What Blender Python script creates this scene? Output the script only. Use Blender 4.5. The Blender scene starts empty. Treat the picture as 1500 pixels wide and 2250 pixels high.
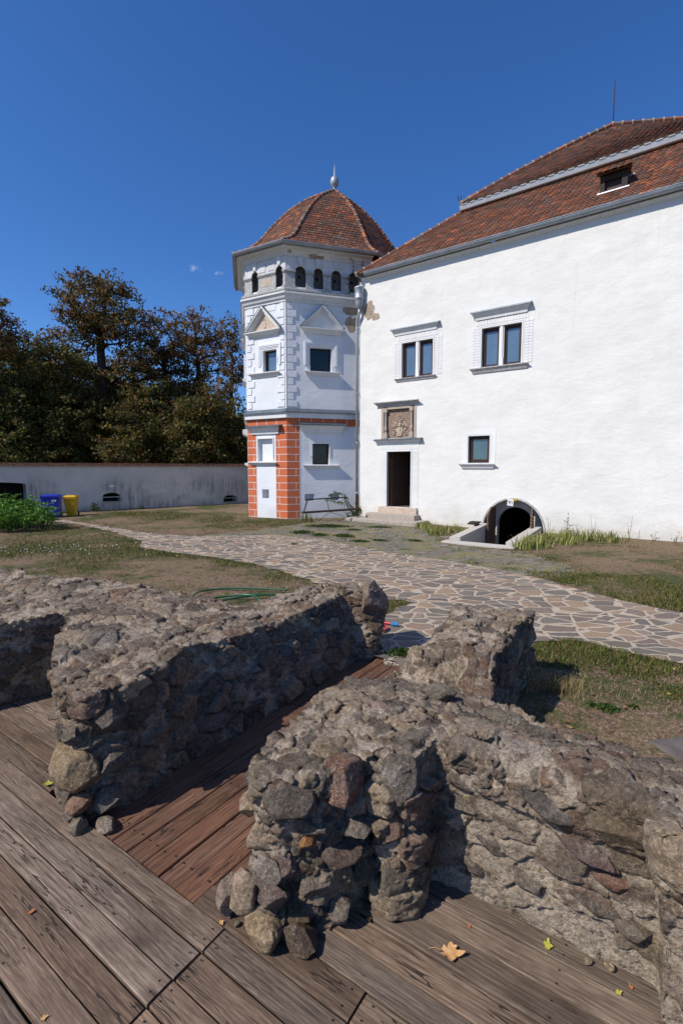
import bpy, bmesh, math, random
import numpy as np
from mathutils import Vector, Matrix, geometry
R = math.radians
rnd = random.Random(7)
sc = bpy.context.scene
COL = sc.collection

# ------------------------------------------------------------------ camera
CAM_H = 2.0
cd = bpy.data.cameras.new('camera')
cam = bpy.data.objects.new('camera', cd)
COL.objects.link(cam)
cd.sensor_fit = 'HORIZONTAL'
cd.sensor_width = 24.0
cd.lens = 24.0 * 1070 / 1500
cd.clip_start = 0.05
cd.clip_end = 1500
cam.location = (0, 0, CAM_H)
cam.rotation_euler = (R(90) - math.atan2(98, 1070), 0, 0)
sc.camera = cam

# ------------------------------------------------------------------ sky and sun
SUN = Vector((-0.865, -0.48, 1.0)).normalized()      # points at the sun
sun_el = math.asin(SUN.z)
w = bpy.data.worlds.new("World")
sc.world = w
w.use_nodes = True
nt = w.node_tree
for n in list(nt.nodes): nt.nodes.remove(n)
out = nt.nodes.new('ShaderNodeOutputWorld')
bg = nt.nodes.new('ShaderNodeBackground')
sky = nt.nodes.new('ShaderNodeTexSky')
sky.sky_type = 'NISHITA'
sky.sun_disc = False
sky.sun_elevation = sun_el
sky.sun_rotation = math.atan2(SUN.x, SUN.y)
sky.altitude = 600
sky.air_density = 1.0
sky.dust_density = 0.55
sky.ozone_density = 5.0
bg.inputs['Strength'].default_value = 0.113
# a few thin wisps of cloud, fixed by direction in the sky
tc = nt.nodes.new('ShaderNodeTexCoord')
cmix = nt.nodes.new('ShaderNodeMix'); cmix.data_type = 'RGBA'
hsv = nt.nodes.new('ShaderNodeHueSaturation'); hsv.inputs['Saturation'].default_value = 1.17; hsv.inputs['Value'].default_value = 1.0
nt.links.new(sky.outputs[0], hsv.inputs['Color'])
tnt = nt.nodes.new('ShaderNodeMix'); tnt.data_type = 'RGBA'; tnt.blend_type = 'MULTIPLY'; tnt.inputs[0].default_value = 1.0; tnt.inputs[7].default_value = (.90, 1.03, 1.27, 1)
nt.links.new(hsv.outputs[0], tnt.inputs[6]); nt.links.new(tnt.outputs[2], cmix.inputs[6])
cmix.inputs[7].default_value = (7.5, 8.0, 8.8, 1)
nz = nt.nodes.new('ShaderNodeTexNoise'); nz.inputs['Scale'].default_value = 60; nz.inputs['Detail'].default_value = 5
nt.links.new(tc.outputs['Generated'], nz.inputs['Vector'])
prev = None
for (dx, dy, dz, rx, amp) in ((-0.304, 1.041, 0.407, .016, .55), (-0.252, 1.0405, 0.397, .011, .55), (-0.341, 1.033, 0.316, .012, .35)):
    d = Vector((dx, dy, dz)).normalized()
    sub = nt.nodes.new('ShaderNodeVectorMath'); sub.operation = 'SUBTRACT'
    nt.links.new(tc.outputs['Generated'], sub.inputs[0]); sub.inputs[1].default_value = d
    mul = nt.nodes.new('ShaderNodeVectorMath'); mul.operation = 'MULTIPLY'
    nt.links.new(sub.outputs[0], mul.inputs[0]); mul.inputs[1].default_value = (1 / rx, 1 / rx, 2.6 / rx)
    ln = nt.nodes.new('ShaderNodeVectorMath'); ln.operation = 'LENGTH'
    nt.links.new(mul.outputs[0], ln.inputs[0])
    mr = nt.nodes.new('ShaderNodeMapRange'); mr.inputs[1].default_value = 1.0; mr.inputs[2].default_value = 0.0
    mr.inputs[3].default_value = 0; mr.inputs[4].default_value = amp
    nt.links.new(ln.outputs['Value'], mr.inputs[0])
    if prev is None: prev = mr.outputs[0]
    else:
        ad = nt.nodes.new('ShaderNodeMath'); ad.operation = 'MAXIMUM'
        nt.links.new(prev, ad.inputs[0]); nt.links.new(mr.outputs[0], ad.inputs[1]); prev = ad.outputs[0]
nr = nt.nodes.new('ShaderNodeMapRange'); nr.inputs[1].default_value = .42; nr.inputs[2].default_value = .62
nt.links.new(nz.outputs[0], nr.inputs[0])
mm = nt.nodes.new('ShaderNodeMath'); mm.operation = 'MULTIPLY'
nt.links.new(prev, mm.inputs[0]); nt.links.new(nr.outputs[0], mm.inputs[1])
nt.links.new(mm.outputs[0], cmix.inputs[0])
nt.links.new(cmix.outputs[2], bg.inputs['Color'])
nt.links.new(bg.outputs[0], out.inputs[0])

ld = bpy.data.lights.new('sun', 'SUN')
ld.energy = 4.9
ld.angle = R(0.53)
ld.color = (1.0, 0.945, 0.86)
so = bpy.data.objects.new('sun', ld)
COL.objects.link(so)
so.location = (-20, -8, 25)
so.rotation_euler = SUN.to_track_quat('Z', 'Y').to_euler()
sc.view_settings.view_transform = 'Standard'
sc.view_settings.look = 'None'
sc.view_settings.gamma = 1
sc.view_settings.exposure = 0.06
sc.cycles.max_bounces = 6
sc.cycles.caustics_reflective = False
sc.cycles.caustics_refractive = False

# ------------------------------------------------------------------ frames of reference (metres)
O2 = np.array((-0.6912, 2.0741))           # corner of the deck
AV = np.array((0.8241, -0.5664)); BV = np.array((0.5664, 0.8241))
def ab(a, b, z=0.0):
    p = O2 + AV * a + BV * b
    return (float(p[0]), float(p[1]), z)

class Frame:
    """a vertical wall: t runs right along it, o comes out of it, z up"""
    def __init__(s, px, py, dx, dy):
        l = math.hypot(dx, dy); s.p = (px, py); s.d = (dx / l, dy / l); s.n = (dy / l, -dx / l)
    def __call__(s, t, z, o=0.0):
        return (s.p[0] + s.d[0] * t + s.n[0] * o, s.p[1] + s.d[1] * t + s.n[1] * o, z)
CF = Frame(1.46, 18.25, math.sin(R(54)), -math.cos(R(54)))                 # castle front
TC = (-0.111 * 18.4, 18.4)                                                  # front corner of the tower
TR = Frame(TC[0], TC[1], math.sin(R(73)), math.cos(R(73)))                  # tower right face
_c1 = (TC[0] - 1.9 * math.sin(R(60)), TC[1] + 1.9 * math.cos(R(60)))
TL = Frame(_c1[0], _c1[1], TC[0] - _c1[0], TC[1] - _c1[1])                  # tower left face, t from its left edge
_d0 = (math.sin(R(-11)), math.cos(R(-11)))
_c0 = (_c1[0] + 3.3 * _d0[0], _c1[1] + 3.3 * _d0[1])
TLL = Frame(_c0[0], _c0[1], -_d0[0], -_d0[1])                               # far left face
GF = Frame(-11.85, 21.5, 0.766, 0.643)                                      # garden wall

# ------------------------------------------------------------------ noise in numpy
def _h(i, j, k, s=0):
    i = i.astype(np.int64); j = j.astype(np.int64); k = k.astype(np.int64)
    n = (i * 73856093) ^ (j * 19349663) ^ (k * 83492791) ^ (s * 2654435761 & 0xffffffff)
    n = (n ^ (n >> 13)) * 1274126177 & 0xffffffff
    n = (n ^ (n >> 16)) * 2246822519 & 0xffffffff
    n = n ^ (n >> 15)
    return (n & 0xffffff) / float(0xffffff)
def vnoise(p, s=0):
    f = np.floor(p); u = p - f; u = u * u * (3 - 2 * u)
    x, y, z = f[:, 0], f[:, 1], f[:, 2]
    r = 0
    for a in (0, 1):
        wa = u[:, 0] if a else 1 - u[:, 0]
        for b in (0, 1):
            wb = u[:, 1] if b else 1 - u[:, 1]
            for c in (0, 1):
                wc = u[:, 2] if c else 1 - u[:, 2]
                r = r + _h(x + a, y + b, z + c, s) * wa * wb * wc
    return r
def fbm(p, oct=4, s=0, gain=.5):
    r = 0; a = 1; t = 0
    for o in range(oct):
        r = r + a * (vnoise(p * 2 ** o + 17.3 * o, s + o) - .5); t += a; a *= gain
    return r / t * 2
def voronoi(p, s=0, jit=.9):
    """returns d1, d2-ish edge distance, id arrays, centre"""
    f = np.floor(p)
    n = len(p)
    d1 = np.full(n, 9.0); d2 = np.full(n, 9.0)
    idx = np.zeros((n, 3)); ctr = np.zeros((n, 3)); c2 = np.zeros((n, 3))
    for a in (-1, 0, 1):
        for b in (-1, 0, 1):
            for c in (-1, 0, 1):
                q = f + (a, b, c)
                cx = q + .5 + jit * (np.stack([_h(q[:, 0], q[:, 1], q[:, 2], s + 11 * m + 5) for m in range(3)], 1) - .5)
                d = np.linalg.norm(p - cx, axis=1)
                m1 = d < d1
                m2 = (~m1) & (d < d2)
                d2 = np.where(m1, d1, np.where(m2, d, d2))
                c2 = np.where(m1[:, None], ctr, np.where(m2[:, None], cx, c2))
                d1 = np.where(m1, d, d1)
                idx = np.where(m1[:, None], q, idx); ctr = np.where(m1[:, None], cx, ctr)
    e = np.linalg.norm(c2 - ctr, axis=1) + 1e-6
    edge = (d2 ** 2 - d1 ** 2) / (2 * e)
    return d1, edge, idx, ctr
def sstep(a, b, x):
    t = np.clip((x - a) / (b - a), 0, 1)
    return t * t * (3 - 2 * t)
def ss(a, b, x):
    t = min(1, max(0, (x - a) / (b - a))); return t * t * (3 - 2 * t)

# ------------------------------------------------------------------ object helpers
def props(o, label=None, cat=None, group=None, kind=None):
    if label: o['label'] = label
    if cat: o['category'] = cat
    if group: o['group'] = group
    if kind: o['kind'] = kind
    return o
def empty(name, loc, label, cat, group=None):
    o = bpy.data.objects.new(name, None)
    o.empty_display_size = .2
    COL.objects.link(o); o.location = loc
    return props(o, label, cat, group)

def wloc(o):
    v = Vector((0, 0, 0))
    while o is not None:
        v += o.location; o = o.parent
    return v
class MB:
    def __init__(s): s.v = []; s.f = []; s.m = []; s.c = []; s.uv = []
    def add(s, vs, fs, m=0, col=None, uvs=None):
        b = len(s.v); s.v.extend(vs)
        for k, f in enumerate(fs):
            s.f.append([b + i for i in f]); s.m.append(m)
            s.c.append(col if col is not None else (1, 1, 1))
            s.uv.append(uvs[k] if uvs is not None else None)
    def quad(s, a, b, c, d, m=0, col=None): s.add([a, b, c, d], [(0, 1, 2, 3)], m, col)
    def poly(s, pts, m=0, col=None): s.add(list(pts), [tuple(range(len(pts)))], m, col)
    def hexa(s, p, m=0, col=None):
        s.add(p, [(0, 3, 2, 1), (4, 5, 6, 7), (0, 1, 5, 4), (1, 2, 6, 5), (2, 3, 7, 6), (3, 0, 4, 7)], m, col)
    def box(s, x0, x1, y0, y1, z0, z1, m=0, col=None):
        s.hexa([(x0, y0, z0), (x1, y0, z0), (x1, y1, z0), (x0, y1, z0), (x0, y0, z1), (x1, y0, z1), (x1, y1, z1), (x0, y1, z1)], m, col)
    def fbox(s, F, t0, t1, z0, z1, o0, o1, m=0, col=None):
        s.hexa([F(t0, z0, o1), F(t1, z0, o1), F(t1, z0, o0), F(t0, z0, o0), F(t0, z1, o1), F(t1, z1, o1), F(t1, z1, o0), F(t0, z1, o0)], m, col)
    def prof(s, F, t0, t1, pr, m=0, col=None, in0=0, in1=0):
        """closed profile [(o,z)] run along a wall; ends mitred back by in*o"""
        n = len(pr)
        a = [F(t0 + (0 - in0 * (0.0)) + (-in0 * o if in0 else 0), z, o) for o, z in pr]
        b = [F(t1 + (in1 * o if in1 else 0), z, o) for o, z in pr]
        fs = [(i, (i + 1) % n, n + (i + 1) % n, n + i) for i in range(n)] + [tuple(range(n))[::-1], tuple(range(n, 2 * n))]
        s.add(a + b, fs, m, col)
    def sweep(s, path, pr, closed=False, m=0, col=None, caps=True, pclosed=True):
        """profile [(o,z)] swept along 2d path; o is to the right of travel (outward)"""
        n = len(path); k = len(pr); vs = []
        for i, p in enumerate(path):
            def dr(a, b):
                l = math.hypot(b[0] - a[0], b[1] - a[1]); return ((b[0] - a[0]) / l, (b[1] - a[1]) / l)
            if closed or 0 < i < n - 1:
                d1 = dr(path[i - 1], p); d2 = dr(p, path[(i + 1) % n])
            elif i == 0: d1 = d2 = dr(p, path[1])
            else: d1 = d2 = dr(path[-2], p)
            n1 = (d1[1], -d1[0]); n2 = (d2[1], -d2[0])
            mx, my = n1[0] + n2[0], n1[1] + n2[1]
            q = 2 / (mx * mx + my * my)
            for o, z in pr: vs.append((p[0] + mx * q * o, p[1] + my * q * o, z))
        fs = []
        for i in range(n if closed else n - 1):
            for j in range(k if pclosed else k - 1):
                a = i * k + j; b = i * k + (j + 1) % k; c = ((i + 1) % n) * k + (j + 1) % k; d = ((i + 1) % n) * k + j
                fs.append((a, d, c, b))
        if caps and not closed:
            fs.append(tuple(range(k))); fs.append(tuple(range((n - 1) * k, n * k))[::-1])
        s.add(vs, fs, m, col)
    def tube(s, pts, r, seg=6, m=0, col=None, cap=True):
        pts = [Vector(p) for p in pts]; vs = []
        rs = r if isinstance(r, (list, tuple)) else [r] * len(pts)
        ref = Vector((0, 0, 1))
        for i, p in enumerate(pts):
            d = (pts[min(i + 1, len(pts) - 1)] - pts[max(i - 1, 0)])
            d.normalize()
            if abs(d.dot(ref)) > .93: ref = Vector((1, 0, 0)) if abs(d.x) < .9 else Vector((0, 1, 0))
            u = d.cross(ref).normalized(); v = d.cross(u)
            for k in range(seg):
                a = 2 * math.pi * k / seg
                vs.append(tuple(p + (u * math.cos(a) + v * math.sin(a)) * rs[i]))
        fs = []
        for i in range(len(pts) - 1):
            for k in range(seg):
                fs.append((i * seg + k, i * seg + (k + 1) % seg, (i + 1) * seg + (k + 1) % seg, (i + 1) * seg + k))
        if cap:
            fs.append(tuple(range(seg))[::-1]); fs.append(tuple((len(pts) - 1) * seg + k for k in range(seg)))
        s.add(vs, fs, m, col)
    def lathe(s, c, pr, seg=16, m=0, col=None):
        """profile [(r,z)] round the vertical through c"""
        n = len(pr); vs = []
        for r_, z in pr:
            for k in range(seg):
                a = 2 * math.pi * k / seg
                vs.append((c[0] + r_ * math.cos(a), c[1] + r_ * math.sin(a), c[2] + z))
        fs = [(i * seg + k, i * seg + (k + 1) % seg, (i + 1) * seg + (k + 1) % seg, (i + 1) * seg + k) for i in range(n - 1) for k in range(seg)]
        fs.append(tuple(range(seg))[::-1]); fs.append(tuple((n - 1) * seg + k for k in range(seg)))
        s.add(vs, fs, m, col)
    def build(s, name, mats, parent=None, smooth=False, bevel=0, fixn=True):
        if not isinstance(mats, (list, tuple)): mats = [mats]
        off = wloc(parent) if parent is not None else Vector((0, 0, 0))
        V = np.array(s.v, dtype=np.float64).reshape(-1, 3) - np.array(off)
        me = bpy.data.meshes.new(name)
        me.from_pydata([tuple(x) for x in V], [], s.f)
        for mt in mats: me.materials.append(mt)
        me.polygons.foreach_set('material_index', np.array(s.m, dtype=np.int32))
        ca = me.color_attributes.new('col', 'FLOAT_COLOR', 'CORNER')
        cnt = np.array([len(f) for f in s.f])
        cc = np.array([(c[0], c[1], c[2], 1.0) for c in s.c], dtype=np.float32)
        ca.data.foreach_set('color', np.repeat(cc, cnt, axis=0).ravel())
        if any(u is not None for u in s.uv):
            ul = me.uv_layers.new(name='uv')
            arr = []
            for f, u in zip(s.f, s.uv):
                arr.extend(u if u is not None else [(0, 0)] * len(f))
            ul.data.foreach_set('uv', np.array(arr, dtype=np.float32).ravel())
        me.update()
        if fixn:
            bm = bmesh.new(); bm.from_mesh(me); bmesh.ops.recalc_face_normals(bm, faces=bm.faces); bm.to_mesh(me); bm.free()
        if smooth: me.polygons.foreach_set('use_smooth', [True] * len(me.polygons))
        o = bpy.data.objects.new(name, me); COL.objects.link(o)
        if parent is not None: o.parent = parent
        if bevel:
            md = o.modifiers.new('bevel', 'BEVEL'); md.width = bevel; md.segments = 2; md.limit_method = 'ANGLE'
        return o

def arch_wall(mb, F, t0, t1, z0, z1, ops, depth, step=9, und=None, m=0, mr=None, o=0.0, zstep=9):
    """wall face with openings; ops: dict(t0,t1,zb,zt,rise) rise>0 gives an arched top ending at zt"""
    mr = m if mr is None else mr
    ts = {t0, t1}
    def top(op, t):
        c = (op['t0'] + op['t1']) / 2; h = (op['t1'] - op['t0']) / 2; x = min(1, abs(t - c) / h)
        return op['zt'] - op.get('rise', 0) * (1 - math.sqrt(max(0, 1 - x * x)))
    for op in ops:
        ts |= {op['t0'], op['t1']}
        if op.get('rise', 0):
            c = (op['t0'] + op['t1']) / 2; h = (op['t1'] - op['t0']) / 2
            for k in range(1, 16): ts.add(c - h * math.cos(math.pi * k / 16))
    k = t0 + step
    while k < t1: ts.add(k); k += step
    ts = sorted(x for x in ts if t0 <= x <= t1)
    ts = [x for i, x in enumerate(ts) if i == 0 or x - ts[i - 1] > 1e-5]
    U = und or (lambda t, z: 0)
    P = lambda t, z: F(t, z, o + U(t, z))
    for a, b in zip(ts, ts[1:]):
        mid = (a + b) / 2
        cov = sorted([op for op in ops if op['t0'] < mid < op['t1']], key=lambda q: q['zb'])
        segs = []; za = zb = z0
        for op in cov:
            segs.append(((za, zb), (op['zb'], op['zb'])))
            za, zb = top(op, a), top(op, b)
        segs.append(((za, zb), (z1, z1)))
        for (la, lb), (ha, hb) in segs:
            if ha - la < 1e-6 and hb - lb < 1e-6: continue
            nn = max(1, int(round((max(ha - la, hb - lb)) / zstep)))
            for i in range(nn):
                f0, f1 = i / nn, (i + 1) / nn
                mb.quad(P(a, la + (ha - la) * f0), P(b, lb + (hb - lb) * f0), P(b, lb + (hb - lb) * f1), P(a, la + (ha - la) * f1), m)
        for op in cov:
            d = op.get('depth', depth)
            for zz in ((op['zb'], op['zb']), (top(op, a), top(op, b))):
                mb.quad(P(a, zz[0]), P(b, zz[1]), F(b, zz[1], o - d), F(a, zz[0], o - d), mr)
    for op in ops:
        d = op.get('depth', depth)
        for t in (op['t0'], op['t1']):
            zt = top(op, t)
            mb.quad(P(t, op['zb']), P(t, zt), F(t, zt, o - d), F(t, op['zb'], o - d), mr)

# ------------------------------------------------------------------ material helpers
class NT:
    def __init__(s, name):
        s.mat = bpy.data.materials.new(name); s.mat.use_nodes = True; s.t = s.mat.node_tree
        for n in list(s.t.nodes): s.t.nodes.remove(n)
        s.out = s.t.nodes.new('ShaderNodeOutputMaterial')
        s.b = s.t.nodes.new('ShaderNodeBsdfPrincipled')
        s.t.links.new(s.b.outputs[0], s.out.inputs[0])
        s.b.inputs['Specular IOR Level'].default_value = .3
    def L(s, src, dst):
        if isinstance(src, (int, float)): dst.default_value = src
        elif isinstance(src, tuple): dst.default_value = (src + (1,)) if len(src) == 3 and dst.type == 'RGBA' else src
        else: s.t.links.new(src, dst)
    def tex(s, kind='Object'):
        return s.t.nodes.new('ShaderNodeTexCoord').outputs[kind]
    def attr(s, name='col'):
        n = s.t.nodes.new('ShaderNodeAttribute'); n.attribute_name = name; return n.outputs['Color']
    def map(s, v, scale=(1, 1, 1), loc=(0, 0, 0), rot=(0, 0, 0)):
        n = s.t.nodes.new('ShaderNodeMapping'); s.L(v, n.inputs[0]); n.inputs['Scale'].default_value = scale
        n.inputs['Location'].default_value = loc; n.inputs['Rotation'].default_value = rot; return n.outputs[0]
    def noise(s, v, scale, detail=4, rough=.55, dist=0, col=False):
        n = s.t.nodes.new('ShaderNodeTexNoise'); s.L(v, n.inputs['Vector']); n.inputs['Scale'].default_value = scale
        n.inputs['Detail'].default_value = detail; n.inputs['Roughness'].default_value = rough; n.inputs['Distortion'].default_value = dist
        return n.outputs[1 if col else 0]
    def vor(s, v, scale, feature='F1', out='Distance', rand=1):
        n = s.t.nodes.new('ShaderNodeTexVoronoi'); s.L(v, n.inputs['Vector']); n.inputs['Scale'].default_value = scale
        n.feature = feature; n.inputs['Randomness'].default_value = rand; return n.outputs[out]
    def ramp(s, f, stops, interp='LINEAR'):
        n = s.t.nodes.new('ShaderNodeValToRGB'); s.L(f, n.inputs[0]); cr = n.color_ramp; cr.interpolation = interp
        while len(cr.elements) < len(stops): cr.elements.new(.5)
        for e, (p, c) in zip(cr.elements, stops):
            e.position = p; e.color = (c if isinstance(c, tuple) else (c, c, c)) + (1,)
        return n.outputs[0]
    def rng(s, f, a, b, c=0, d=1):
        n = s.t.nodes.new('ShaderNodeMapRange'); s.L(f, n.inputs[0])
        for i, x in enumerate((a, b, c, d)): n.inputs[i + 1].default_value = x
        return n.outputs[0]
    def mix(s, f, a, b, mode='MIX'):
        n = s.t.nodes.new('ShaderNodeMix'); n.data_type = 'RGBA'; n.blend_type = mode
        s.L(f, n.inputs[0]); s.L(a, n.inputs[6]); s.L(b, n.inputs[7]); return n.outputs[2]
    def math(s, op, a, b=0.0):
        n = s.t.nodes.new('ShaderNodeMath'); n.operation = op; s.L(a, n.inputs[0]); s.L(b, n.inputs[1]); return n.outputs[0]
    def vmath(s, op, a, b=(0, 0, 0), out=0):
        n = s.t.nodes.new('ShaderNodeVectorMath'); n.operation = op; s.L(a, n.inputs[0]); s.L(b, n.inputs[1])
        return n.outputs['Value'] if out else n.outputs[0]
    def sep(s, v, i):
        n = s.t.nodes.new('ShaderNodeSeparateXYZ'); s.L(v, n.inputs[0]); return n.outputs[i]
    def pos(s): return s.t.nodes.new('ShaderNodeNewGeometry').outputs['Position']
    def bump(s, h, strength=.5, dist=.02, prev=None):
        n = s.t.nodes.new('ShaderNodeBump'); s.L(h, n.inputs['Height']); n.inputs['Strength'].default_value = strength
        n.inputs['Distance'].default_value = dist
        if prev is not None: s.L(prev, n.inputs['Normal'])
        return n.outputs[0]
    def done(s, color, rough=.9, normal=None, spec=None, metal=None):
        s.L(color, s.b.inputs['Base Color']); s.L(rough, s.b.inputs['Roughness'])
        if normal is not None: s.L(normal, s.b.inputs['Normal'])
        if spec is not None: s.b.inputs['Specular IOR Level'].default_value = spec
        if metal is not None: s.b.inputs['Metallic'].default_value = metal
        return s.mat

M = {}
def simple(name, col, rough=.8, bump=.25, bscale=60, var=.15, metal=0, spec=.3, bd=.004):
    t = NT(name); p = t.pos()
    n = t.noise(p, bscale * .3, 5); n2 = t.noise(p, bscale, 3)
    a = tuple(c * (1 - var) for c in col); b = tuple(min(1, c * (1 + var)) for c in col)
    M[name] = t.done(t.mix(t.rng(n, .3, .7), a, b), rough, t.bump(n2, bump, bd), spec, metal)

def plaster(name, col, dirt=(.42, .36, .28), patches=(), base_dirt=.45, und=.35, grime=0):
    t = NT(name); p = t.pos()
    n = t.noise(p, 1.3, 6, .6); n2 = t.noise(p, 14, 5, .6); n3 = t.noise(p, 90, 3)
    c = t.mix(t.rng(n, .35, .7), tuple(x * .93 for x in col), col)
    c = t.mix(t.math('MULTIPLY', t.rng(n2, .62, .78), .25), c, tuple(x * .7 for x in col))
    z = t.sep(p, 2)
    zn = t.math('ADD', z, t.math('MULTIPLY', t.math('SUBTRACT', t.noise(p, 2.2, 6, .65), .5), 1.4))
    c = t.mix(t.math('MULTIPLY', t.rng(zn, .72, .0), base_dirt), c, dirt)
    if grime:
        st = t.noise(t.map(p, (5, 5, .5)), 1.6, 6, .65)
        c = t.mix(t.math('MULTIPLY', t.rng(st, .45, .75), grime), c, tuple(x * .35 for x in col))
    bare = None
    h = t.math('ADD', t.math('MULTIPLY', n2, .35), t.math('MULTIPLY', n3, .12))
    for (cx, cy, cz, r, sx, sz) in patches:
        d = t.vmath('LENGTH', t.vmath('MULTIPLY', t.vmath('SUBTRACT', p, (cx, cy, cz)), (sx, sx, sz)), out=1)
        d = t.math('ADD', d, t.math('MULTIPLY', t.math('SUBTRACT', t.noise(p, 3.5, 5, .6), .5), r * 1.6))
        k = t.math('LESS_THAN', d, r)
        bare = k if bare is None else t.math('MAXIMUM', bare, k)
    if bare is not None:
        bc = t.ramp(t.noise(p, 6, 6, .7), [(.3, (.20, .15, .11)), (.55, (.36, .29, .22)), (.75, (.45, .38, .30))])
        c = t.mix(bare, c, bc); h = t.math('SUBTRACT', h, t.math('MULTIPLY', bare, .9))
    c = t.mix(t.rng(t.noise(t.map(p, (1, 1, 1.8)), .9, 5, .6), .48, .72, 0, .13), c, tuple(x * .55 for x in col))
    stn = t.noise(t.map(p, (7, 7, .35)), 1.2, 5, .6); c = t.mix(t.math('MULTIPLY', t.rng(stn, .58, .75), .12), c, tuple(x * .5 for x in col))
    nm = t.bump(t.noise(t.map(p, (1, 1, 1.6)), 1.0, 4, .6), und, .16)
    nm = t.bump(h, .45, .02, nm)
    M[name] = t.done(c, .93, nm, .15)
# ------------------------------------------------------------------ materials
_a = CF(-.55, 7.75, 0); _b = TR(2.55, 7.45, 0); _c = TR(2.6, 7.95, 0); _d = CF(-.25, 7.5, 0)
plaster('plaster', (.74, .722, .68), (.50, .44, .34), [(_a[0], _a[1], _a[2], .26, 1, .8), (_d[0], _d[1], _d[2], .2, 1, 1.3)], .5, .22)
plaster('tower_plaster', (.74, .75, .77), (.55, .50, .42), [(_b[0], _b[1], _b[2], .26, 1, .9), (_c[0], _c[1], _c[2], .3, .8, 1.6)], .3, .12)
plaster('trim', (.74, .74, .73), und=.05, base_dirt=.1, grime=.22)
_e = TR(.15, 9.78, .1); _f = TR(1.05, 9.72, .1); _g = TR(1.3, 9.7, .1)
plaster('attic_plaster', (.66, .66, .65), und=.05, base_dirt=0, grime=.3, patches=[(_e[0], _e[1], _e[2], .09, 1, 1.5), (_f[0], _f[1], _f[2], .12, .6, 1.7), (_g[0], _g[1], _g[2], .1, .6, 1.7)])
plaster('white_paint', (.76, .75, .73), und=.05, base_dirt=.2)
plaster('garden_plaster', (.50, .47, .42), (.30, .27, .23), base_dirt=.6, und=.3)
simple('reveal', (.62, .60, .56), var=.08)
simple('attic_stone', (.40, .395, .385), .9, .5, 40, .28, bd=.012)
simple('step_stone', (.36, .31, .26), .9, .6, 50, .22, bd=.01)
simple('warm_stone', (.50, .40, .31), .9, .6, 40, .2, bd=.01)
simple('concrete', (.42, .39, .35), .9, .4, 70, .15)
simple('relief_stone', (.245, .175, .13), .9, .5, 45, .22, bd=.006)
simple('relief_figure', (.42, .34, .26), .9, .5, 60, .2, bd=.004)
simple('relief_pillar', (.40, .33, .27), .9, .5, 60, .2, bd=.004)
simple('orange_paint', (.52, .135, .055), .85, .2, 30, .09)
simple('zinc', (.30, .335, .375), .5, .2, 12, .16, metal=.3, spec=.5)
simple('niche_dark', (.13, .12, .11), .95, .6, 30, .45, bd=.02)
simple('zinc_light', (.62, .66, .70), .42, .1, 12, .1, metal=.5, spec=.5)
simple('zinc_dark', (.115, .14, .165), .55, .15, 12, .2, metal=.4)
simple('sash_wood', (.040, .017, .010), .5, .3, 80, .3)
simple('door_wood', (.075, .040, .025), .75, .7, 60, .35, bd=.006)
simple('old_wood', (.15, .085, .055), .85, .7, 60, .35, bd=.006)
simple('dark_wood', (.035, .028, .024), .8, .6, 60, .3)
simple('dark_inside', (.012, .010, .009), .95, .2, 20, .3)
simple('inside_wall', (.10, .08, .065), .95, .2, 20, .2)
simple('rust_iron', (.055, .030, .024), .75, .4, 80, .4, metal=.3)
simple('black_iron', (.03, .03, .032), .6, .2, 60, .3, metal=.5)
simple('mortar_lime', (.42, .33, .25), .95, .6, 60, .25, bd=.01)
simple('blue_plastic', (.008, .022, .30), .38, .08, 40, .1, spec=.5)
simple('yellow_plastic', (.62, .36, .008), .4, .08, 40, .1, spec=.5)
simple('rubber', (.02, .02, .02), .8, .2, 60, .2)
simple('label_white', (.7, .7, .7), .6, 0, 10, .02)
simple('ink', (.02, .02, .03), .7, 0, 10, .02)
simple('hose_green', (.010, .095, .04), .35, .1, 100, .15, spec=.5)
simple('hose_red', (.42, .02, .035), .35, .1, 100, .15, spec=.5)
simple('connector_blue', (.02, .20, .42), .4, 0, 100, .1, spec=.5)

def glass_mat(name, base, refl):
    t = NT(name); p = t.pos()
    n = t.noise(p, 1.7, 3)
    t.b.inputs['IOR'].default_value = refl
    nm = t.bump(t.noise(p, 2.5, 2), .25, .012)
    M[name] = t.done(t.mix(t.rng(n, .35, .65), tuple(c * .8 for c in base), base), .04, nm, .5)
glass_mat('pane_blue', (.095, .15, .21), 1.9)
glass_mat('pane_dark', (.010, .014, .018), 1.5)
glass_mat('pane_mid', (.05, .10, .135), 1.8)

def tile_mat(name, tint=1.0):
    t = NT(name); p = t.pos(); a = t.attr()
    n = t.noise(p, 22, 5, .65); n2 = t.noise(p, 2.0, 4, .6)
    c = t.mix(t.rng(n, .35, .75), a, t.mix(1.0, a, (.55, .52, .52), 'MULTIPLY'))
    c = t.mix(t.math('MULTIPLY', t.rng(n2, .5, .75), .45), c, (.10, .075, .06))
    l = t.noise(p, 60, 3, .6)
    c = t.mix(t.math('MULTIPLY', t.rng(l, .66, .74), .35), c, (.30, .28, .24))
    M[name] = t.done(c, .9, t.bump(n, .5, .01), .2)
tile_mat('tile')

def tile_color(v=.5):
    r = rnd.random()
    if r < .40: c = (.165, .072, .046)
    elif r < .60: c = (.215, .084, .046)
    elif r < .68: c = (.33, .115, .05)
    elif r < .90: c = (.115, .066, .050)
    else: c = (.16, .11, .085)
    k = 1.0 + .45 * rnd.random()
    return tuple(x * k for x in c)

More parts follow.
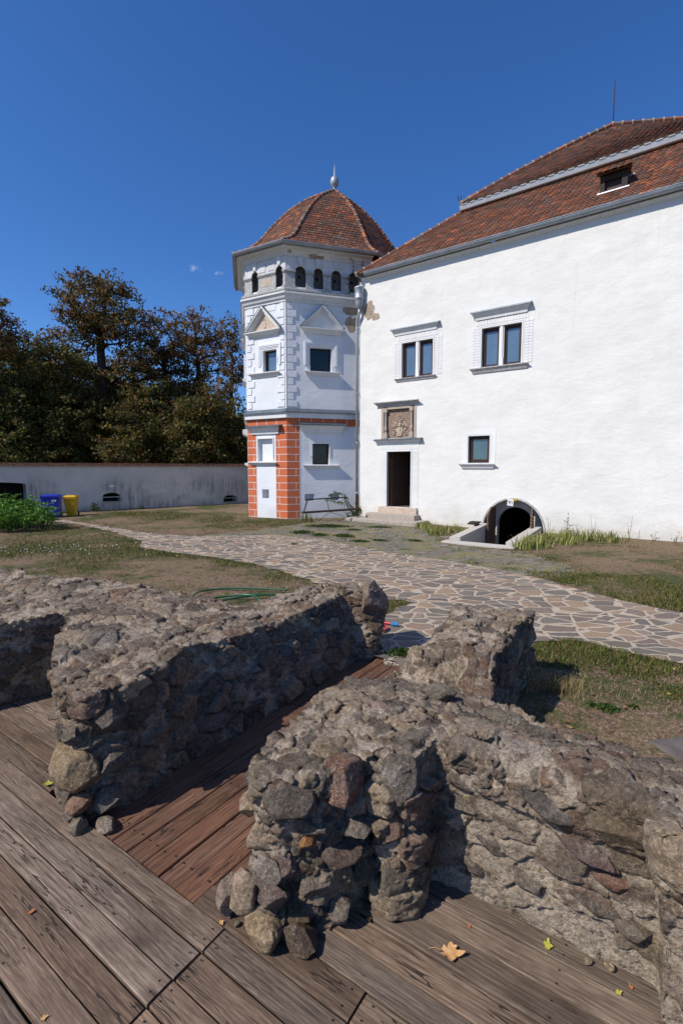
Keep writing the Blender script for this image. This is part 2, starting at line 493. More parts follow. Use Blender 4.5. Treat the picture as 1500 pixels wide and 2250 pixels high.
# ------------------------------------------------------------------ roof tiles
def tile_face(mb, Lf, Rf, nrows, tw=.18, lift=.028, over=1.35, flip=1, skip=None, tint=(1, 1, 1)):
    """rows of beaver tail tiles on a roof face between two edge curves Lf(f), Rf(f)"""
    for r in range(nrows):
        f0 = r / nrows; f1 = min(1, (r + over) / nrows)
        L0, R0, L1, R1 = (Vector(q) for q in (Lf(f0), Rf(f0), Lf(f1), Rf(f1)))
        wd = (R0 - L0).length
        if wd < tw * .4: continue
        up = ((L1 + R1) / 2 - (L0 + R0) / 2)
        ud = (R0 - L0).normalized()
        nrm = ud.cross(up.normalized()).normalized() * flip
        n = max(1, int(round(wd / tw))); st = .5 if r % 2 else 0
        for k in range(-1 if st else 0, n):
            a = max(0, (k + st) / n); b = min(1, (k + st + 1) / n)
            if b - a < .2 / n: continue
            if skip and skip(f0, (a + b) / 2): continue
            j = rnd.uniform(-.004, .004)
            A = L0.lerp(R0, a); B = L0.lerp(R0, b); A1 = L1.lerp(R1, a); B1 = L1.lerp(R1, b)
            h = nrm * (lift + j); g = (B - A) * .03
            A = A + g; B = B - g
            u = up / over * .30
            sk = up * rnd.uniform(-.02, .02)
            pts = [A + u + h + sk, A.lerp(B, .18) + u * .35 + h + sk, A.lerp(B, .5) + h + sk, A.lerp(B, .82) + u * .35 + h + sk, B + u + h + sk, B1 + nrm * .006, A1 + nrm * .006]
            lo = [q - nrm * .016 for q in pts[:5]]
            c = tile_color(); c = tuple(x * y for x, y in zip(c, tint))
            mb.add([tuple(q) for q in pts + lo], [(0, 1, 2, 3, 4, 5, 6), (7, 8, 1, 0), (8, 9, 2, 1), (9, 10, 3, 2), (10, 11, 4, 3)], 0, c)
def under_face(mb, Lf, Rf, n=6, m=1):
    for r in range(n):
        mb.quad(Lf(r / n), Rf(r / n), Rf((r + 1) / n), Lf((r + 1) / n), m, (.1, .07, .05))
def ridge_tiles(mb, pts, r=.085, ln=.34, col=None):
    pts = [Vector(p) for p in pts]
    d = [0]
    for a, b in zip(pts, pts[1:]): d.append(d[-1] + (b - a).length)
    def at(s):
        s = min(max(s, 0), d[-1])
        for i in range(len(pts) - 1):
            if s <= d[i + 1] + 1e-9: return pts[i].lerp(pts[i + 1], (s - d[i]) / (d[i + 1] - d[i] + 1e-9))
        return pts[-1]
    n = max(1, int(d[-1] / ln))
    for k in range(n):
        a = at(d[-1] * k / n - .02); b = at(d[-1] * (k + 1) / n + .03)
        c = tile_color(); c = tuple(min(1, x * 1.25) for x in c)
        mb.tube([a, a.lerp(b, .12), b], [r * 1.12, r, r * .86], 9, 0, c)
        mb.tube([a - (b - a) * .04, a + (b - a) * .05], [r * 1.2, r * 1.2], 9, 1, (.4, .36, .32))

def lerp3(a, b, f): return tuple(x + (y - x) * f for x, y in zip(a, b))

# ================================================================== THE CASTLE
castle = empty('castle', CF(4, 0, 0), 'long white plastered castle wing with red tiled mansard roof on the right', 'castle')
def und(t, z):
    e = min(1, max(0, (z - 0) / 1)) * min(1, max(0, (8.9 - z)))
    return .045 * math.sin(t * 1.1 + 1.3 * math.sin(z * .7)) * math.cos(z * .9 + t * .3) + .02 * math.sin(z * 2.3 + t * 1.7) * math.sin(t * 2.1)
mb = MB()
CE = 16.0
ops = [dict(t0=.27, t1=1.26, zb=.55, zt=2.58, depth=.16),
       dict(t0=.85, t1=2.05, zb=5.17, zt=6.38, depth=.22),
       dict(t0=3.75, t1=5.0, zb=5.2, zt=6.42, depth=.22),
       dict(t0=3.38, t1=4.10, zb=2.15, zt=3.03, depth=.22),
       dict(t0=3.95, t1=5.85, zb=-1.4, zt=.99, rise=1.0, depth=.38),
       dict(t0=.12, t1=1.36, zb=3.06, zt=4.22, depth=.10)]
ops2 = []
def und2(t, z):
    for q in ops:
        if q['t0'] - .45 < t < q['t1'] + .45 and q['zb'] - .3 < z < q['zt'] + .45: return 0
    return und(t, z)
arch_wall(mb, CF, -.95, CE, -1.4, 8.86, ops, .4, .35, None, 0, 1, zstep=.4)
mb.quad(CF(-.95, -1, 0), CF(-.95, 8.86, 0), CF(-.95, 8.86, -13), CF(-.95, -1, -13), 0)
mb.quad(CF(CE, -1, 0), CF(CE, 8.86, 0), CF(CE, 8.86, -13), CF(CE, -1, -13), 0)
mb.quad(CF(-.95, -1, -13), CF(-.95, 8.86, -13), CF(CE, 8.86, -13), CF(CE, -1, -13), 0)
wall = mb.build('wall', [M['plaster'], M['reveal']], castle, fixn=False)

# eaves soffit board, gutter, roof
mb = MB()
mb.prof(CF, -.85, CE, [(0.0, 8.84), (.05, 8.86), (.07, 8.90), (.11, 8.92), (.11, 8.95), (0, 8.97), (-.2, 8.98), (-.2, 8.84)])
mb.build('eaves_cornice', M['trim'], castle)
mb = MB()
def gutter_ring(mb, F, t0, t1, o, z, r, m=0, brk=1.25):
    seg = 9
    pr = [(o + r * math.cos(a), z + r * math.sin(a)) for a in [math.pi * (1 + k / seg) for k in range(seg + 1)]]
    pr2 = [(o + r * .86 * math.cos(a), z + r * .86 * math.sin(a)) for a in [math.pi * (2 - k / seg) for k in range(seg + 1)]]
    mb.prof(F, t0, t1, pr + pr2, m)
    mb.tube([F(t0, z, o + r), F(t1, z, o + r)], .014, 6, m)
    t = t0 + .4
    while t < t1:
        pr3 = [(o + (r + .008) * math.cos(a), z + (r + .008) * math.sin(a)) for a in [math.pi * (1 + k / seg) for k in range(seg + 1)]]
        pr4 = [(o + (r + .001) * math.cos(a), z + (r + .001) * math.sin(a)) for a in [math.pi * (2 - k / seg) for k in range(seg + 1)]]
        mb.prof(F, t, t + .03, pr3 + pr4, m); t += brk
gutter_ring(mb, CF, -.62, CE, .205, 9.05, .105)
mb.build('gutter', M['zinc'], castle, smooth=False)
# lower roof
e0 = CF(-.95, 9.06, .27); b0 = CF(2.0, 11.5, -2.5); eR = CF(CE, 9.06, .27); bR = CF(CE, 11.5, -2.5)
er = CF(-.95, 8.98, -12); br_ = CF(2.0, 11.5, -9.8)
sag = lambda f: -.10 * math.sin(math.pi * f)
def cv(a, b, s=0):
    return lambda f: tuple(Vector(lerp3(a, b, f)) + Vector((0, 0, s * math.sin(math.pi * f))))
dorm = (6.90, 7.58, 9.72, 10.34)
mb = MB()
def skipd(f, u):
    t = (-.95 + 2.95 * f) * (1 - u) + CE * u; z = 8.98 + 2.52 * f
    return dorm[0] - .05 < t < dorm[1] + .03 and dorm[2] + .02 < z < dorm[3] - .02
tile_face(mb, cv(e0, b0), cv(eR, bR), 27, .185, skip=skipd)
tile_face(mb, cv(er, br_), cv(e0, b0), 27, .185)
under_face(mb, cv(e0, b0), cv(eR, bR), 1); under_face(mb, cv(er, br_), cv(e0, b0), 1)
ridge_tiles(mb, [e0, b0], .08, .36)
lower = mb.build('roof', [M['tile'], M['mortar_lime']], castle, fixn=False)
props(lower, 'steep lower roof slope of red brown beaver tail tiles')
# metal band between the two slopes
mb = MB()
mb.prof(CF, 1.95, CE, [(-2.30, 11.46), (-2.27, 11.47), (-2.22, 11.60), (-2.25, 11.60), (-2.75, 11.68), (-2.75, 11.46)])
t = 2.05
while t < CE:
    mb.prof(CF, t, t + .17, [(-2.26, 11.604), (-2.2, 11.602), (-2.3, 11.68), (-2.6, 11.69), (-2.6, 11.63)]); t += .30
mb.build('flashing_band', M['zinc_light'], castle)
# upper roof: eave, hip, ridge swings away
u0 = CF(2.0, 11.70, -2.28); uR = CF(CE, 11.70, -2.28)
ap = CF(6.2, 15.15, -6.7); rR = CF(6.2 + .88 * 11, 15.15, -6.7 - .48 * 11)
ul = CF(2.0, 11.70, -9.8)
mb = MB()
fl = lambda f: f
def upL(f):
    p = Vector(lerp3(u0, ap, f)); return tuple(p + Vector((0, 0, .10 * math.sin(math.pi * f))))
def upR(f):
    p = Vector(lerp3(uR, rR, f)); return tuple(p)
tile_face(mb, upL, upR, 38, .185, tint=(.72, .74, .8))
tile_face(mb, cv(ul, ap), upL, 38, .185)
under_face(mb, upL, upR, 8); under_face(mb, cv(ul, ap), upL, 8)
mb.quad(u0, uR, CF(CE, 11.6, -3), CF(2, 11.6, -3), 1)
mb.poly([ul, ap, rR, CF(CE, 11.7, -13)], 1)
ridge_tiles(mb, [upL(k / 8) for k in range(9)], .085, .36)
ridge_tiles(mb, [ap, rR], .09, .36)
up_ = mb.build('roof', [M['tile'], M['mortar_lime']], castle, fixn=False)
props(up_, 'upper hipped roof slope of dark red beaver tail tiles')
mb = MB(); q = CF(6.22, 15.1, -6.75)
mb.tube([(q[0], q[1], 15.1), (q[0], q[1], 16.75)], [.022, .012], 6)
mb.tube([(q[0] - .12, q[1], 15.02), (q[0] - .05, q[1], 15.2), (q[0], q[1], 15.22)], .012, 5)
mb.build('lightning_rod', M['rust_iron'], castle)
mb = MB(); q = CF(1.98, 11.78, -2.3)
mb.tube([q, (q[0] - .1, q[1], q[2] + .05), (q[0] - .12, q[1], q[2] + .2)], .015, 5); mb.tube([q, (q[0] - .02, q[1] - .05, q[2] + .18)], .012, 5)
mb.build('roof_hook', M['black_iron'], castle)
# dormer hatch
def RS(z): return .27 - (z - 9.06) / 2.44 * 2.77    # o of the roof plane at height z
dt0, dt1, dz0, dz1 = dorm
mb = MB()
zo = RS(dz0) + .02
mb.fbox(CF, dt0, dt0 + .12, dz0 + .02, dz1 - .14, zo - .1, zo)
mb.fbox(CF, dt1 - .14, dt1, dz0 + .02, dz1 - .14, zo - .1, zo)
mb.fbox(CF, dt0 + .12, dt1 - .14, dz1 - .30, dz1 - .14, zo - .1, zo - .01)
fr = mb.build('dormer', M['dark_wood'], castle)
mb = MB(); mb.fbox(CF, dt0 + .12, dt1 - .14, dz0 + .02, dz1 - .3, zo - .14, zo - .10)
mb.build('hatch_board', M['sash_wood'], fr)
mb = MB(); mb.prof(CF, dt0 - .06, dt1 + .05, [(zo - .12, dz0 - .02), (zo + .05, dz0 - .03), (zo + .05, dz0 + .0), (zo - .12, dz0 + .02)])
mb.build('sill', M['zinc_light'], fr)
mb = MB()
for tt in (dt0, dt1 - .02):
    mb.poly([CF(tt, dz0 + .02, zo - .05), CF(tt, dz1 - .14, zo - .05), CF(tt, dz1 - .1, RS(dz1 - .1)), ], 1); 
mb.box(0, 0, 0, 0, 0, 0)
hl = CF(dt0 - .13, dz1 - .14, zo + .18); hr = CF(dt1 + .12, dz1 - .14, zo + .18)
tl_ = CF(dt0 + .05, dz1 + .22, RS(dz1 + .22) + .02); tr_ = CF(dt1 - .05, dz1 + .22, RS(dz1 + .22) + .02)
tile_face(mb, cv(hl, tl_), cv(hr, tr_), 4, .18)
mb.quad(CF(dt0 - .13, dz1 - .17, zo + .17), CF(dt1 + .12, dz1 - .17, zo + .17), CF(dt1 - .05, dz1 + .19, RS(dz1 + .22)), CF(dt0 + .05, dz1 + .19, RS(dz1 + .22)), 1)
mb.build('dormer_roof', [M['tile'], M['old_wood']], fr, fixn=False)

# windows of the castle
def cornice(F, t0, t1, z0, z1, d, parent, metal=True, name='cornice', mt='trim', mmat='zinc'):
    mb = MB(); h = z1 - z0
    pr = [(0, z0), (d * .25, z0), (d * .33, z0 + h * .22), (d * .62, z0 + h * .45), (d * .7, z0 + h * .5), (d * .88, z0 + h * .62), (d, z0 + h * .66), (d, z0 + h * .80), (0, z0 + h * .86)]
    mb.prof(F, t0 + d, t1 - d, pr, 0, None, 1, 1)
    o = mb.build(name, M[mt], parent)
    if metal:
        mb = MB(); e = .018
        mb.prof(F, t0 - e, t1 + e, [(0, z0 + h * .87), (d + e, z0 + h * .81), (d + e, z0 + h * .70), (d + e + .006, z0 + h * .70), (d + e + .006, z0 + h * .84), (0, z1)])
        mb.build('metal_cap', M[mmat], o)
    return o
def ring(mb, F, t0, t1, z0, z1, wd, o0, o1, m=0, bottom=False):
    mb.fbox(F, t0 - wd, t0, z0 if not bottom else z0 - wd, z1 + wd, o0, o1, m)
    mb.fbox(F, t1, t1 + wd, z0 if not bottom else z0 - wd, z1 + wd, o0, o1, m)
    mb.fbox(F, t0, t1, z1, z1 + wd, o0, o1, m)
    if bottom: mb.fbox(F, t0, t1, z0 - wd, z0, o0, o1, m)
def sash(F, t0, t1, z0, z1, o, parent, glass, fw=.06, name='sash'):
    mb = MB()
    mb.fbox(F, t0, t0 + fw, z0, z1, o, o + .05); mb.fbox(F, t1 - fw, t1, z0, z1, o, o + .05)
    mb.fbox(F, t0 + fw, t1 - fw, z0, z0 + fw, o, o + .05); mb.fbox(F, t0 + fw, t1 - fw, z1 - fw, z1, o, o + .05)
    i = fw * .45
    mb.fbox(F, t0 + fw, t0 + fw + i, z0 + fw, z1 - fw, o - .005, o + .03); mb.fbox(F, t1 - fw - i, t1 - fw, z0 + fw, z1 - fw, o - .005, o + .03)
    mb.fbox(F, t0 + fw + i, t1 - fw - i, z0 + fw, z0 + fw + i, o - .005, o + .03); mb.fbox(F, t0 + fw + i, t1 - fw - i, z1 - fw - i, z1 - fw, o - .005, o + .03)
    s_ = mb.build(name, M['sash_wood'], parent)
    mb = MB(); mb.quad(F(t0 + fw, z0 + fw, o + .008), F(t1 - fw, z0 + fw, o + .008), F(t1 - fw, z1 - fw, o + .008), F(t0 + fw, z1 - fw, o + .008))
    g = mb.build('pane', M[glass], parent if len_depth(parent) < 2 else s_)
    return s_
def len_depth(o):
    d = 0
    while o.parent is not None: d += 1; o = o.parent
    return d
def scored(mb, F, t0, t1, z0, z1, o0, o1, bw, bh, m=0, off=0):
    """blocks of a scored plaster surround"""
    nz_ = max(1, round((z1 - z0) / bh)); nt_ = max(1, round((t1 - t0) / bw))
    g = .006
    for i in range(nz_):
        for j in range(nt_):
            a0 = t0 + (t1 - t0) * j / nt_; a1 = t0 + (t1 - t0) * (j + 1) / nt_
            c0 = z0 + (z1 - z0) * i / nz_; c1 = z0 + (z1 - z0) * (i + 1) / nz_
            mb.fbox(F, a0 + g, a1 - g, c0 + g, c1 - g, o0, o1 + rnd.uniform(-.002, .002), m)
def cwindow(t0, t1, z0, z1, two, label, glass='pane_blue'):
    mb = MB()
    # profiled stone frame
    ring(mb, CF, t0, t1, z0, z1, .035, -.02, .018)
    ring(mb, CF, t0 - .05, t1 + .05, z0, z1 + .05, .03, -.02, .012)
    wd = .26
    if two:
        scored(mb, CF, t0 - wd - .08, t0 - .09, z0, z1 + .08, -.02, .010, .12, .085)
        scored(mb, CF, t1 + .09, t1 + wd + .08, z0, z1 + .08, -.02, .010, .12, .085)
        scored(mb, CF, t0 - .2, t1 + .2, z1 + .1, z1 + .27, -.02, .010, .09, .17)
    else:
        ring(mb, CF, t0 - .04, t1 + .04, z0, z1 + .04, .16, -.02, .008)
    w_ = mb.build('window', M['white_paint'], castle)
    w_['label'] = label
    if two:
        mid = (t0 + t1) / 2; mw = .075
        mb = MB()
        mb.fbox(CF, mid - mw, mid + mw, z0, z1, -.16, -.03)
        mb.fbox(CF, mid - mw * .55, mid + mw * .55, z0 + .25, z1, -.03, .0)
        mb.fbox(CF, mid - mw * .85, mid + mw * .85, z0, z0 + .25, -.03, -.002)
        mb.build('mullion', M['white_paint'], w_)
        sash(CF, t0 + .02, mid - mw + .01, z0, z1 - .02, -.15, w_, glass)
        sash(CF, mid + mw - .01, t1 - .02, z0, z1 - .02, -.15, w_, glass)
    else: sash(CF, t0 + .01, t1 - .01, z0 + .01, z1 - .01, -.15, w_, glass, .07)
    return w_
w1 = cwindow(.85, 2.05, 5.17, 6.38, True, 'narrower double window next to the tower')
w2 = cwindow(3.75, 5.0, 5.20, 6.42, True, 'wider double window right of the door')
w3 = cwindow(3.38, 4.10, 2.15, 3.03, False, 'small single window low on the wall', 'pane_mid')
cornice(CF, .45, 2.29, 6.67, 6.93, .13, w1)
cornice(CF, 3.42, 5.27, 6.69, 6.99, .16, w2)
def sill(F, t0, t1, z0, z1, d, parent, mt='attic_stone'):
    mb = MB(); h = z1 - z0
    mb.prof(F, t0 + d, t1 - d, [(0, z0), (d * .3, z0), (d * .5, z0 + h * .35), (d * .95, z0 + h * .7), (d, z0 + h * .75), (d, z1 - .012), (0, z1)], 0, None, 1, 1)
    return mb.build('sill', M[mt], parent)
sill(CF, .58, 2.22, 5.05, 5.17, .09, w1); sill(CF, 3.40, 5.28, 5.03, 5.20, .12, w2); sill(CF, 3.10, 4.35, 1.97, 2.15, .14, w3, 'trim')

# door
mb = MB()
ring(mb, CF, .27, 1.26, .55, 2.58, .04, -.02, .02)
scored(mb, CF, -.02, .22, .55, 2.62, -.02, .010, .24, .085); scored(mb, CF, 1.31, 1.56, .55, 2.62, -.02, .010, .25, .085)
scored(mb, CF, -.02, 1.56, 2.64, 2.82, -.02, .010, .09, .18)
dw = mb.build('doorway', M['white_paint'], castle)
mb = MB()
mb.fbox(CF, .27, .33, .55, 2.58, -.16, -.10); mb.fbox(CF, 1.21, 1.26, .55, 2.58, -.16, -.10); mb.fbox(CF, .33, 1.21, 2.52, 2.58, -.16, -.10)
for k in range(5):   # open leaf swung inward
    a = Vector(CF(.34, .57, -.18)); b = Vector(CF(.66, .57, -.95)); p0_ = a.lerp(b, k / 5); p1_ = a.lerp(b, (k + .95) / 5)
    nn = (b - a).normalized().cross(Vector((0, 0, 1))) * .04
    mb.hexa([tuple(p0_), tuple(p1_), tuple(p1_ + nn), tuple(p0_ + nn)] + [tuple(q + Vector((0, 0, 1.92))) for q in (p0_, p1_, p1_ + nn, p0_ + nn)])
mb.build('door', M['door_wood'], castle)
mb = MB()
mb.poly([CF(-.3, .55, -3.5), CF(2.2, .55, -3.5), CF(2.2, .55, -.17), CF(-.3, .55, -.17)])
mb.poly([CF(-.3, .55, -3.5), CF(2.2, .55, -3.5), CF(2.2, 2.7, -3.5), CF(-.3, 2.7, -3.5)])
mb.poly([CF(-.3, .55, -.17), CF(-.3, 2.7, -.17), CF(-.3, 2.7, -3.5), CF(-.3, .55, -3.5)])
mb.poly([CF(2.2, .55, -.17), CF(2.2, 2.7, -.17), CF(2.2, 2.7, -3.5), CF(2.2, .55, -3.5)])
mb.poly([CF(-.3, 2.7, -.17), CF(2.2, 2.7, -.17), CF(2.2, 2.7, -3.5), CF(-.3, 2.7, -3.5)])
for a0, a1 in ((-.3, .27), (1.26, 2.2)): mb.poly([CF(a0, .55, -.17), CF(a1, .55, -.17), CF(a1, 2.7, -.17), CF(a0, 2.7, -.17)])
mb.build('interior', M['inside_wall'], castle, fixn=False)
mb = MB(); mb.fbox(CF, .15, .34, .551, 1.25, -1.7, -1.5); mb.fbox(CF, .19, .30, 1.25, 1.85, -1.66, -1.54); mb.build('inner_post', M['reveal'], castle)
mb = MB()
mb.fbox(CF, -.05, 1.55, .30, .548, -.16, .10); mb.build('threshold', M['warm_stone'], castle, bevel=.015)
steps = empty('door_steps', CF(.7, 0, .4), 'two worn grey stone steps below the open doorway', 'steps')
mb = MB(); mb.fbox(CF, -.37, 1.66, .0, .32, .02, .45); mb.build('step', M['step_stone'], steps, bevel=.02)
mb = MB(); mb.fbox(CF, -.95, 2.0, -.2, .135, .02, .95); mb.build('step', M['step_stone'], steps, bevel=.02)

# relief panel over the door
mb = MB()
g = 90
pts = {}
def shp(u, v):
    """height of the carved arms; u,v in -1..1 (v up)"""
    h = 0
    def blob(cx, cy, rx, ry, a, p=2):
        d = ((u - cx) / rx) ** 2 + ((v - cy) / ry) ** 2
        return a * max(0, 1 - d) ** .5 if d < 1 else 0
    # shield
    if abs(u) < .34 - .16 * max(0, (-.55 - v)) * 2 and -.93 < v < -.36:
        h = max(h, .55 + .25 * math.cos(u * 5) + (.2 if abs(u) < .1 and -.85 < v < -.45 else 0))
    # helm, crown, crest
    h = max(h, blob(0, -.12, .17, .20, 1.0), blob(0, .13, .24, .055, .9), blob(0, -.33, .22, .05, .8))
    for k in range(5): h = max(h, blob(-.2 + .1 * k, .2, .04, .07, .8))
    h = max(h, blob(-.05, .34, .07, .10, .7), blob(-.03, .5, .04, .06, .6))
    for k in range(4): h = max(h, blob(.24 + .05 * math.sin(k * 2), .24 + .12 * k, .20 - .03 * k, .035, .55))
    for k in range(3): h = max(h, blob(-.26, .25 + .12 * k, .10, .035, .45))
    # mantling scrolls
    for sx in (-1, 1):
        for (cx, cy, r_, ph) in ((.42, -.08, .20, 0), (.62, -.30, .17, 2), (.50, -.52, .15, 4), (.62, -.78, .17, 1), (.30, -.20, .13, 3)):
            du, dv = u - sx * cx, v - cy; rr = math.hypot(du, dv); an = math.atan2(dv, du * sx)
            if rr < r_:
                h = max(h, (.55 + .4 * math.sin(rr / r_ * 7 + an + ph)) * (1 - (rr / r_) ** 4))
    return h
vs = []; fs = []; cols = []
N1 = 96
t0_, t1_, z0_, z1_ = .32, 1.18, 3.1, 4.1
for j in range(N1 + 1):
    for i in range(N1 + 1):
        u = i / N1 * 2 - 1; v = j / N1 * 2 - 1
        h = shp(u * 1.05, v * 1.0)
        vs.append(CF(t0_ + (t1_ - t0_) * i / N1, z0_ + (z1_ - z0_) * j / N1, -.085 + .06 * h + .006 * math.sin(u * 9 + v * 4) * math.cos(v * 11)))
        cols.append(h)
for j in range(N1):
    for i in range(N1):
        a = j * (N1 + 1) + i; fs.append((a, a + 1, a + N1 + 2, a + N1 + 1))
for f in fs: mb.add([vs[i] for i in f], [(0, 1, 2, 3)], 1 if sum(cols[i] for i in f) / 4 > .12 else 0)
relief = empty('carved_relief', CF(.74, 2.84, .05), 'brown stone relief of a coat of arms framed by two colonnettes above the door', 'relief')
mb.fbox(CF, .12, 1.36, 3.06, 4.22, -.14, -.088, 0)
pn = mb.build('panel', [M['relief_stone'], M['relief_figure']], relief, fixn=False)
bm = bmesh.new(); bm.from_mesh(pn.data); bmesh.ops.remove_doubles(bm, verts=bm.verts, dist=1e-5); bmesh.ops.recalc_face_normals(bm, faces=bm.faces); bm.to_mesh(pn.data); bm.free()
for tt in (.20, 1.26):
    q = CF(tt, 3.06, -.02); mb = MB()
    mb.fbox(CF, tt - .075, tt + .075, 3.06, 3.25, -.09, .04)
    mb.lathe(q, [(.045, .19), (.05, .21), (.035, .24), (.055, .30), (.062, .36), (.045, .42), (.036, .50), (.034, .85), (.045, .88), (.035, .90), (.05, .93), (.055, .95)], 12)
    mb.fbox(CF, tt - .07, tt + .07, 4.01, 4.16, -.09, .035)
    mb.build('colonnette', M['relief_pillar'], relief)
mb = MB()
mb.fbox(CF, .02, .115, 3.06, 4.22, -.02, .012); mb.fbox(CF, 1.365, 1.46, 3.06, 4.22, -.02, .012); mb.fbox(CF, .28, 1.2, 4.11, 4.2, -.09, .02)
mb.build('frame', M['relief_pillar'], relief)
cornice(CF, -.24, 1.64, 4.20, 4.42, .17, relief, False, 'cornice', 'attic_stone')
cornice(CF, -.22, 1.70, 2.84, 3.05, .14, relief, True, 'sill', 'trim', 'zinc_dark')

# cellar entrance
cel = empty('cellar_entrance', CF(4.9, 0, 1.5), 'sunken arched cellar entrance with concrete side walls and open wooden doors', 'cellar entrance')
mb = MB()
arch_wall(mb, CF, 3.9, 5.9, -1.4, 1.05, [dict(t0=4.3, t1=5.46, zb=-1.4, zt=.72, rise=.56, depth=.2)], .2, .5, None, 0, o=-.37, zstep=1)
mb.build('inner_arch', M['concrete'], cel, fixn=False)
mb = MB()   # raised rim round the big arch
cx_, hw_ = 4.9, .95
pr = []
for k in range(25):
    a = math.pi * k / 24
    pr.append((cx_ - hw_ * math.cos(a), -.01 + 1.0 * math.sin(a)))
for k in range(24):
    (ta, za), (tb, zb) = pr[k], pr[k + 1]
    s1 = 1.055
    oa = (cx_ + (ta - cx_) * s1, za * s1); obb = (cx_ + (tb - cx_) * s1, zb * s1)
    mb.hexa([CF(ta, za, .03), CF(tb, zb, .03), CF(tb, zb, -.1), CF(ta, za, -.1), CF(oa[0], oa[1], .03), CF(obb[0], obb[1], .03), CF(obb[0], obb[1], -.1), CF(oa[0], oa[1], -.1)])
mb.build('arch_rim', M['attic_stone'], cel)
mb = MB()   # tunnel
P8 = [(4.0, -1.4), (4.0, .9), (5.8, .9), (5.8, -1.4)]
for a, b in zip(P8, P8[1:] + P8[:1]): mb.quad(CF(a[0], a[1], -.58), CF(b[0], b[1], -.58), CF(b[0], b[1], -6), CF(a[0], a[1], -6))
mb.poly([CF(a, b, -6) for a, b in P8])
mb.build('tunnel', M['dark_inside'], cel, fixn=False)
mb = MB()   # sunken floor and steps
mb.fbox(CF, 4.0, 5.6, -1.6, -1.4, -.7, 2.6)
for k in range(6): mb.fbox(CF, 4.13, 5.47, -1.4, -1.4 + .2 * (k + 1), 2.36 - .26 * (6 - k), 2.36 - .26 * (5 - k) if k < 5 else 2.36)
mb.build('stairway', M['step_stone'], cel, bevel=.01)
for (s0, s1, zz) in ((3.83, 4.13, 0), (5.47, 5.77, 1)):
    mb = MB(); zf, zb_ = -.02, .15
    mb.hexa([CF(s0, -1.6, 2.36), CF(s1, -1.6, 2.36), CF(s1, -1.6, .0), CF(s0, -1.6, .0), CF(s0, zf - .1, 2.36), CF(s1, zf - .1, 2.36), CF(s1, zb_ - .1, 0), CF(s0, zb_ - .1, 0)])
    mb.hexa([CF(s0 - .02, zf - .1, 2.40), CF(s1 + .02, zf - .1, 2.40), CF(s1 + .02, zb_ - .1, .0), CF(s0 - .02, zb_ - .1, .0), CF(s0 - .02, zf, 2.40), CF(s1 + .02, zf, 2.40), CF(s1 + .02, zb_, 0), CF(s0 - .02, zb_, 0)])
    sm = (s0 + s1) / 2
    mb.hexa([CF(sm - .01, zf, 2.401), CF(s1 + .022, zf, 2.401), CF(s1 + .022, zb_, .001), CF(sm - .01, zb_, .001), CF(sm - .01, zf + .03, 2.401), CF(s1 + .022, zf + .03, 2.401), CF(s1 + .022, zb_ + .03, .001), CF(sm - .01, zb_ + .03, .001)])
    mb.build('side_wall', M['concrete'], cel, bevel=.008)
mb = MB(); mb.fbox(CF, 3.72, 5.80, -.4, -.10, 2.402, 2.78); mb.build('front_slab', M['concrete'], cel, bevel=.02)
def leaf(hinge, ang, z0, zt, wd, nm='door_leaf'):
    a = Vector(CF(hinge[0], 0, hinge[1])); d2 = (Vector(CF(hinge[0] + math.cos(ang), 0, hinge[1] + math.sin(ang))) - a)
    d2.normalize(); nn = d2.cross(Vector((0, 0, 1))) * .035
    mb = MB()
    n = 5
    for k in range(n):
        f0, f1 = k / n, (k + .96) / n
        zt0 = zt - .35 * (1 - f0) ** 2 if False else zt - .38 * (f0) ** 2 ; zt1 = zt - .38 * (f1) ** 2
        p0_, p1_ = a + d2 * wd * f0, a + d2 * wd * f1
        vsl = []
        for zz0, zz1 in ((z0, z0), (zt0, zt1)):
            for p, z in ((p0_, zz0), (p1_, zz1)): vsl.append((p.x, p.y, z))
            for p, z in ((p1_, zz1), (p0_, zz0)): vsl.append((p.x + nn.x, p.y + nn.y, z))
        mb.hexa(vsl)
    z = z0 + .08
    while z < zt - .3:
        b0_, b1_ = a + d2 * wd * .04, a + d2 * wd * .96
        for s_ in (1, -1):
            off = nn * (1.0 if s_ > 0 else 0); t_ = nn.normalized() * .02 * s_
            q = [b0_ + off, b1_ + off, b1_ + off + t_, b0_ + off + t_]
            mb.hexa([(p.x, p.y, z) for p in q] + [(p.x, p.y, z + .05) for p in q])
        z += .10
    return mb.build(nm, M['old_wood'], cel)
leaf((4.28, -.25), R(97), -1.2, .84, .55)
leaf((5.47, -.25), R(80), -1.2, .84, .5)
mb = MB()
def plate(F, tc_, zc, w_, h_, o, rot, m=0, th=.012):
    c, s = math.cos(rot), math.sin(rot)
    q = [(-w_ / 2, -h_ / 2), (w_ / 2, -h_ / 2), (w_ / 2, h_ / 2), (-w_ / 2, h_ / 2)]
    q = [(tc_ + x * c - y * s, zc + x * s + y * c) for x, y in q]
    return [F(a, b, o + th) for a, b in q] + [F(a, b, o) for a, b in q]
SG = (4.83, .90)
pl_ = plate(CF, SG[0], SG[1], .19, .22, .032, R(-6)); mb.hexa([pl_[i] for i in (0, 1, 5, 4, 3, 2, 6, 7)])
sg = mb.build('notice_plate', M['label_white'], None)
props(sg, 'small white notice plate with black brush marks at the top of the cellar arch', 'notice')
mb = MB()
def stroke(pts_, o=.0465):
    for a, b in zip(pts_, pts_[1:]):
        mb.tube([CF(SG[0] + a[0], SG[1] + a[1], o), CF(SG[0] + b[0], SG[1] + b[1], o)], [a[2], b[2]], 6)
stroke([(-.065, .05, .008), (-.05, .045, .012), (-.035, -.01, .013), (-.025, -.05, .006), (-.012, .0, .008), (.0, .055, .006)])
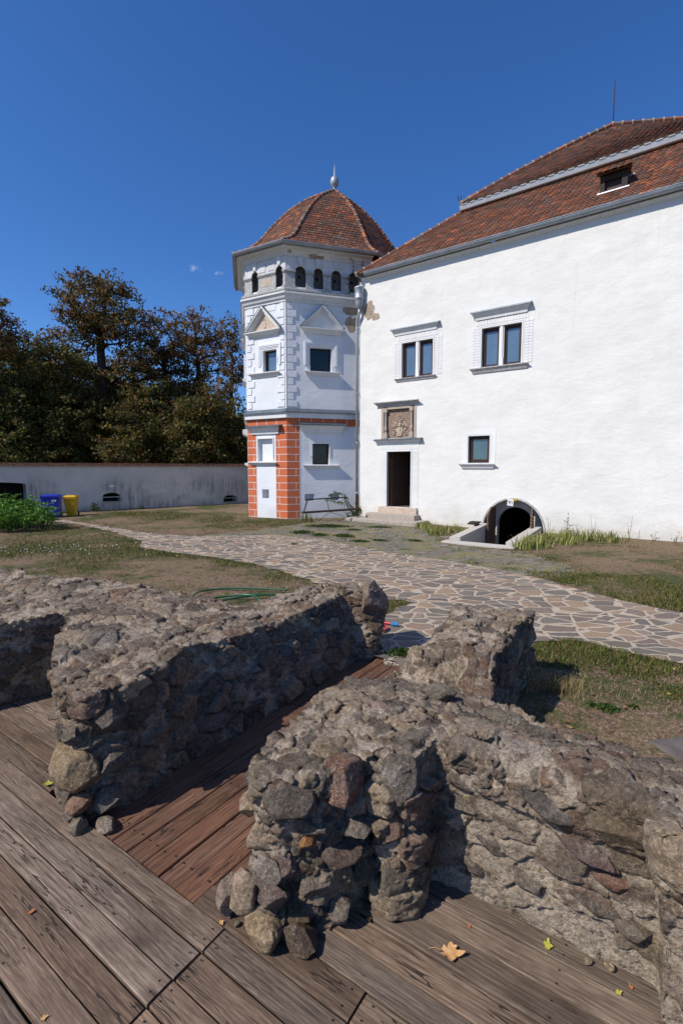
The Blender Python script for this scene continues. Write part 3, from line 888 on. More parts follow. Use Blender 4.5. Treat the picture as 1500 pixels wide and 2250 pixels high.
stroke([(.02, .045, .006), (.045, .02, .012), (.05, -.035, .008), (.03, -.055, .005)])
mb.build('brush_mark', M['ink'], sg)
mb = MB(); mb.fbox(CF, 4.90, 5.02, .96, 1.02, .031, .045); mb.build('tape', M['yellow_plastic'], sg)
mb = MB()
mb.fbox(CF, 3.62, 3.92, .16, .20, .25, .55); mb.fbox(CF, 3.66, 3.96, .205, .25, .2, .5); mb.fbox(CF, 3.8, 3.95, .10, .16, .3, .4)
props(mb.build('wood_scraps', M['dark_wood']), 'dark scrap boards lying beside the left cellar side wall', 'boards')

# ================================================================== THE TOWER
tower = empty('corner_tower', (TC[0] + .8, TC[1] + 2.3, 0), 'white polygonal corner tower with painted orange blocks and a pointed red roof', 'tower')
C3 = TR(3.3, 0, 0)[:2]; C2_ = TR(0, 0, 0)[:2]; C1_ = TL(0, 0, 0)[:2]; C0_ = _c0
C4 = (C3[0] + 1.95, C3[1] + 2.3); C5 = (C4[0] - .1, C4[1] + 2.6); C6 = (C0_[0] + 1.6, C0_[1] + 1.6)
ring_path = [C0_, C1_, C2_, C3, C4, C5, C6]
LL = 1.9
mb = MB()
R_ops = [dict(t0=.90, t1=1.73, zb=5.61, zt=6.46, depth=.25), dict(t0=.98, t1=1.64, zb=2.11, zt=2.90, depth=.25),
         dict(t0=.67, t1=1.04, zb=.72, zt=.99, depth=.3), dict(t0=1.68, t1=2.06, zb=.72, zt=.99, depth=.3)]
arch_wall(mb, TR, 0, 3.3, -.3, 8.6, R_ops, .25, .5, None, 0, zstep=.5)
L_ops = [dict(t0=LL - 1.05 - .02, t1=LL - .43, zb=5.61, zt=6.40, depth=.25), dict(t0=LL - 1.38, t1=LL - .66, zb=2.24, zt=3.10, depth=.14),
         dict(t0=LL - 1.21, t1=LL - .88, zb=.80, zt=1.15, depth=.3)]
arch_wall(mb, TL, 0, LL, -.3, 8.6, L_ops, .25, .5, None, 0, zstep=.5)
arch_wall(mb, TLL, 0, 3.3, -.3, 8.6, [dict(t0=1.2, t1=2.0, zb=5.61, zt=6.4), dict(t0=1.25, t1=1.9, zb=2.2, zt=3.0)], .25, .5, None, 0, zstep=.5)
for a, b in ((C3, C4), (C4, C5), (C5, C6), (C6, C0_)): mb.quad((a[0], a[1], -.3), (b[0], b[1], -.3), (b[0], b[1], 9.9), (a[0], a[1], 9.9))
# backs of the blind recesses
for F, q, d in ((TL, L_ops[1], .14), (TL, L_ops[2], .3), (TR, R_ops[2], .3), (TR, R_ops[3], .3)):
    mb.quad(F(q['t0'], q['zb'], -d), F(q['t1'], q['zb'], -d), F(q['t1'], q['zt'], -d), F(q['t0'], q['zt'], -d))
mb.build('wall', M['tower_plaster'], tower, fixn=False)
# painted blocks
def blocks(F, t0, t1, z0, z1, mb, seams, top_strip=False):
    mb.fbox(F, t0, t1, z0, z1, -.01, .004, 0)
mb = MB(); ln = MB()
CO = [-.0 + .27 * k for k in range(14)]
def painted(F, strips, full, zt=3.85, zs=3.575):
    for (a, b, flip) in strips:
        mb.quad(F(a, -.3, .004), F(b, -.3, .004), F(b, zs, .004), F(a, zs, .004), 0)
    mb.quad(F(full[0], zs, .004), F(full[1], zs, .004), F(full[1], zt, .004), F(full[0], zt, .004), 0)
    lw = .009
    def line(ta, tb, za, zb): mb.quad(F(ta, za, .007), F(tb, za, .007), F(tb, zb, .007), F(ta, zb, .007), 1)
    for (a, b, flip) in strips:
        z = zs; k = 0
        while z > -.1:
            line(a, b, z - lw, z + lw)
            if (k % 2) == 0:
                j = a + (b - a) * (.70 if flip else .30)
                line(j - lw, j + lw, z - .27 + lw, z - lw)
            z -= .27; k += 1
        e = b if flip else a
        line(e - lw, e + lw, 0, zs - lw) if abs(e - full[0]) > .02 and abs(e - full[1]) > .02 else None
    t = full[0] + .46 if full[0] == 0 else full[0] + .46
    n = int((full[1] - full[0]) / .5)
    for k in range(1, n + 1): line(full[0] + (full[1] - full[0]) * k / (n + 1) - lw, full[0] + (full[1] - full[0]) * k / (n + 1) + lw, zs + lw, zt)
painted(TR, [(0, .49, True)], (0, 3.3))
painted(TL, [(LL - .53, LL, False), (0, LL - 1.47, True)], (0, LL))
painted(TLL, [(2.8, 3.3, False)], (0, 3.3))
mb.build('painted_blocks', [M['orange_paint'], M['white_paint']], tower, fixn=False)
# quoins
mb = MB()
def quoins(F, e, sgn, z0=4.24, z1=8.04, wide0=0):
    z = z1 - .02; k = wide0
    while z > z0 + .1:
        wdt = .40 if k % 2 else .26
        zb = max(z0 + .02, z - .235)
        a, b = (e + .06, e + wdt) if sgn > 0 else (e - wdt, e - .06)
        mb.fbox(F, a, b, zb, z, -.01, .028); z -= .272; k += 1
quoins(TR, 0, 1, wide0=0); quoins(TL, LL, -1, wide0=0); quoins(TL, 0, 1, wide0=1); quoins(TLL, 3.3, -1)
for F, a, b in ((TR, .48, .95), (TR, 1.0, 1.5), (TR, 2.05, 2.5), (TL, .45, .85), (TL, 1.0, 1.45)):
    mb.fbox(F, a, b, 7.80, 8.02, -.01, .012)
mb.build('quoin_work', M['tower_plaster'], tower, bevel=.008)
mb = MB(); mb.tube([TR(0, 4.2, .0), TR(0, 8.05, .0)], .03, 8); mb.build('corner_bead', M['white_paint'], tower)
path = [C0_, C1_, C2_, C3]
mb = MB(); mb.sweep(path, [(-.02, 3.85), (.10, 3.85), (.10, 4.00), (.13, 4.02), (.13, 4.05), (-.02, 4.07)]); mb.build('string_course', M['trim'], tower)
mb = MB(); mb.sweep(path, [(-.02, 4.08), (.15, 4.06), (.15, 4.03), (.156, 4.03), (.156, 4.075), (.02, 4.20), (-.02, 4.20)]); mb.build('metal_cap', M['zinc_dark'], tower)
mb = MB()
mb.sweep(path, [(-.02, 8.05), (.04, 8.05), (.05, 8.12), (.10, 8.16), (.13, 8.24), (.19, 8.30), (.19, 8.36), (-.02, 8.40)])
mb.build('cornice', M['trim'], tower)
mb = MB()
mb.sweep(path, [(-.1, 8.39), (.06, 8.39), (.15, 8.43), (.15, 8.48), (.08, 8.52), (-.1, 8.55)])
mb.build('ledge', M['attic_stone'], tower)
# attic arcade
def attic(F, t0, t1, niches, panels):
    mb = MB()
    nops = [dict(t0=a, t1=b, zb=8.54, zt=9.33, rise=(b - a) / 2, depth=.24) for a, b in niches]
    arch_wall(mb, F, t0, t1, 8.5, 9.9, nops, .22, .6, None, 0, 1, zstep=2)
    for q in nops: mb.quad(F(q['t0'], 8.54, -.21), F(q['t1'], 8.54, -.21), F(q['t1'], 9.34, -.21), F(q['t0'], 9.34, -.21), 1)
    o_ = mb.build('attic_wall', [M['attic_plaster'], M['niche_dark']], tower, fixn=False)
    # grey piers with base and capital
    edges = [t0] + [x for n_ in niches for x in n_] + [t1]
    for a, b in zip(edges[::2], edges[1::2]):
        if b - a < .03: continue
        mb = MB()
        mb.fbox(F, a, b, 8.54, 9.08, -.01, .012)
        mb.fbox(F, a - (.02 if a > t0 else 0), b + (.02 if b < t1 else 0), 8.54, 8.62, 0, .05)
        mb.fbox(F, a, b, 8.62, 8.66, 0, .03)
        mb.fbox(F, a - (.02 if a > t0 else 0), b + (.02 if b < t1 else 0), 9.11, 9.16, 0, .06)
        n = int((b - a) / .055)
        for k in range(n): mb.fbox(F, a + (b - a) * (k + .15) / n, a + (b - a) * (k + .75) / n, 9.06, 9.11, 0, .04)
        mb.build('pier', M['attic_stone'], tower)
    for a, b in niches:
        c = (a + b) / 2; mb = MB()
        mb.add([F(c - .07, 9.36, .0), F(c + .07, 9.36, 0), F(c + .10, 9.64, 0), F(c - .10, 9.64, 0), F(c - .055, 9.36, .06), F(c + .055, 9.36, .06), F(c + .085, 9.64, .07), F(c - .085, 9.64, .07)],
               [(0, 1, 5, 4), (1, 2, 6, 5), (2, 3, 7, 6), (3, 0, 4, 7), (4, 5, 6, 7), (0, 3, 2, 1)])
        n = 10
        for k in range(n):
            a0, a1 = math.pi * k / n, math.pi * (k + 1) / n; h = (b - a) / 2
            P = lambda an, r_, o: F(c - r_ * math.cos(an), 9.33 - h + r_ * math.sin(an), o)
            mb.hexa([P(a0, h, .03), P(a1, h, .03), P(a1, h, 0), P(a0, h, 0), P(a0, h + .045, .03), P(a1, h + .045, .03), P(a1, h + .045, 0), P(a0, h + .045, 0)])
        mb.build('keystone', M['attic_plaster'], tower)
    for a, b in panels:
        mb = MB(); mb.fbox(F, a, b, 9.25, 9.60, 0, .018); mb.build('raised_panel', M['attic_plaster'], tower)
    for a, b in niches:
        mb = MB()
        mb.tube([F((a + b) / 2, 9.02, -.20), F((a + b) / 2, 9.02, -.195)], .06, 12)
        mb.build('vent_hole', M['dark_inside'], tower)
attic(TR, 0, 3.3, [(.36, .76), (1.05, 1.42), (1.73, 2.12), (2.42, 2.80)], [(.12, .4), (.72, 1.08), (1.40, 1.76), (2.1, 2.45)])
attic(TL, 0, LL, [(LL - 1.55, LL - 1.24), (LL - .42, LL - .10)], [(LL - 1.2, LL - .9), (LL - .78, LL - .45)])
attic(TLL, 0, 3.3, [(1.2, 1.6), (2.4, 2.8)], [])
mb = MB(); mb.fbox(TL, LL - 1.08, LL - .66, 8.72, 8.98, .0, .02); mb.build('inset_tablet', M['warm_stone'], tower)
mb = MB()
mb.sweep(path, [(-.02, 9.66), (.03, 9.66), (.05, 9.72), (.12, 9.78), (.14, 9.84), (.30, 9.86), (.30, 9.92), (-.02, 9.94)])
mb.build('cornice', M['attic_plaster'], tower)
# gutter round the tower
def outset(path, o):
    res = []
    n = len(path)
    for i, p in enumerate(path):
        def dr(a, b):
            l = math.hypot(b[0] - a[0], b[1] - a[1]); return ((b[0] - a[0]) / l, (b[1] - a[1]) / l)
        if 0 < i < n - 1: d1 = dr(path[i - 1], p); d2 = dr(p, path[i + 1])
        elif i == 0: d1 = d2 = dr(p, path[1])
        else: d1 = d2 = dr(path[-2], p)
        n1 = (d1[1], -d1[0]); n2 = (d2[1], -d2[0]); mx, my = n1[0] + n2[0], n1[1] + n2[1]; q = 2 / (mx * mx + my * my)
        res.append((p[0] + mx * q * o, p[1] + my * q * o))
    return res
gp = [C0_, C1_, C2_, C3, C4]
mb = MB(); seg = 9; o_, z_, r_ = .38, 9.99, .085
pr = [(o_ + r_ * math.cos(a), z_ + r_ * math.sin(a)) for a in [math.pi * (1 + k / seg) for k in range(seg + 1)]]
pr += [(o_ + r_ * .86 * math.cos(a), z_ + r_ * .86 * math.sin(a)) for a in [math.pi * (2 - k / seg) for k in range(seg + 1)]]
mb.sweep(gp, pr)
eo = outset(gp, o_ + r_)
mb.tube([(p[0], p[1], z_) for p in eo], .014, 6)
for a, b in zip(outset(gp, o_), outset(gp, o_)[1:]):
    l = math.hypot(b[0] - a[0], b[1] - a[1]); n = int(l / .8)
    F_ = Frame(a[0], a[1], b[0] - a[0], b[1] - a[1])
    for k in range(n):
        t = l * (k + .5) / n; r2 = r_ + .008
        q1 = [(r2 * math.cos(x), z_ + r2 * math.sin(x)) for x in [math.pi * (1 + j / seg) for j in range(seg + 1)]] + [((r_ + .001) * math.cos(x), z_ + (r_ + .001) * math.sin(x)) for x in [math.pi * (2 - j / seg) for j in range(seg + 1)]]
        mb.prof(F_, t, t + .03, q1)
mb.build('gutter', M['zinc'], tower)
# tower roof: bellied pyramid
AP = Vector((-.28, 20.9, 13.2))
ev = [(p[0], p[1], 9.98) for p in outset(ring_path + [ring_path[0]], .42)][:-1]
ev[0] = (C0_[0] - .42, C0_[1] + .1, 9.98)
PF = [(0, 1), (.05, .90), (.12, .81), (.2, .75), (.37, .645), (.62, .47), (.8, .295), (.92, .135), (1, 0.012)]
def prof_r(f):
    for (a, b), (c, d) in zip(PF, PF[1:]):
        if f <= c: return b + (d - b) * (f - a) / (c - a)
    return 0.01
def hip(i):
    e = Vector(ev[i])
    def g(s_):
        f = s_ ** 1.0
        r1 = prof_r(f); return (AP.x + (e.x - AP.x) * r1, AP.y + (e.y - AP.y) * r1, e.z + (AP.z - e.z) * f)
    return g
mb = MB()
nv = len(ev)
for i in range(nv):
    a, b = hip(i), hip((i + 1) % nv)
    if i in (0, 1, 2, 3): tile_face(mb, a, b, 30, .165, lift=.024)
    under_face(mb, a, b, 24)
for i in range(nv): ridge_tiles(mb, [hip(i)(k / 14) for k in range(15)], .07, .27)
mb.build('roof', [M['tile'], M['mortar_lime']], tower, fixn=False)
mb = MB()
mb.lathe((AP.x, AP.y, 13.13), [(.16, 0), (.09, .06), (.07, .12), (.075, .20), (.14, .26), (.17, .34), (.178, .42), (.165, .51), (.12, .59), (.06, .63), (.035, .68), (.022, .85), (.006, 1.12)], 20)
mb.build('finial', M['zinc'], tower, smooth=True)
# windows in tower
def stepped(F, t0, t1, z0, z1, parent, mt='tower_plaster', zdrop=.2):
    mb = MB()
    for k, (a, b, o) in enumerate(((.0, .05, .012), (.05, .10, .028), (.10, .15, .045), (.15, .215, .06))):
        for (x0, x1) in ((t0 - b, t0 - a), (t1 + a, t1 + b)): mb.fbox(F, x0, x1, z0 + zdrop, z1 + b, -.01, o)
        mb.fbox(F, t0 - a, t1 + a, z1 + a, z1 + b, -.01, o)
    for (x0, x1) in ((t0 - .16, t0), (t1, t1 + .16)): mb.fbox(F, x0, x1, z0, z0 + zdrop, -.01, .03)
    return mb.build('window', M[mt], parent)
def pediment(F, t0, t1, z0, zc, zt, d, parent, lab=False):
    c = (t0 + t1) / 2
    o_ = cornice(F, t0, t1, z0, zc, d, parent, False, 'pediment')
    mb = MB()
    th = .17
    for s_ in (0, 1):
        e = t0 if s_ == 0 else t1; sg_ = 1 if s_ == 0 else -1
        for (k0, k1, dd) in ((0, .35, d), (.35, .65, d * .7), (.65, 1.0, d * .35)):
            ax = lambda k: (e + sg_ * th * k * 1.2, zc)
            A0 = (e + sg_ * th * k0 * 1.25, zc + 0.0); A1 = (e + sg_ * th * k1 * 1.25, zc + 0.0)
            B0 = (c, zt - th * k0 * 1.35); B1 = (c, zt - th * k1 * 1.35)
            q = [A0, B0, B1, A1]
            mb.hexa([F(a, b, 0) for a, b in q] + [F(a, b, dd) for a, b in q])
    mb.build('raking_moulding', M['trim'], o_)
    mb = MB()
    q = [(t0 - .012, zc - .01), (c, zt + .016), (t1 + .012, zc - .01), (t1 + .0, zc - .03), (c, zt + .001), (t0, zc - .03)]
    mb.hexa([F(a, b, -0.0) for a, b in (q[0], q[1], q[4], q[5])] + [F(a, b, d + .01) for a, b in (q[0], q[1], q[4], q[5])])
    mb.hexa([F(a, b, 0) for a, b in (q[1], q[2], q[3], q[4])] + [F(a, b, d + .01) for a, b in (q[1], q[2], q[3], q[4])])
    mb.build('lead_edge', M['zinc_dark'], o_)
    mb = MB()
    mb.add([F(t0 + .2, zc, .012), F(t1 - .2, zc, .012), F(c, zt - .22, .012), F(t0 + .2, zc, -.01), F(t1 - .2, zc, -.01), F(c, zt - .22, -.01)], [(0, 1, 2), (3, 5, 4), (0, 3, 4, 1), (1, 4, 5, 2), (2, 5, 3, 0)])
    if lab:
        q = [(c - .1, zc + .12), (c, zc + .05), (c + .1, zc + .12), (c + .11, zc + .28), (c, zc + .36), (c - .11, zc + .28)]
        mb.add([F(a, b, .012) for a, b in q] + [F(c + (a - c) * .9, zc + .2 + (b - zc - .2) * .9, .03) for a, b in q], [tuple(range(6, 12))] + [(i, (i + 1) % 6, 6 + (i + 1) % 6, 6 + i) for i in range(6)])
        mb.tube([F(c - .05, zc + .38, .02), F(c, zc + .43, .03), F(c + .05, zc + .38, .02)], .018, 6)
    mb.build('tympanum', M['warm_stone'] if lab else M['trim'], o_)
    return o_
tw1 = stepped(TR, .90, 1.73, 5.61, 6.46, tower); tw1['label'] = 'pedimented dark window on the wider upper face'
sash(TR, .90, 1.73, 5.61, 6.46, -.14, tw1, 'pane_dark', .03)
pediment(TR, .52, 2.22, 6.96, 7.22, 8.02, .17, tower)
sill(TR, .66, 2.08, 5.44, 5.60, .125, tw1, 'trim')
tw2 = stepped(TL, LL - 1.07, LL - .43, 5.61, 6.40, tower); tw2['label'] = 'window below the carved pediment on the narrow upper face'
sash(TL, LL - 1.07, LL - .43, 5.61, 6.40, -.2, tw2, 'pane_blue', .045)
pediment(TL, LL - 1.84, LL - .14, 6.92, 7.14, 8.0, .20, tower, True)
sill(TL, LL - 1.72, LL - .22, 5.42, 5.59, .15, tw2, 'trim')
mb = MB(); ring(mb, TR, .98, 1.64, 2.42, 2.90, .05, -.01, .022); ring(mb, TR, .93, 1.69, 2.42, 2.95, .04, -.01, .012)
tw3 = mb.build('window', M['white_paint'], tower); tw3['label'] = 'small dark window in the wider ground floor face'
sash(TR, .98, 1.64, 2.11, 2.90, -.16, tw3, 'pane_dark', .035)
cornice(TR, .46, 2.26, 3.31, 3.70, .16, tw3, True, 'cornice', 'trim', 'zinc_dark')
sill(TR, .58, 2.08, 1.96, 2.10, .115, tw3, 'trim')
mb = MB()
ring(mb, TL, LL - 1.38, LL - .66, 2.24, 3.10, .035, -.01, .03)
mb.quad(TL(LL - 1.47, 2.2, .009), TL(LL - .53, 2.2, .009), TL(LL - .53, 3.3, .009), TL(LL - 1.47, 3.3, .009)) if False else None
tw4 = mb.build('blind_window', M['white_paint'], tower)
cornice(TL, LL - 1.82, LL - .22, 3.27, 3.62, .20, tw4, True, 'cornice', 'trim', 'zinc_dark')
sill(TL, LL - 1.82, LL - .40, 2.08, 2.22, .14, tw4, 'trim')
# far left face mouldings seen edge on
pediment(TLL, .9, 2.5, 6.95, 7.2, 7.95, .2, tower); 
mb = MB(); ring(mb, TLL, 1.2, 2.0, 5.61, 6.4, .2, -.01, .1); mb.build('window', M['tower_plaster'], tower)
mb = MB(); mb.prof(TLL, .9, 2.4, [(0, 5.44), (.16, 5.52), (.16, 5.6), (0, 5.61)]); mb.prof(TLL, 1.0, 2.3, [(0, 3.3), (.2, 3.4), (.2, 3.55), (0, 3.6)]); mb.prof(TLL, 1.0, 2.3, [(0, 2.05), (.14, 2.1), (.14, 2.18), (0, 2.2)])
mb.build('ledge', M['trim'], tower)

# rain hopper and downpipe in the nook
pipe = empty('downpipe', (.62, 18.85, 0), 'grey zinc downpipe with a bulbous hopper between tower and castle', 'downpipe')
hx, hy = .66, 18.66
mb = MB()
mb.lathe((hx, hy, 0), [(.05, 7.83), (.07, 7.86), (.12, 7.93), (.155, 8.05), (.165, 8.18), (.185, 8.20), (.185, 8.24), (.17, 8.26), (.175, 8.55), (.19, 8.57), (.19, 8.62), (.10, 8.66), (.04, 8.70)], 18)
mb.build('hopper', M['zinc'], pipe, smooth=True)
mb = MB(); px_, py_ = .60, 18.80
mb.tube([(hx, hy, 7.85), (hx, hy, 7.72), (hx - .05, hy + .07, 7.55), (px_ - .02, py_, 7.35), (px_ - .02, py_, 7.2), (px_, py_, .9)], .052, 12)
for z in (7.15, 4.75, 2.9, 1.0): mb.tube([(px_, py_, z), (px_, py_, z + .05)], .064, 12)
mb.build('pipe', M['zinc'], pipe, smooth=True)
mb = MB(); mb.tube([(px_, py_, .95), (px_, py_, -.1)], .062, 12); mb.build('foot_pipe', M['rust_iron'], pipe)
mb = MB()
for z in (7.0, 4.78, 2.92): mb.tube([(px_ - .09, py_ - .01, z), (px_ + .12, py_ + .08, z)], .012, 6)
mb.build('bracket', M['black_iron'], pipe)
# lightning cable from the finial down to the castle roof
cab = empty('lightning_cable', (AP.x, AP.y, 13.1), 'thin black lightning cable hanging from the tower tip to the castle roof', 'cable')
a = Vector((AP.x + .05, AP.y, 13.17)); b = Vector((2.35, 20.9, 10.7)); mb = MB(); pts_ = []
for k in range(17):
    f = k / 16; p = a.lerp(b, f); p.z += .12 * math.sin(math.pi * f) + .03; pts_.append(tuple(p))
mb.tube(pts_, .011, 5); mb.build('wire', M['black_iron'], cab)
mb = MB()
for k in (2, 6, 10, 14): mb.tube([pts_[k], (pts_[k][0] - .05, pts_[k][1], pts_[k][2] - .22)], .011, 5)
mb.build('spacer', M['black_iron'], cab)
# ================================================================== GROUND
def gh(x, y):
    """ground height"""
    x = np.asarray(x, float); y = np.asarray(y, float)
    cx, cy = CF(4.8, 0, 3.0)[:2]
    d = np.hypot((x - cx), (y - cy))
    return .02 - .19 * np.exp(-(d / 2.6) ** 2)
def inpoly(px, py, poly):
    px = np.asarray(px, float); py = np.asarray(py, float); r = np.zeros(px.shape, bool)
    n = len(poly)
    for i in range(n):
        x0, y0 = poly[i]; x1, y1 = poly[(i + 1) % n]
        c = ((y0 > py) != (y1 > py)) & (px < (x1 - x0) * (py - y0) / (y1 - y0 + 1e-12) + x0)
        r ^= c
    return r
def segdist(px, py, poly):
    d = np.full(np.shape(px), 1e9); n = len(poly)
    for i in range(n):
        x0, y0 = poly[i]; x1, y1 = poly[(i + 1) % n]
        dx, dy = x1 - x0, y1 - y0; t = np.clip(((px - x0) * dx + (py - y0) * dy) / (dx * dx + dy * dy + 1e-12), 0, 1)
        d = np.minimum(d, np.hypot(px - x0 - t * dx, py - y0 - t * dy))
    return d
PATH = [(-11.5, 18.9), (-9.49, 17.5), (-7.44, 15.8), (-5.87, 14.6), (-4.59, 14.0), (-3.28, 13.9), (-2.05, 14.1), (-.65, 13.5), (.78, 11.9), (2.03, 10.72), (2.99, 9.57), (3.59, 8.39), (4.05, 7.2), (4.65, 6.4), (6.5, 4.6), (9, 2.4),
        (7.6, .9), (5.2, 3.1), (3.41, 4.71), (2.95, 5.09), (2.62, 5.44), (2.2, 5.35), (1.7, 4.8), (1.2, 4.3), (.66, 4.55), (.40, 4.95), (.34, 5.52), (.47, 6.11), (.68, 6.5), (1.03, 6.95), (.56, 7.28), (.07, 7.75), (-.47, 8.22), (-.93, 8.86), (-1.76, 9.8), (-2.8, 10.55), (-3.89, 11.13), (-4.95, 11.86), (-5.34, 12.86), (-7.06, 14.88), (-9.42, 17.0), (-11.9, 18.4)]
COB = [(-4.2, 13.85), (-3.0, 14.9), (-1.9, 16.3), (-.9, 17.7), (.6, 18.5), CF(-.9, 0, .9)[:2], CF(2.0, 0, .9)[:2], CF(3.6, 0, 1.9)[:2], CF(3.6, 0, 2.9)[:2], CF(6.1, 0, 3.1)[:2], (4.6, 9.4), (3.9, 8.5), (3.2, 8.9), (2.2, 10.0), (.9, 11.3), (-.5, 13.0), (-2.0, 13.6)]
DECKPOLY = [ab(-12, -9)[:2], ab(6, -9)[:2], ab(6, .8)[:2], ab(.9, .85)[:2], ab(.1, .5)[:2], ab(.1, 2.85)[:2], ab(-.9, 3.0)[:2], ab(-.95, .5)[:2], ab(-2.6, .9)[:2], ab(-12, .9)[:2]]
# one ground sheet in the castle's directions, with the cellar pit and the deck's bed left out
def lines(a, b, step, extra):
    s_ = set(np.round(np.arange(a, b + 1e-6, step), 3).tolist()) | set(extra); return sorted(s_)
tl = [-1500, -600, -250, -120, -60, -40] + lines(-28, 26, .25, [3.85, 5.75]) + [40, 60, 120, 250, 600, 1500]
olr = [-1500, -600, -250, -120, -60, -35, -20, -14, -10, -7, -6, -4, -2, -1] + lines(-.5, 26, .25, [2.40, .0]) + [30, 40, 60, 120, 250, 600, 1500]
T_, S_ = np.meshgrid(tl, olr, indexing='ij')
X_ = CF.p[0] + CF.d[0] * T_ + CF.n[0] * S_; Y_ = CF.p[1] + CF.d[1] * T_ + CF.n[1] * S_
Z_ = gh(X_, Y_)
nz1 = vnoise(np.stack([X_.ravel() * .9, Y_.ravel() * .9, X_.ravel() * 0], 1), 3).reshape(X_.shape)
dP = np.where(inpoly(X_, Y_, PATH) | inpoly(X_, Y_, COB), 0, np.minimum(segdist(X_, Y_, PATH), segdist(X_, Y_, COB)))
near = (np.hypot(X_, Y_) < 60)
Z_ = Z_ + np.where(near, .035 * nz1 * np.clip(dP * 1.5, 0, 1), 0)
ind = inpoly(X_, Y_, DECKPOLY)
Z_ = np.where(ind, -.30, Z_)
mb = MB(); nT, nS = X_.shape
vs = [(float(x), float(y), float(z)) for x, y, z in zip(X_.ravel(), Y_.ravel(), Z_.ravel())]
fs = []
for i in range(nT - 1):
    tm = (tl[i] + tl[i + 1]) / 2
    for j in range(nS - 1):
        om = (olr[j] + olr[j + 1]) / 2
        if 3.85 < tm < 5.75 and -6 < om < 2.40: continue
        a = i * nS + j; fs.append((a, a + 1, a + nS + 1, a + nS))
mb.add(vs, fs)
GREEN = [((1.0, 6.6), .55), ((.75, 6.9), .4), ((2.45, 5.25), .55), ((2.9, 4.95), .45), ((2.15, 4.9), .3), ((-1.0, 8.6), .5), ((-2.2, 9.9), .6), ((-4.2, 10.9), .8), ((3.75, 4.3), .4), ((4.9, 7.3), 1.0), ((5.6, 6.7), 1.0), ((4.4, 8.4), .8), ((6.8, 9.4), .8), ((8.6, 10.2), .9),
         ((-5.6, 11.3), 1.0), ((-7.5, 13.2), 1.4), ((-9.2, 15.2), 1.6), ((-3.4, 16.6), 1.2), ((-5.3, 18.6), 1.6), ((-8.5, 19.9), 1.5), ((-6.8, 21.5), 1.8), ((-2.2, 17.6), .9), ((-5.0, 9.2), .9), ((-7.5, 11.0), 1.0)]
def greenf(x, y):
    x = np.asarray(x, float); y = np.asarray(y, float)
    p = np.stack([x * .55, y * .55, x * 0 + 3], 1)
    g = .36 + .55 * fbm(p, 4, 9, .6) + .3 * fbm(p * 5, 2, 4)
    for (c, r) in GREEN:
        d = np.hypot(x - c[0], y - c[1]) / r
        g = g + .55 * np.exp(-d * d * 1.2)
    return g
t = NT('ground'); p = t.pos()
n1 = t.noise(p, .55, 6, .62); n2 = t.noise(p, 5, 6, .7); n3 = t.noise(p, 38, 4, .7); n4 = t.noise(p, 150, 2)
soil = t.ramp(n3, [(.36, (.075, .045, .03)), (.5, (.205, .13, .095)), (.64, (.38, .265, .20))])
dry = t.ramp(n3, [(.3, (.13, .088, .05)), (.55, (.25, .185, .11)), (.75, (.42, .33, .20))])
c = t.mix(t.rng(n2, .42, .6), soil, dry)
nm_ = t.noise(p, 14, 5, .7); c = t.mix(t.rng(nm_, .42, .30, 0, .6), c, (.065, .045, .030)); c = t.mix(t.rng(nm_, .58, .70, 0, .5), c, (.36, .27, .18))
gr = t.ramp(n3, [(.3, (.022, .038, .010)), (.55, (.05, .078, .018)), (.75, (.10, .12, .035))])
gm = t.math('ADD', t.math('MULTIPLY', n1, .75), t.math('MULTIPLY', n2, .45))
c = t.mix(t.rng(gm, .57, .68, 0, .8), c, gr)
tf = t.noise(p, 7, 5, .75); c = t.mix(t.math('MULTIPLY', t.rng(tf, .53, .62), t.rng(gm, .44, .58, .15, .9)), c, gr)
far = t.rng(t.vmath('LENGTH', p, out=1), 60, 140)
c = t.mix(far, c, (.05, .07, .025))
h = t.math('ADD', t.math('MULTIPLY', n3, .8), t.math('MULTIPLY', n4, .4))
M['ground'] = t.done(c, .97, t.bump(h, .9, .035), .1)
g_ = mb.build('ground', M['ground'], None, smooth=True, fixn=False)
props(g_, kind='structure')

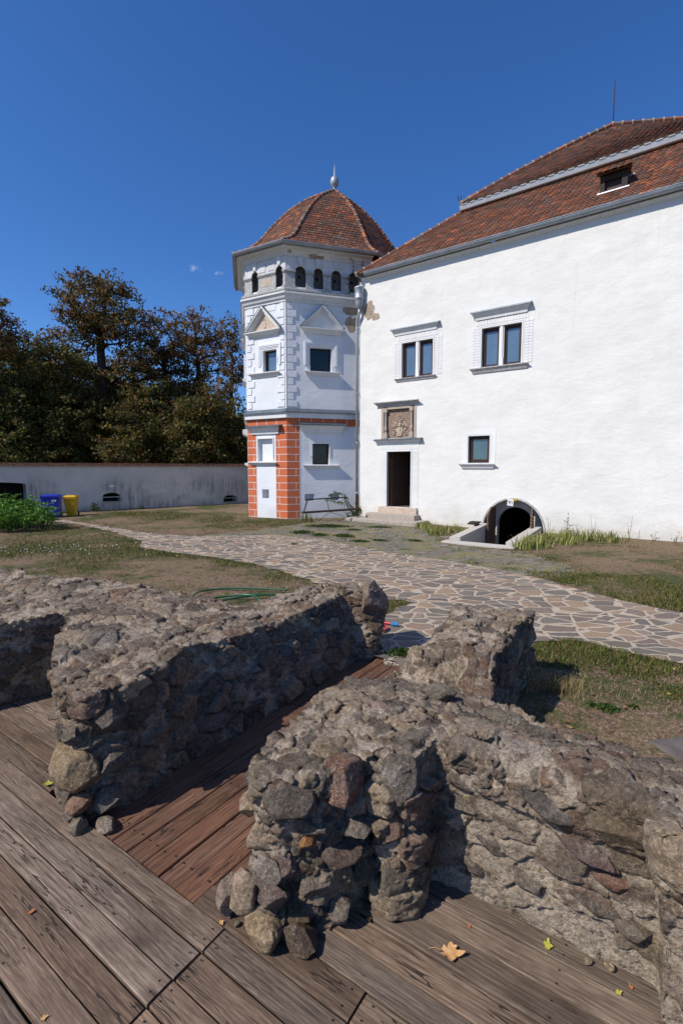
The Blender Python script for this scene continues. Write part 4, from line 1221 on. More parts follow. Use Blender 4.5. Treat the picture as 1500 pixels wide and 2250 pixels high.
# flagstone path
def flag_mat(name, scale, gap, stones, mort, green=0, dark=1.0):
    t = NT(name); p = t.pos()
    wv = t.vmath('ADD', p, t.vmath('MULTIPLY', t.vmath('SUBTRACT', t.noise(p, 1.7, 3, col=True), (.5, .5, .5)), (.26, .26, 0)))
    wv = t.vmath('ADD', wv, t.vmath('MULTIPLY', t.vmath('SUBTRACT', t.noise(p, 9, 3, col=True), (.5, .5, .5)), (.035, .035, 0)))
    wv = t.vmath('MULTIPLY', wv, (1, 1, 0)); wv = t.map(wv, (1.0, 1.35, 1), rot=(0, 0, R(20)))
    e = t.vor(wv, scale, 'DISTANCE_TO_EDGE'); idc = t.vor(wv, scale, 'F1', 'Color')
    # some cells are split once more into small slips
    f = t.sep(idc, 0); f2 = t.sep(idc, 1)
    sc_ = t.ramp(f, [(i / len(stones), s_) for i, s_ in enumerate(stones)], 'CONSTANT')
    n = t.noise(p, 20, 5, .65); n3 = t.noise(p, 110, 3, .6)
    sc_ = t.mix(t.rng(n, .3, .75, 0, .5), sc_, t.mix(1.0, sc_, (.62, .60, .58), 'MULTIPLY'))
    sc_ = t.mix(t.rng(f2, 0, 1, 0, .45), sc_, t.mix(1.0, sc_, (.6, .6, .62), 'MULTIPLY'))
    mo = t.ramp(n3, [(.3, tuple(x * .72 for x in mort)), (.7, mort)])
    if green:
        gg = t.rng(t.noise(p, .8, 5, .65), .40, .54, 0, green)
        mo = t.mix(gg, mo, t.ramp(n3, [(.3, (.03, .05, .012)), (.7, (.09, .11, .03))]))
    gp_ = t.math('ADD', gap, t.math('MULTIPLY', t.noise(p, 2.2, 3), gap * .8))
    ed = t.math('ADD', e, t.math('MULTIPLY', t.math('SUBTRACT', t.noise(p, 35, 3), .5), .035 * scale / 2))
    k = t.rng(t.math('DIVIDE', ed, gp_), .85, 1.1)
    c = t.mix(k, mo, sc_)
    bl = t.noise(p, .9, 4, .6)
    if green:
        og_ = t.math('MULTIPLY', t.rng(t.noise(p, 1.1, 6, .7), .47, .58), t.rng(n3, .30, .5)); c = t.mix(og_, c, t.ramp(n3, [(.35, (.09, .08, .03)), (.6, (.23, .20, .09))]))
    c = t.mix(t.rng(bl, .5, .72, 0, .35), c, (.17, .135, .10))
    h = t.math('ADD', t.math('MULTIPLY', t.rng(t.math('DIVIDE', ed, gp_), .6, 1.5), 1.0), t.math('ADD', t.math('MULTIPLY', n, .35), t.math('MULTIPLY', n3, .2)))
    M[name] = t.done(c, .88, t.bump(h, .7, .02), .25)
flag_mat('flagstones', 3.25, .046, [(.18, .155, .13), (.27, .19, .14), (.165, .14, .115), (.205, .155, .125), (.27, .205, .165), (.135, .12, .108), (.31, .215, .14), (.19, .155, .13)], (.465, .38, .285))
flag_mat('old_flagstones', 3.2, .05, [(.20, .175, .155), (.24, .19, .165), (.17, .155, .145), (.23, .195, .17)], (.17, .13, .085), green=.95)
def sheet(poly, dz, mat, name, rag=.06, step=.25):
    # ragged outline, filled over the ground
    pts = []
    n = len(poly)
    for i in range(n):
        a = Vector(poly[i]); b = Vector(poly[(i + 1) % n]); l = (b - a).length; k = max(1, int(l / .16))
        nn = Vector((-(b - a).y, (b - a).x)) / l
        for j in range(k):
            q = a.lerp(b, j / k); q = q + nn * rnd.uniform(-rag, rag); pts.append(q)
    xs = [q.x for q in pts]; ys = [q.y for q in pts]
    inner = []
    x = min(xs)
    while x < max(xs):
        y = min(ys)
        while y < max(ys):
            inner.append((x, y)); y += .6
        x += .6
    IP = np.array(inner); pl = [tuple(q) for q in pts]
    ok = inpoly(IP[:, 0], IP[:, 1], pl) & (segdist(IP[:, 0], IP[:, 1], pl) > .2)
    allp = pts + [Vector(q) for q in IP[ok]]
    res = geometry.delaunay_2d_cdt(allp, [], [list(range(len(pts)))], 1, 1e-4)
    mb = MB(); vv = [(q.x, q.y, float(gh(q.x, q.y)) + dz) for q in res[0]]
    mb.add(vv, [tuple(f) for f in res[2]])
    o = mb.build(name, mat, None, fixn=False)
    me = o.data
    if me.polygons[0].normal.z < 0: me.flip_normals()
    props(o, kind='structure')
    return o
sheet(PATH, .016, M['flagstones'], 'path')
sheet(COB, .009, M['old_flagstones'], 'old_paving', .2)
mb = MB()
fl_ = [(2.18, 3.32), (2.5, 3.38), (2.95, 3.1), (2.75, 2.8), (2.3, 2.95)]
mb.add([(x, y, .06) for x, y in fl_] + [(x, y, -.02) for x, y in fl_], [tuple(range(5))] + [(i, (i + 1) % 5, 5 + (i + 1) % 5, 5 + i) for i in range(5)])
simple('slab_stone', (.115, .098, .09), .9, .6, 30, .3, bd=.02)
props(mb.build('stone_slab', M['slab_stone'], None, bevel=.02), 'flat grey stone slab lying in the dry grass behind the right ruin wall', 'slab')

# ================================================================== DECKS
def wood_mat(name, dark, mid, light, dirt=.35):
    t = NT(name); a = t.attr(); uv = t.t.nodes.new('ShaderNodeUVMap'); uv.uv_map = 'uv'; v = uv.outputs[0]; p = t.pos()
    wob = t.vmath('ADD', v, t.vmath('MULTIPLY', t.vmath('SUBTRACT', t.noise(t.map(v, (2.0, 9, 1)), 1, 3, col=True), (.5, .5, .5)), (.0, .035, 0)))
    g1 = t.noise(t.map(wob, (3.5, 95, 1)), 1, 5, .65); g2 = t.noise(t.map(wob, (14, 420, 1)), 1, 3, .6); g3 = t.noise(t.map(v, (1.4, 5, 1)), 1, 4, .6)
    c = t.ramp(t.math('ADD', t.math('MULTIPLY', g1, .6), t.math('MULTIPLY', g2, .4)), [(.37, dark), (.5, mid), (.62, light)])
    c = t.mix(1.0, c, a, 'MULTIPLY')
    c = t.mix(t.rng(g3, .5, .72, 0, dirt), c, t.mix(1.0, c, (.42, .38, .36), 'MULTIPLY'))
    c = t.mix(t.rng(t.noise(p, 1.9, 5, .65), .50, .68, 0, .6), c, t.mix(1.0, c, (.38, .33, .30), 'MULTIPLY'))
    # drying cracks: narrow bands of a stretched noise
    ck = t.noise(t.map(wob, (1.9, 26, 1)), 1, 2, .5)
    ckm = t.math('MULTIPLY', t.math('LESS_THAN', t.math('ABSOLUTE', t.math('SUBTRACT', ck, .5)), .009), t.rng(t.noise(t.map(v, (1.1, 3, 1), (3, 5, 0)), 1, 2), .5, .56))
    ck2 = t.noise(t.map(wob, (2.6, 60, 1)), 1, 3, .6)
    ck2m = t.math('MULTIPLY', t.math('LESS_THAN', t.math('ABSOLUTE', t.math('SUBTRACT', ck2, .5)), .012), t.rng(t.noise(t.map(v, (1.5, 7, 1), (8, 1, 0)), 1, 2), .52, .6, 0, .6))
    cr = t.math('MAXIMUM', ckm, ck2m)
    c = t.mix(t.math('MULTIPLY', cr, .85), c, (.012, .009, .007))
    kn = t.vor(t.map(v, (1.6, 6.5, 1)), 1); knm = t.rng(kn, .05, .10, .75, 0)
    c = t.mix(knm, c, (.022, .015, .012))
    h = t.math('SUBTRACT', t.math('ADD', t.math('MULTIPLY', g1, .5), t.math('MULTIPLY', g2, .35)), t.math('MULTIPLY', cr, 1.2))
    M[name] = t.done(c, .78, t.bump(h, .75, .006), .3)
wood_mat('deck_grey', (.072, .046, .031), (.172, .118, .082), (.30, .218, .155))
wood_mat('deck_brown', (.060, .027, .016), (.125, .062, .038), (.195, .108, .068), .25)
simple('nail', (.02, .015, .013), .6, .2, 100, .2)
simple('under_deck', (.012, .010, .009), 1, 0, 10, .1)
def board(mb, p0, du, dv, L0, L1, w0, w1, z, th=.035, tint=(1, 1, 1), ofs=None):
    """board from L0..L1 along du, w0..w1 along dv (2d unit vectors)"""
    ofs = ofs or (rnd.uniform(0, 50), rnd.uniform(0, 50))
    tz = [z + rnd.uniform(-.0035, .0035) for _ in range(4)]
    n = max(1, int((L1 - L0) / .35)); e = .004
    j0 = rnd.uniform(-.006, .006); ph = rnd.uniform(0, 6)
    def P(l, w_, zz): return (p0[0] + du[0] * l + dv[0] * w_, p0[1] + du[1] * l + dv[1] * w_, zz)
    for k in range(n):
        a, b = L0 + (L1 - L0) * k / n, L0 + (L1 - L0) * (k + 1) / n
        fa, fb = k / n, (k + 1) / n
        wa = .0016 * math.sin(ph + a * 3); wb = .0016 * math.sin(ph + b * 3)
        za0, za1 = tz[0] * (1 - fa) + tz[1] * fa, tz[3] * (1 - fa) + tz[2] * fa
        zb0, zb1 = tz[0] * (1 - fb) + tz[1] * fb, tz[3] * (1 - fb) + tz[2] * fb
        A = [P(a, w0 + wa, za0 - e), P(a, w0 + wa + e, za0), P(a, w1 - e + wa, za1), P(a, w1 + wa, za1 - e), P(a, w1 + wa, za1 - th), P(a, w0 + wa, za0 - th)]
        B = [P(b, w0 + wb, zb0 - e), P(b, w0 + wb + e, zb0), P(b, w1 - e + wb, zb1), P(b, w1 + wb, zb1 - e), P(b, w1 + wb, zb1 - th), P(b, w0 + wb, zb0 - th)]
        ww = [w0, w0 + e, w1 - e, w1, w1 + .03, w0 - .03]
        fs = []; us = []
        for i in range(6):
            j = (i + 1) % 6
            fs.append((i, j, 6 + j, 6 + i)); us.append([(a + ofs[0], ww[i] + ofs[1]), (a + ofs[0], ww[j] + ofs[1]), (b + ofs[0], ww[j] + ofs[1]), (b + ofs[0], ww[i] + ofs[1])])
        if k == 0: fs.append((0, 1, 2, 3, 4, 5)); us.append([(a + ofs[0], x + ofs[1]) for x in ww])
        if k == n - 1: fs.append((11, 10, 9, 8, 7, 6)); us.append([(b + ofs[0], x + ofs[1]) for x in ww[::-1]])
        mb.add(A + B, fs, 0, tint, us)
def dot(mb, x, y, z, r=.006):
    mb.add([(x + r * math.cos(k * 1.047), y + r * math.sin(k * 1.047), z) for k in range(6)], [tuple(range(6))], 1)
p0 = (float(O2[0]), float(O2[1])); DA = tuple(AV); DB = tuple(BV)
def tintv(lo=.62, hi=1.28):
    k = rnd.uniform(lo, hi); r = rnd.uniform(-.07, .07); return (k * (1 + r), k, k * (1 - r))
mb = MB(); joists = [.22 - .62 * k for k in range(-4, 10)]
b_ = -.003; row = 0
def nails(A, b0, b1):
    for q in (b0 + .03, b1 - .03):
        x, y, _ = ab(A + rnd.uniform(-.006, .006), q + rnd.uniform(-.006, .006)); dot(mb, x, y, .0050, .0045)
rows = []
while b_ > -2.2:
    wdt = rnd.choice((.108, .118, .122, .128, .116))
    rows.append((b_ - wdt, b_)); b_ -= wdt + rnd.uniform(.006, .011)
for i, (w0_, w1_) in enumerate(rows):
    segs = [(-8, -3.2 + .62 * (i % 2)), (-3.195 + .62 * (i % 2), .215), (.228, 3.3)]
    if i == 0: segs = [(-8, -3.2), (-3.195, .22)]
    if i == 1: segs[2] = (.228, 2.08)
    for (l0, l1) in segs:
        board(mb, p0, DA, DB, l0, l1, w0_, w1_, 0, tint=tintv())
        for jn in joists:
            for e_ in (jn - .035, jn + .035) if abs(jn - .22) < .01 else (jn,):
                if l0 + .01 < e_ < l1 - .01 and l0 > -6: nails(e_, w0_, w1_)
# rows right of the joint that reach the ruin walls
b_ = -.125 + .0
starts = [(.228, .86, -.128, -.004, .80), (.015, .855, .003, .125, .62)]
board(mb, p0, DA, DB, .228, .862, rows[0][0], rows[0][1], 0, tint=tintv()); board(mb, p0, DA, DB, .872, 3.3, rows[0][0], rows[0][1], 0, tint=tintv())
board(mb, p0, DA, DB, .012, .862, .004, .126, .002, tint=(.62, .58, .55)); board(mb, p0, DA, DB, .872, 3.3, .004, .126, 0, tint=(.95, .93, .9))
for jn in (.26, .82, .91):
    nails(jn, rows[0][0], rows[0][1]); nails(jn, .004, .126)
b_ = .134
for a0_, k in ((.40, .85), (.55, .9), (.60, .72), (.62, .95), (.66, .8)):
    wdt = rnd.choice((.118, .124, .128))
    board(mb, p0, DA, DB, a0_, 3.3, b_, b_ + wdt, rnd.uniform(-.002, .003), tint=tintv(k * .85, k * 1.1))
    for jn in (1.46, 2.08): nails(jn, b_, b_ + wdt)
    b_ += wdt + .009
# rows that run into the left bay
b_ = .006
for i in range(8):
    wdt = rnd.choice((.112, .118, .124))
    board(mb, p0, DA, DB, -8, -1.36 if i else -1.36, b_, b_ + wdt, 0, tint=tintv())
    for jn in joists:
        if -4.5 < jn < -1.4: nails(jn, b_, b_ + wdt)
    b_ += wdt + .008
dk = mb.build('deck', [M['deck_grey'], M['nail']], None, fixn=False)
props(dk, 'weathered grey brown plank deck in the foreground', None, None, 'structure')
mb = MB(); a_ = -.905; i = 0
while a_ < .2:
    wdt = rnd.choice((.118, .124, .13, .112))
    jb = 1.72 + (.0 if i % 2 else .0)
    board(mb, p0, DB, DA, .006, jb, a_, a_ + wdt, -.004, tint=tintv(.85, 1.2)); board(mb, p0, DB, DA, jb + .008, 2.97 + .06 * math.sin(i * 2.2), a_, a_ + wdt, -.004, tint=tintv(.8, 1.15))
    for bb in (.12, .7, 1.25, 1.68, 1.78, 2.4, 2.85):
        for q in (a_ + .03, a_ + wdt - .03):
            x, y, _ = ab(q + rnd.uniform(-.006, .006), bb + rnd.uniform(-.01, .01)); dot(mb, x, y, .0012)
    a_ += wdt + .008; i += 1
dk2 = mb.build('deck_passage', [M['deck_brown'], M['nail']], None, fixn=False)
props(dk2, 'reddish brown planks in the passage between the ruin walls', None, None, 'structure')

# ================================================================== RUIN WALLS
t = NT('rubble'); a = t.attr('col'); p = t.pos(); rz = t.attr('msk')
m_ = t.sep(rz, 0)    # 1 = mortar
upn = t.sep(t.t.nodes.new('ShaderNodeNewGeometry').outputs['True Normal'], 2)
n1 = t.noise(p, 14, 6, .7); n2 = t.noise(p, 60, 5, .72); n3 = t.noise(p, 200, 4, .7); nb = t.noise(p, 3.2, 5, .65)
st = t.mix(t.rng(n1, .34, .66, 0, .85), t.mix(1.0, a, (.48, .46, .45), 'MULTIPLY'), a)
st = t.mix(t.rng(n2, .50, .68, 0, .7), st, t.mix(1.0, a, (1.9, 1.8, 1.65), 'MULTIPLY'))
st = t.mix(t.rng(n2, .42, .30, 0, .8), st, (.030, .026, .024))
mo = t.ramp(t.math('ADD', t.math('MULTIPLY', n2, .6), t.math('MULTIPLY', n3, .4)), [(.33, (.10, .08, .062)), (.43, (.30, .25, .195)), (.54, (.52, .44, .35)), (.66, (.72, .64, .54))])
mo = t.mix(t.rng(nb, .45, .66, 0, .5), mo, t.mix(1.0, mo, (.50, .47, .45), 'MULTIPLY'))
c = t.mix(m_, st, mo)
pt = t.noise(p, 3.6, 6, .7); c = t.mix(t.rng(pt, .54, .66, 0, .55), c, t.mix(1.0, c, (.42, .38, .35), 'MULTIPLY')); c = t.mix(t.rng(pt, .44, .34, 0, .5), c, t.ramp(n2, [(.35, (.20, .175, .15)), (.55, (.42, .385, .34)), (.7, (.62, .59, .54))]))
# weathered crust, pale lichen specks and a few ochre ones
cr = t.math('MULTIPLY', t.rng(t.noise(p, 9, 6, .75), .50, .60), t.rng(upn, .2, .8, .2, .45))
c = t.mix(cr, c, t.ramp(n3, [(.35, (.10, .085, .070)), (.5, (.24, .205, .17)), (.66, (.50, .45, .385))]))
ls = t.noise(p, 110, 5, .8); lm = t.math('MULTIPLY', t.rng(ls, .56, .62), t.rng(t.noise(p, 4, 5, .7), .50, .62))
c = t.mix(t.math('MULTIPLY', lm, .85), c, (.58, .565, .54))
lp = t.noise(p, 28, 6, .8); lm2 = t.math('MULTIPLY', t.rng(lp, .60, .63), t.rng(t.noise(p, 2.2, 4, .6), .48, .62))
c = t.mix(t.math('MULTIPLY', lm2, .7), c, (.44, .43, .40))
ly = t.math('MULTIPLY', t.rng(t.noise(p, 17, 4, .7), .64, .68), t.rng(t.noise(p, 1.7, 3), .56, .62))
c = t.mix(t.math('MULTIPLY', ly, .6), c, (.24, .18, .045))
h = t.math('ADD', t.math('MULTIPLY', n1, .9), t.math('ADD', t.math('MULTIPLY', n2, .75), t.math('MULTIPLY', n3, .35)))
c = t.mix(1.0, c, (1.05, 1.0, .945), 'MULTIPLY')
M['rubble'] = t.done(c, .95, t.bump(h, 1.0, .030), .15)

STONE_COLS = np.array([(.205, .185, .165), (.165, .150, .138), (.245, .222, .195), (.235, .180, .150), (.205, .160, .140), (.275, .240, .195), (.140, .128, .120), (.205, .180, .150), (.31, .275, .225), (.18, .165, .152)])
def prism_mesh(poly, z0, z1, voxel):
    me = bpy.data.meshes.new('tmp'); bm = bmesh.new()
    lo = [bm.verts.new((x, y, z0)) for x, y in poly]; f = bm.faces.new(lo)
    r = bmesh.ops.extrude_face_region(bm, geom=[f])
    for v in r['geom']:
        if isinstance(v, bmesh.types.BMVert): v.co.z = z1
    bmesh.ops.recalc_face_normals(bm, faces=bm.faces); bm.to_mesh(me); bm.free()
    o = bpy.data.objects.new('tmp', me); COL.objects.link(o)
    md = o.modifiers.new('r', 'REMESH'); md.mode = 'VOXEL'; md.voxel_size = voxel; md.adaptivity = 0
    dg = bpy.context.evaluated_depsgraph_get(); me2 = bpy.data.meshes.new_from_object(o.evaluated_get(dg))
    bpy.data.objects.remove(o); bpy.data.meshes.remove(me)
    return me2
def get_co(me):
    a = np.empty(len(me.vertices) * 3); me.vertices.foreach_get('co', a); return a.reshape(-1, 3)
def get_no(me):
    me.update(); a = np.empty(len(me.vertices) * 3); me.vertex_normals.foreach_get('vector', a); return a.reshape(-1, 3)
def set_co(me, a): me.vertices.foreach_set('co', a.ravel()); me.update()
def rubble_wall(name, polyAB, z0, htop, voxel, seed, stone=(.21, .21, .13), amp=.032, mortar=.34, facefn=None, flatfn=None, battle=None):
    poly = [ab(a, b)[:2] for a, b in polyAB]
    TOP = 1.2
    me = prism_mesh(poly, z0, TOP, voxel)
    co = get_co(me)
    # plan coordinates in the deck frame
    rel = co[:, :2] - O2; A = rel @ AV; B = rel @ BV
    P3 = np.stack([A, B, co[:, 2]], 1)
    hz = htop(A, B)
    hz = hz + .045 * fbm(np.stack([A * 2.2, B * 2.2, A * 0], 1), 4, seed + 3, .55)
    cq = np.stack([A / .24, B / .21, A * 0 + .5], 1) + .35 * np.stack([fbm(np.stack([A * 4, B * 4, A * 0], 1), 3, seed + 80 + k) for k in (0, 1)] + [A * 0], 1)
    _d, _e, ci, cc = voronoi(cq, seed + 90, .8)
    ch = _h(ci[:, 0], ci[:, 1], ci[:, 2], seed + 91); cta = _h(ci[:, 0], ci[:, 1], ci[:, 2], seed + 92) - .5; ctb = _h(ci[:, 0], ci[:, 1], ci[:, 2], seed + 93) - .5
    hz = hz + .026 * (ch - .5) + .03 * ((cq - cc)[:, 0] * cta + (cq - cc)[:, 1] * ctb) - .018 * (1 - sstep(0, .09, _e))
    f = (co[:, 2] - z0) / (TOP - z0)
    co[:, 2] = z0 + f * (hz - z0)
    if battle is not None:
        sh = battle(A, B, co[:, 2]); co[:, :2] = co[:, :2] + AV * sh[:, None]
    P3[:, 2] = co[:, 2]
    set_co(me, co)
    no = get_no(me)
    q = P3 + .05 * np.stack([fbm(P3 * 4, 3, seed + 20 + k) for k in range(3)], 1)
    up = np.abs(no[:, 2])
    # irregular angular stones: warped cells, each a tilted plate, chipped by finer facets
    sz = np.array(stone)
    top_ = sstep(.55, .85, no[:, 2])
    q = q + .018 * np.stack([fbm(P3 * 17, 3, seed + 60 + k) for k in range(3)], 1)
    d1, edge, idx, ctr = voronoi(q / sz, seed)
    r1 = _h(idx[:, 0], idx[:, 1], idx[:, 2], seed + 101); r2 = _h(idx[:, 0], idx[:, 1], idx[:, 2], seed + 102); r3 = _h(idx[:, 0], idx[:, 1], idx[:, 2], seed + 103)
    tl_ = np.stack([_h(idx[:, 0], idx[:, 1], idx[:, 2], seed + 200 + k) - .5 for k in range(3)], 1)
    s2 = sz * .34
    d1b, edgeb, idxb, ctrb = voronoi(q / s2, seed + 7)
    rb1 = _h(idxb[:, 0], idxb[:, 1], idxb[:, 2], seed + 301); rb2 = _h(idxb[:, 0], idxb[:, 1], idxb[:, 2], seed + 302)
    tlb = np.stack([_h(idxb[:, 0], idxb[:, 1], idxb[:, 2], seed + 320 + k) - .5 for k in range(3)], 1)
    fac = ((q / s2 - ctrb) * tlb).sum(1)
    s3 = sz * .15
    d1c, edgec, idxc, ctrc = voronoi(q / s3, seed + 9)
    tlc = np.stack([_h(idxc[:, 0], idxc[:, 1], idxc[:, 2], seed + 340 + k) - .5 for k in range(3)], 1)
    facc = ((q / s3 - ctrc) * tlc).sum(1); rc1 = _h(idxc[:, 0], idxc[:, 1], idxc[:, 2], seed + 345)
    big = (r1 > mortar)
    edge = edge + .035 * fbm(P3 * 26, 3, seed + 31)
    prof = sstep(.015, .075, edge)
    tilt = ((q / sz - ctr) * tl_).sum(1)
    am = amp * (1 - .66 * top_)
    hbig = am * (prof * (.55 + .95 * r2) + .95 * tilt * prof) + .011 * fac * prof
    smallst = (rb1 > .42)
    pb = sstep(.02, .10, edgeb)
    hsm = am * (.05 + (.15 + .55 * rb2) * pb * smallst) + .010 * facc
    disp = np.where(big, hbig, hsm)
    lump = fbm(P3 * 6, 4, seed + 40, .55)
    fine = fbm(P3 * 34, 4, seed + 41, .65)
    rid = 1 - np.abs(fbm(P3 * 13, 4, seed + 44, .6)) * 2
    pit = np.minimum(0, fbm(P3 * 20, 3, seed + 47, .6) + .22)
    disp = disp + .015 * lump + .0075 * fine + .009 * (rid - .5) + .004 * facc + .05 * pit - .010
    fw = flatfn(A, B, co[:, 2], no) if flatfn is not None else np.zeros(len(A))
    disp = disp * (1 - .58 * fw) + .004 * facc * fw
    if facefn is not None: disp = disp + facefn(A, B, co[:, 2], no)
    co = co + no * disp[:, None]
    # keep a rim from spilling under the floor
    set_co(me, co)
    # colours
    n = len(STONE_COLS)
    cb = STONE_COLS[(r3 * n).astype(int) % n] * (.62 + .75 * r2)[:, None]
    csm = STONE_COLS[(rb2 * n).astype(int) % n] * (.8 + .5 * rb1)[:, None]
    colr = np.where(big[:, None], cb, csm)
    mk = np.where(big, 1 - sstep(.01, .05, edge), np.where(smallst, 1 - sstep(.03, .09, edgeb), 1.0))
    mk = np.clip(mk + top_ * sstep(.2, .5, fbm(P3 * 5, 4, seed + 70)) * .6, 0, 1)
    mk = np.clip(np.maximum(mk, fw * sstep(-.02, -.14, fbm(P3 * np.array((4, 4, 7)), 4, seed + 75)) * .95), 0, 1)
    colr = colr * np.array((1.10, 1.0, .89))
    for nm, arr in (('col', colr), ('msk', np.stack([mk, r1, r2], 1))):
        ca = me.color_attributes.new(nm, 'FLOAT_COLOR', 'POINT')
        ca.data.foreach_set('color', np.concatenate([arr, np.ones((len(arr), 1))], 1).astype(np.float32).ravel())
    me.materials.clear(); me.materials.append(M['rubble'])
    me.polygons.foreach_set('use_smooth', [True] * len(me.polygons))
    o = bpy.data.objects.new(name, me); COL.objects.link(o)
    return o

def hW1(A, B):
    h = .76 + 0 * A
    h = h - .075 * sstep(.4, 1.2, B) * sstep(-2.4, -1.5, A)
    h = h - .05 * sstep(-1.6, -2.4, A)
    h = h - .12 * sstep(-1.5, -1.9, A) * sstep(1.7, 2.3, B)
    h = h - .14 * np.exp(-((A + 1.5) ** 2 + (B - .35) ** 2) / .09)
    h = h + .04 * (B > 2.85)
    return h
W1P = [(-1.30, .06), (-1.16, .0), (-.93, .03), (-.86, .2), (-.88, .5), (-.93, .55), (-.89, 1.0), (-.90, 1.7), (-.89, 2.3), (-.92, 2.84), (-.78, 2.90), (-.80, 3.16), (-1.05, 3.26), (-1.28, 3.0), (-1.42, 2.72), (-1.62, 2.35),
       (-2.05, 1.95), (-2.75, 1.85), (-3.7, 1.7), (-4.6, 1.35), (-7.5, .9), (-7.5, -1.2), (-3.3, -1.2), (-3.02, -.1), (-2.72, .80), (-2.55, .78), (-2.0, .42), (-1.45, .12)]
def lean1(A, B, z):
    return -.19 * sstep(.45, .95, B) * sstep(3.0, 2.85, B) * np.clip(z / .7, 0, 1) * sstep(-1.5, -.95, A)
ruinL = rubble_wall('ruin_wall', W1P, -.2, hW1, .0115, 3, amp=.036, battle=lean1)
props(ruinL, 'long low grey rubble wall left of the plank passage, ending in a square pier at the front', 'ruin wall', 'ruined rubble walls')
def hW2(A, B):
    front = .69 - .28 * sstep(.7, 2.2, B) - .25 * sstep(2.2, 2.75, B) * (A < .12)
    left = front - .05 * sstep(.35, .0, A)
    right = .70 - .22 * sstep(.85, 1.7, B) + .03 * sstep(1.2, 1.9, A)
    h = np.where(A > .9, right, left * (1 - sstep(.6, .9, A)) + right * sstep(.6, .9, A))
    up = sstep(1.93, 2.06, B) * sstep(.04, .12, A) * (A < .95)
    h = h * (1 - up) + up * (.69 + .02 * np.sin(B * 5) - .10 * sstep(.34, .12, A) * sstep(3.0, 2.6, B))
    h = np.where((B > 2.3) & (A < .08), .13, h)
    return h
W2P = [(.20, .28), (.24, .17), (.32, .11), (.43, .12), (.56, .24), (.64, .42), (.66, .56), (.70, .60), (.70, .46), (.80, .45), (.86, .52), (.87, .74), (1.3, .76), (1.77, .76), (1.79, .62), (1.95, .57), (2.7, .50),
       (2.8, 1.1), (1.95, 1.38), (1.4, 1.6), (1.0, 1.74), (.76, 1.84), (.72, 2.1), (.72, 3.26), (.14, 3.2), (.12, 2.95), (-.25, 2.95), (-.28, 2.7), (-.02, 2.4), (-.02, 1.6), (.04, 1.0), (.13, .5)]
def face2(A, B, z, no):
    # the stub widens at its foot; the top course of the long face oversails
    f = .035 * sstep(.42, .10, z) * (B < .35) * (A < .45)
    f = f + .03 * sstep(.50, .56, z) * sstep(.9, 1.0, A) * (B < 1.0)
    f = f - .02 * sstep(.45, .30, z) * sstep(.9, 1.0, A) * (B < 1.0)
    return f
def flat2(A, B, z, no):
    return sstep(.9, .98, A) * sstep(1.02, .95, B) * sstep(.62, .52, z) * (np.abs(no[:, 2]) < .75)
ruinR = rubble_wall('ruin_wall', W2P, -.15, hW2, .0085, 21, (.20, .20, .125), .040, .34, face2, flat2)
props(ruinR, 'broad rubble wall right of the plank passage with a broken stub towards the deck', 'ruin wall', 'ruined rubble walls')

# single stones
def rock(seed, size, cuts=12, rough=.06, sub=5, depth=.52):
    r_ = random.Random(seed)
    bm = bmesh.new(); bmesh.ops.create_icosphere(bm, subdivisions=sub, radius=1)
    co = np.array([v.co[:] for v in bm.verts])
    for k in range(cuts):
        d = np.array([r_.gauss(0, 1), r_.gauss(0, 1), r_.gauss(0, 1)]); d /= np.linalg.norm(d)
        lim = r_.uniform(depth, .84); s_ = co @ d
        over = np.maximum(0, s_ - lim); co = co - d * over[:, None] * .985
    co = co * (1 + rough * fbm(co * 1.6 + seed, 4, seed)[:, None] + .05 * fbm(co * 6 + seed, 4, seed + 1, .6)[:, None] - .05 * np.maximum(0, fbm(co * 3.3 + seed, 3, seed + 5))[:, None])
    co = co * np.array(size) / 2 / .86
    for v, c_ in zip(bm.verts, co): v.co = c_
    me = bpy.data.meshes.new('stone'); bm.to_mesh(me); bm.free()
    me.polygons.foreach_set('use_smooth', [True] * len(me.polygons))
    return me
def add_rock(name, pos, size, col, seed, rot=(0, 0, 0), parent=None, msk=0, **kw):
    col = tuple(x * y for x, y in zip(col, (1.08, 1.0, .90)))
    me = rock(seed, size, **kw)
    n = len(me.vertices)
    for nm, c_ in (('col', col), ('msk', (msk, .5, .5))):
        ca = me.color_attributes.new(nm, 'FLOAT_COLOR', 'POINT')
        ca.data.foreach_set('color', np.tile(np.array(tuple(c_) + (1,), dtype=np.float32), n))
    me.materials.append(M['rubble'])
    o = bpy.data.objects.new(name, me); COL.objects.link(o); o.location = pos; o.rotation_euler = rot
    if parent is not None: o.parent = parent
    return o
RZ = math.atan2(AV[1], AV[0])     # local x along A, local y along B
GREY = (.215, .20, .183); DGREY = (.155, .143, .135); RED = (.255, .165, .135); TAN = (.36, .30, .21); PALE = (.42, .36, .29); PINK = (.34, .235, .19); PURP = (.19, .15, .148); OCH = (.36, .20, .10)
def stone(a, b, z, size, col, seed, parent, tilt=(0, 0, 0), **kw):
    if parent.name.endswith('001') and b < .6: b += .022; a += .045 if a < .45 else .006
    return add_rock('stone', ab(a, b, z), size, col, seed, (tilt[0], tilt[1], RZ + tilt[2]), parent, **kw)
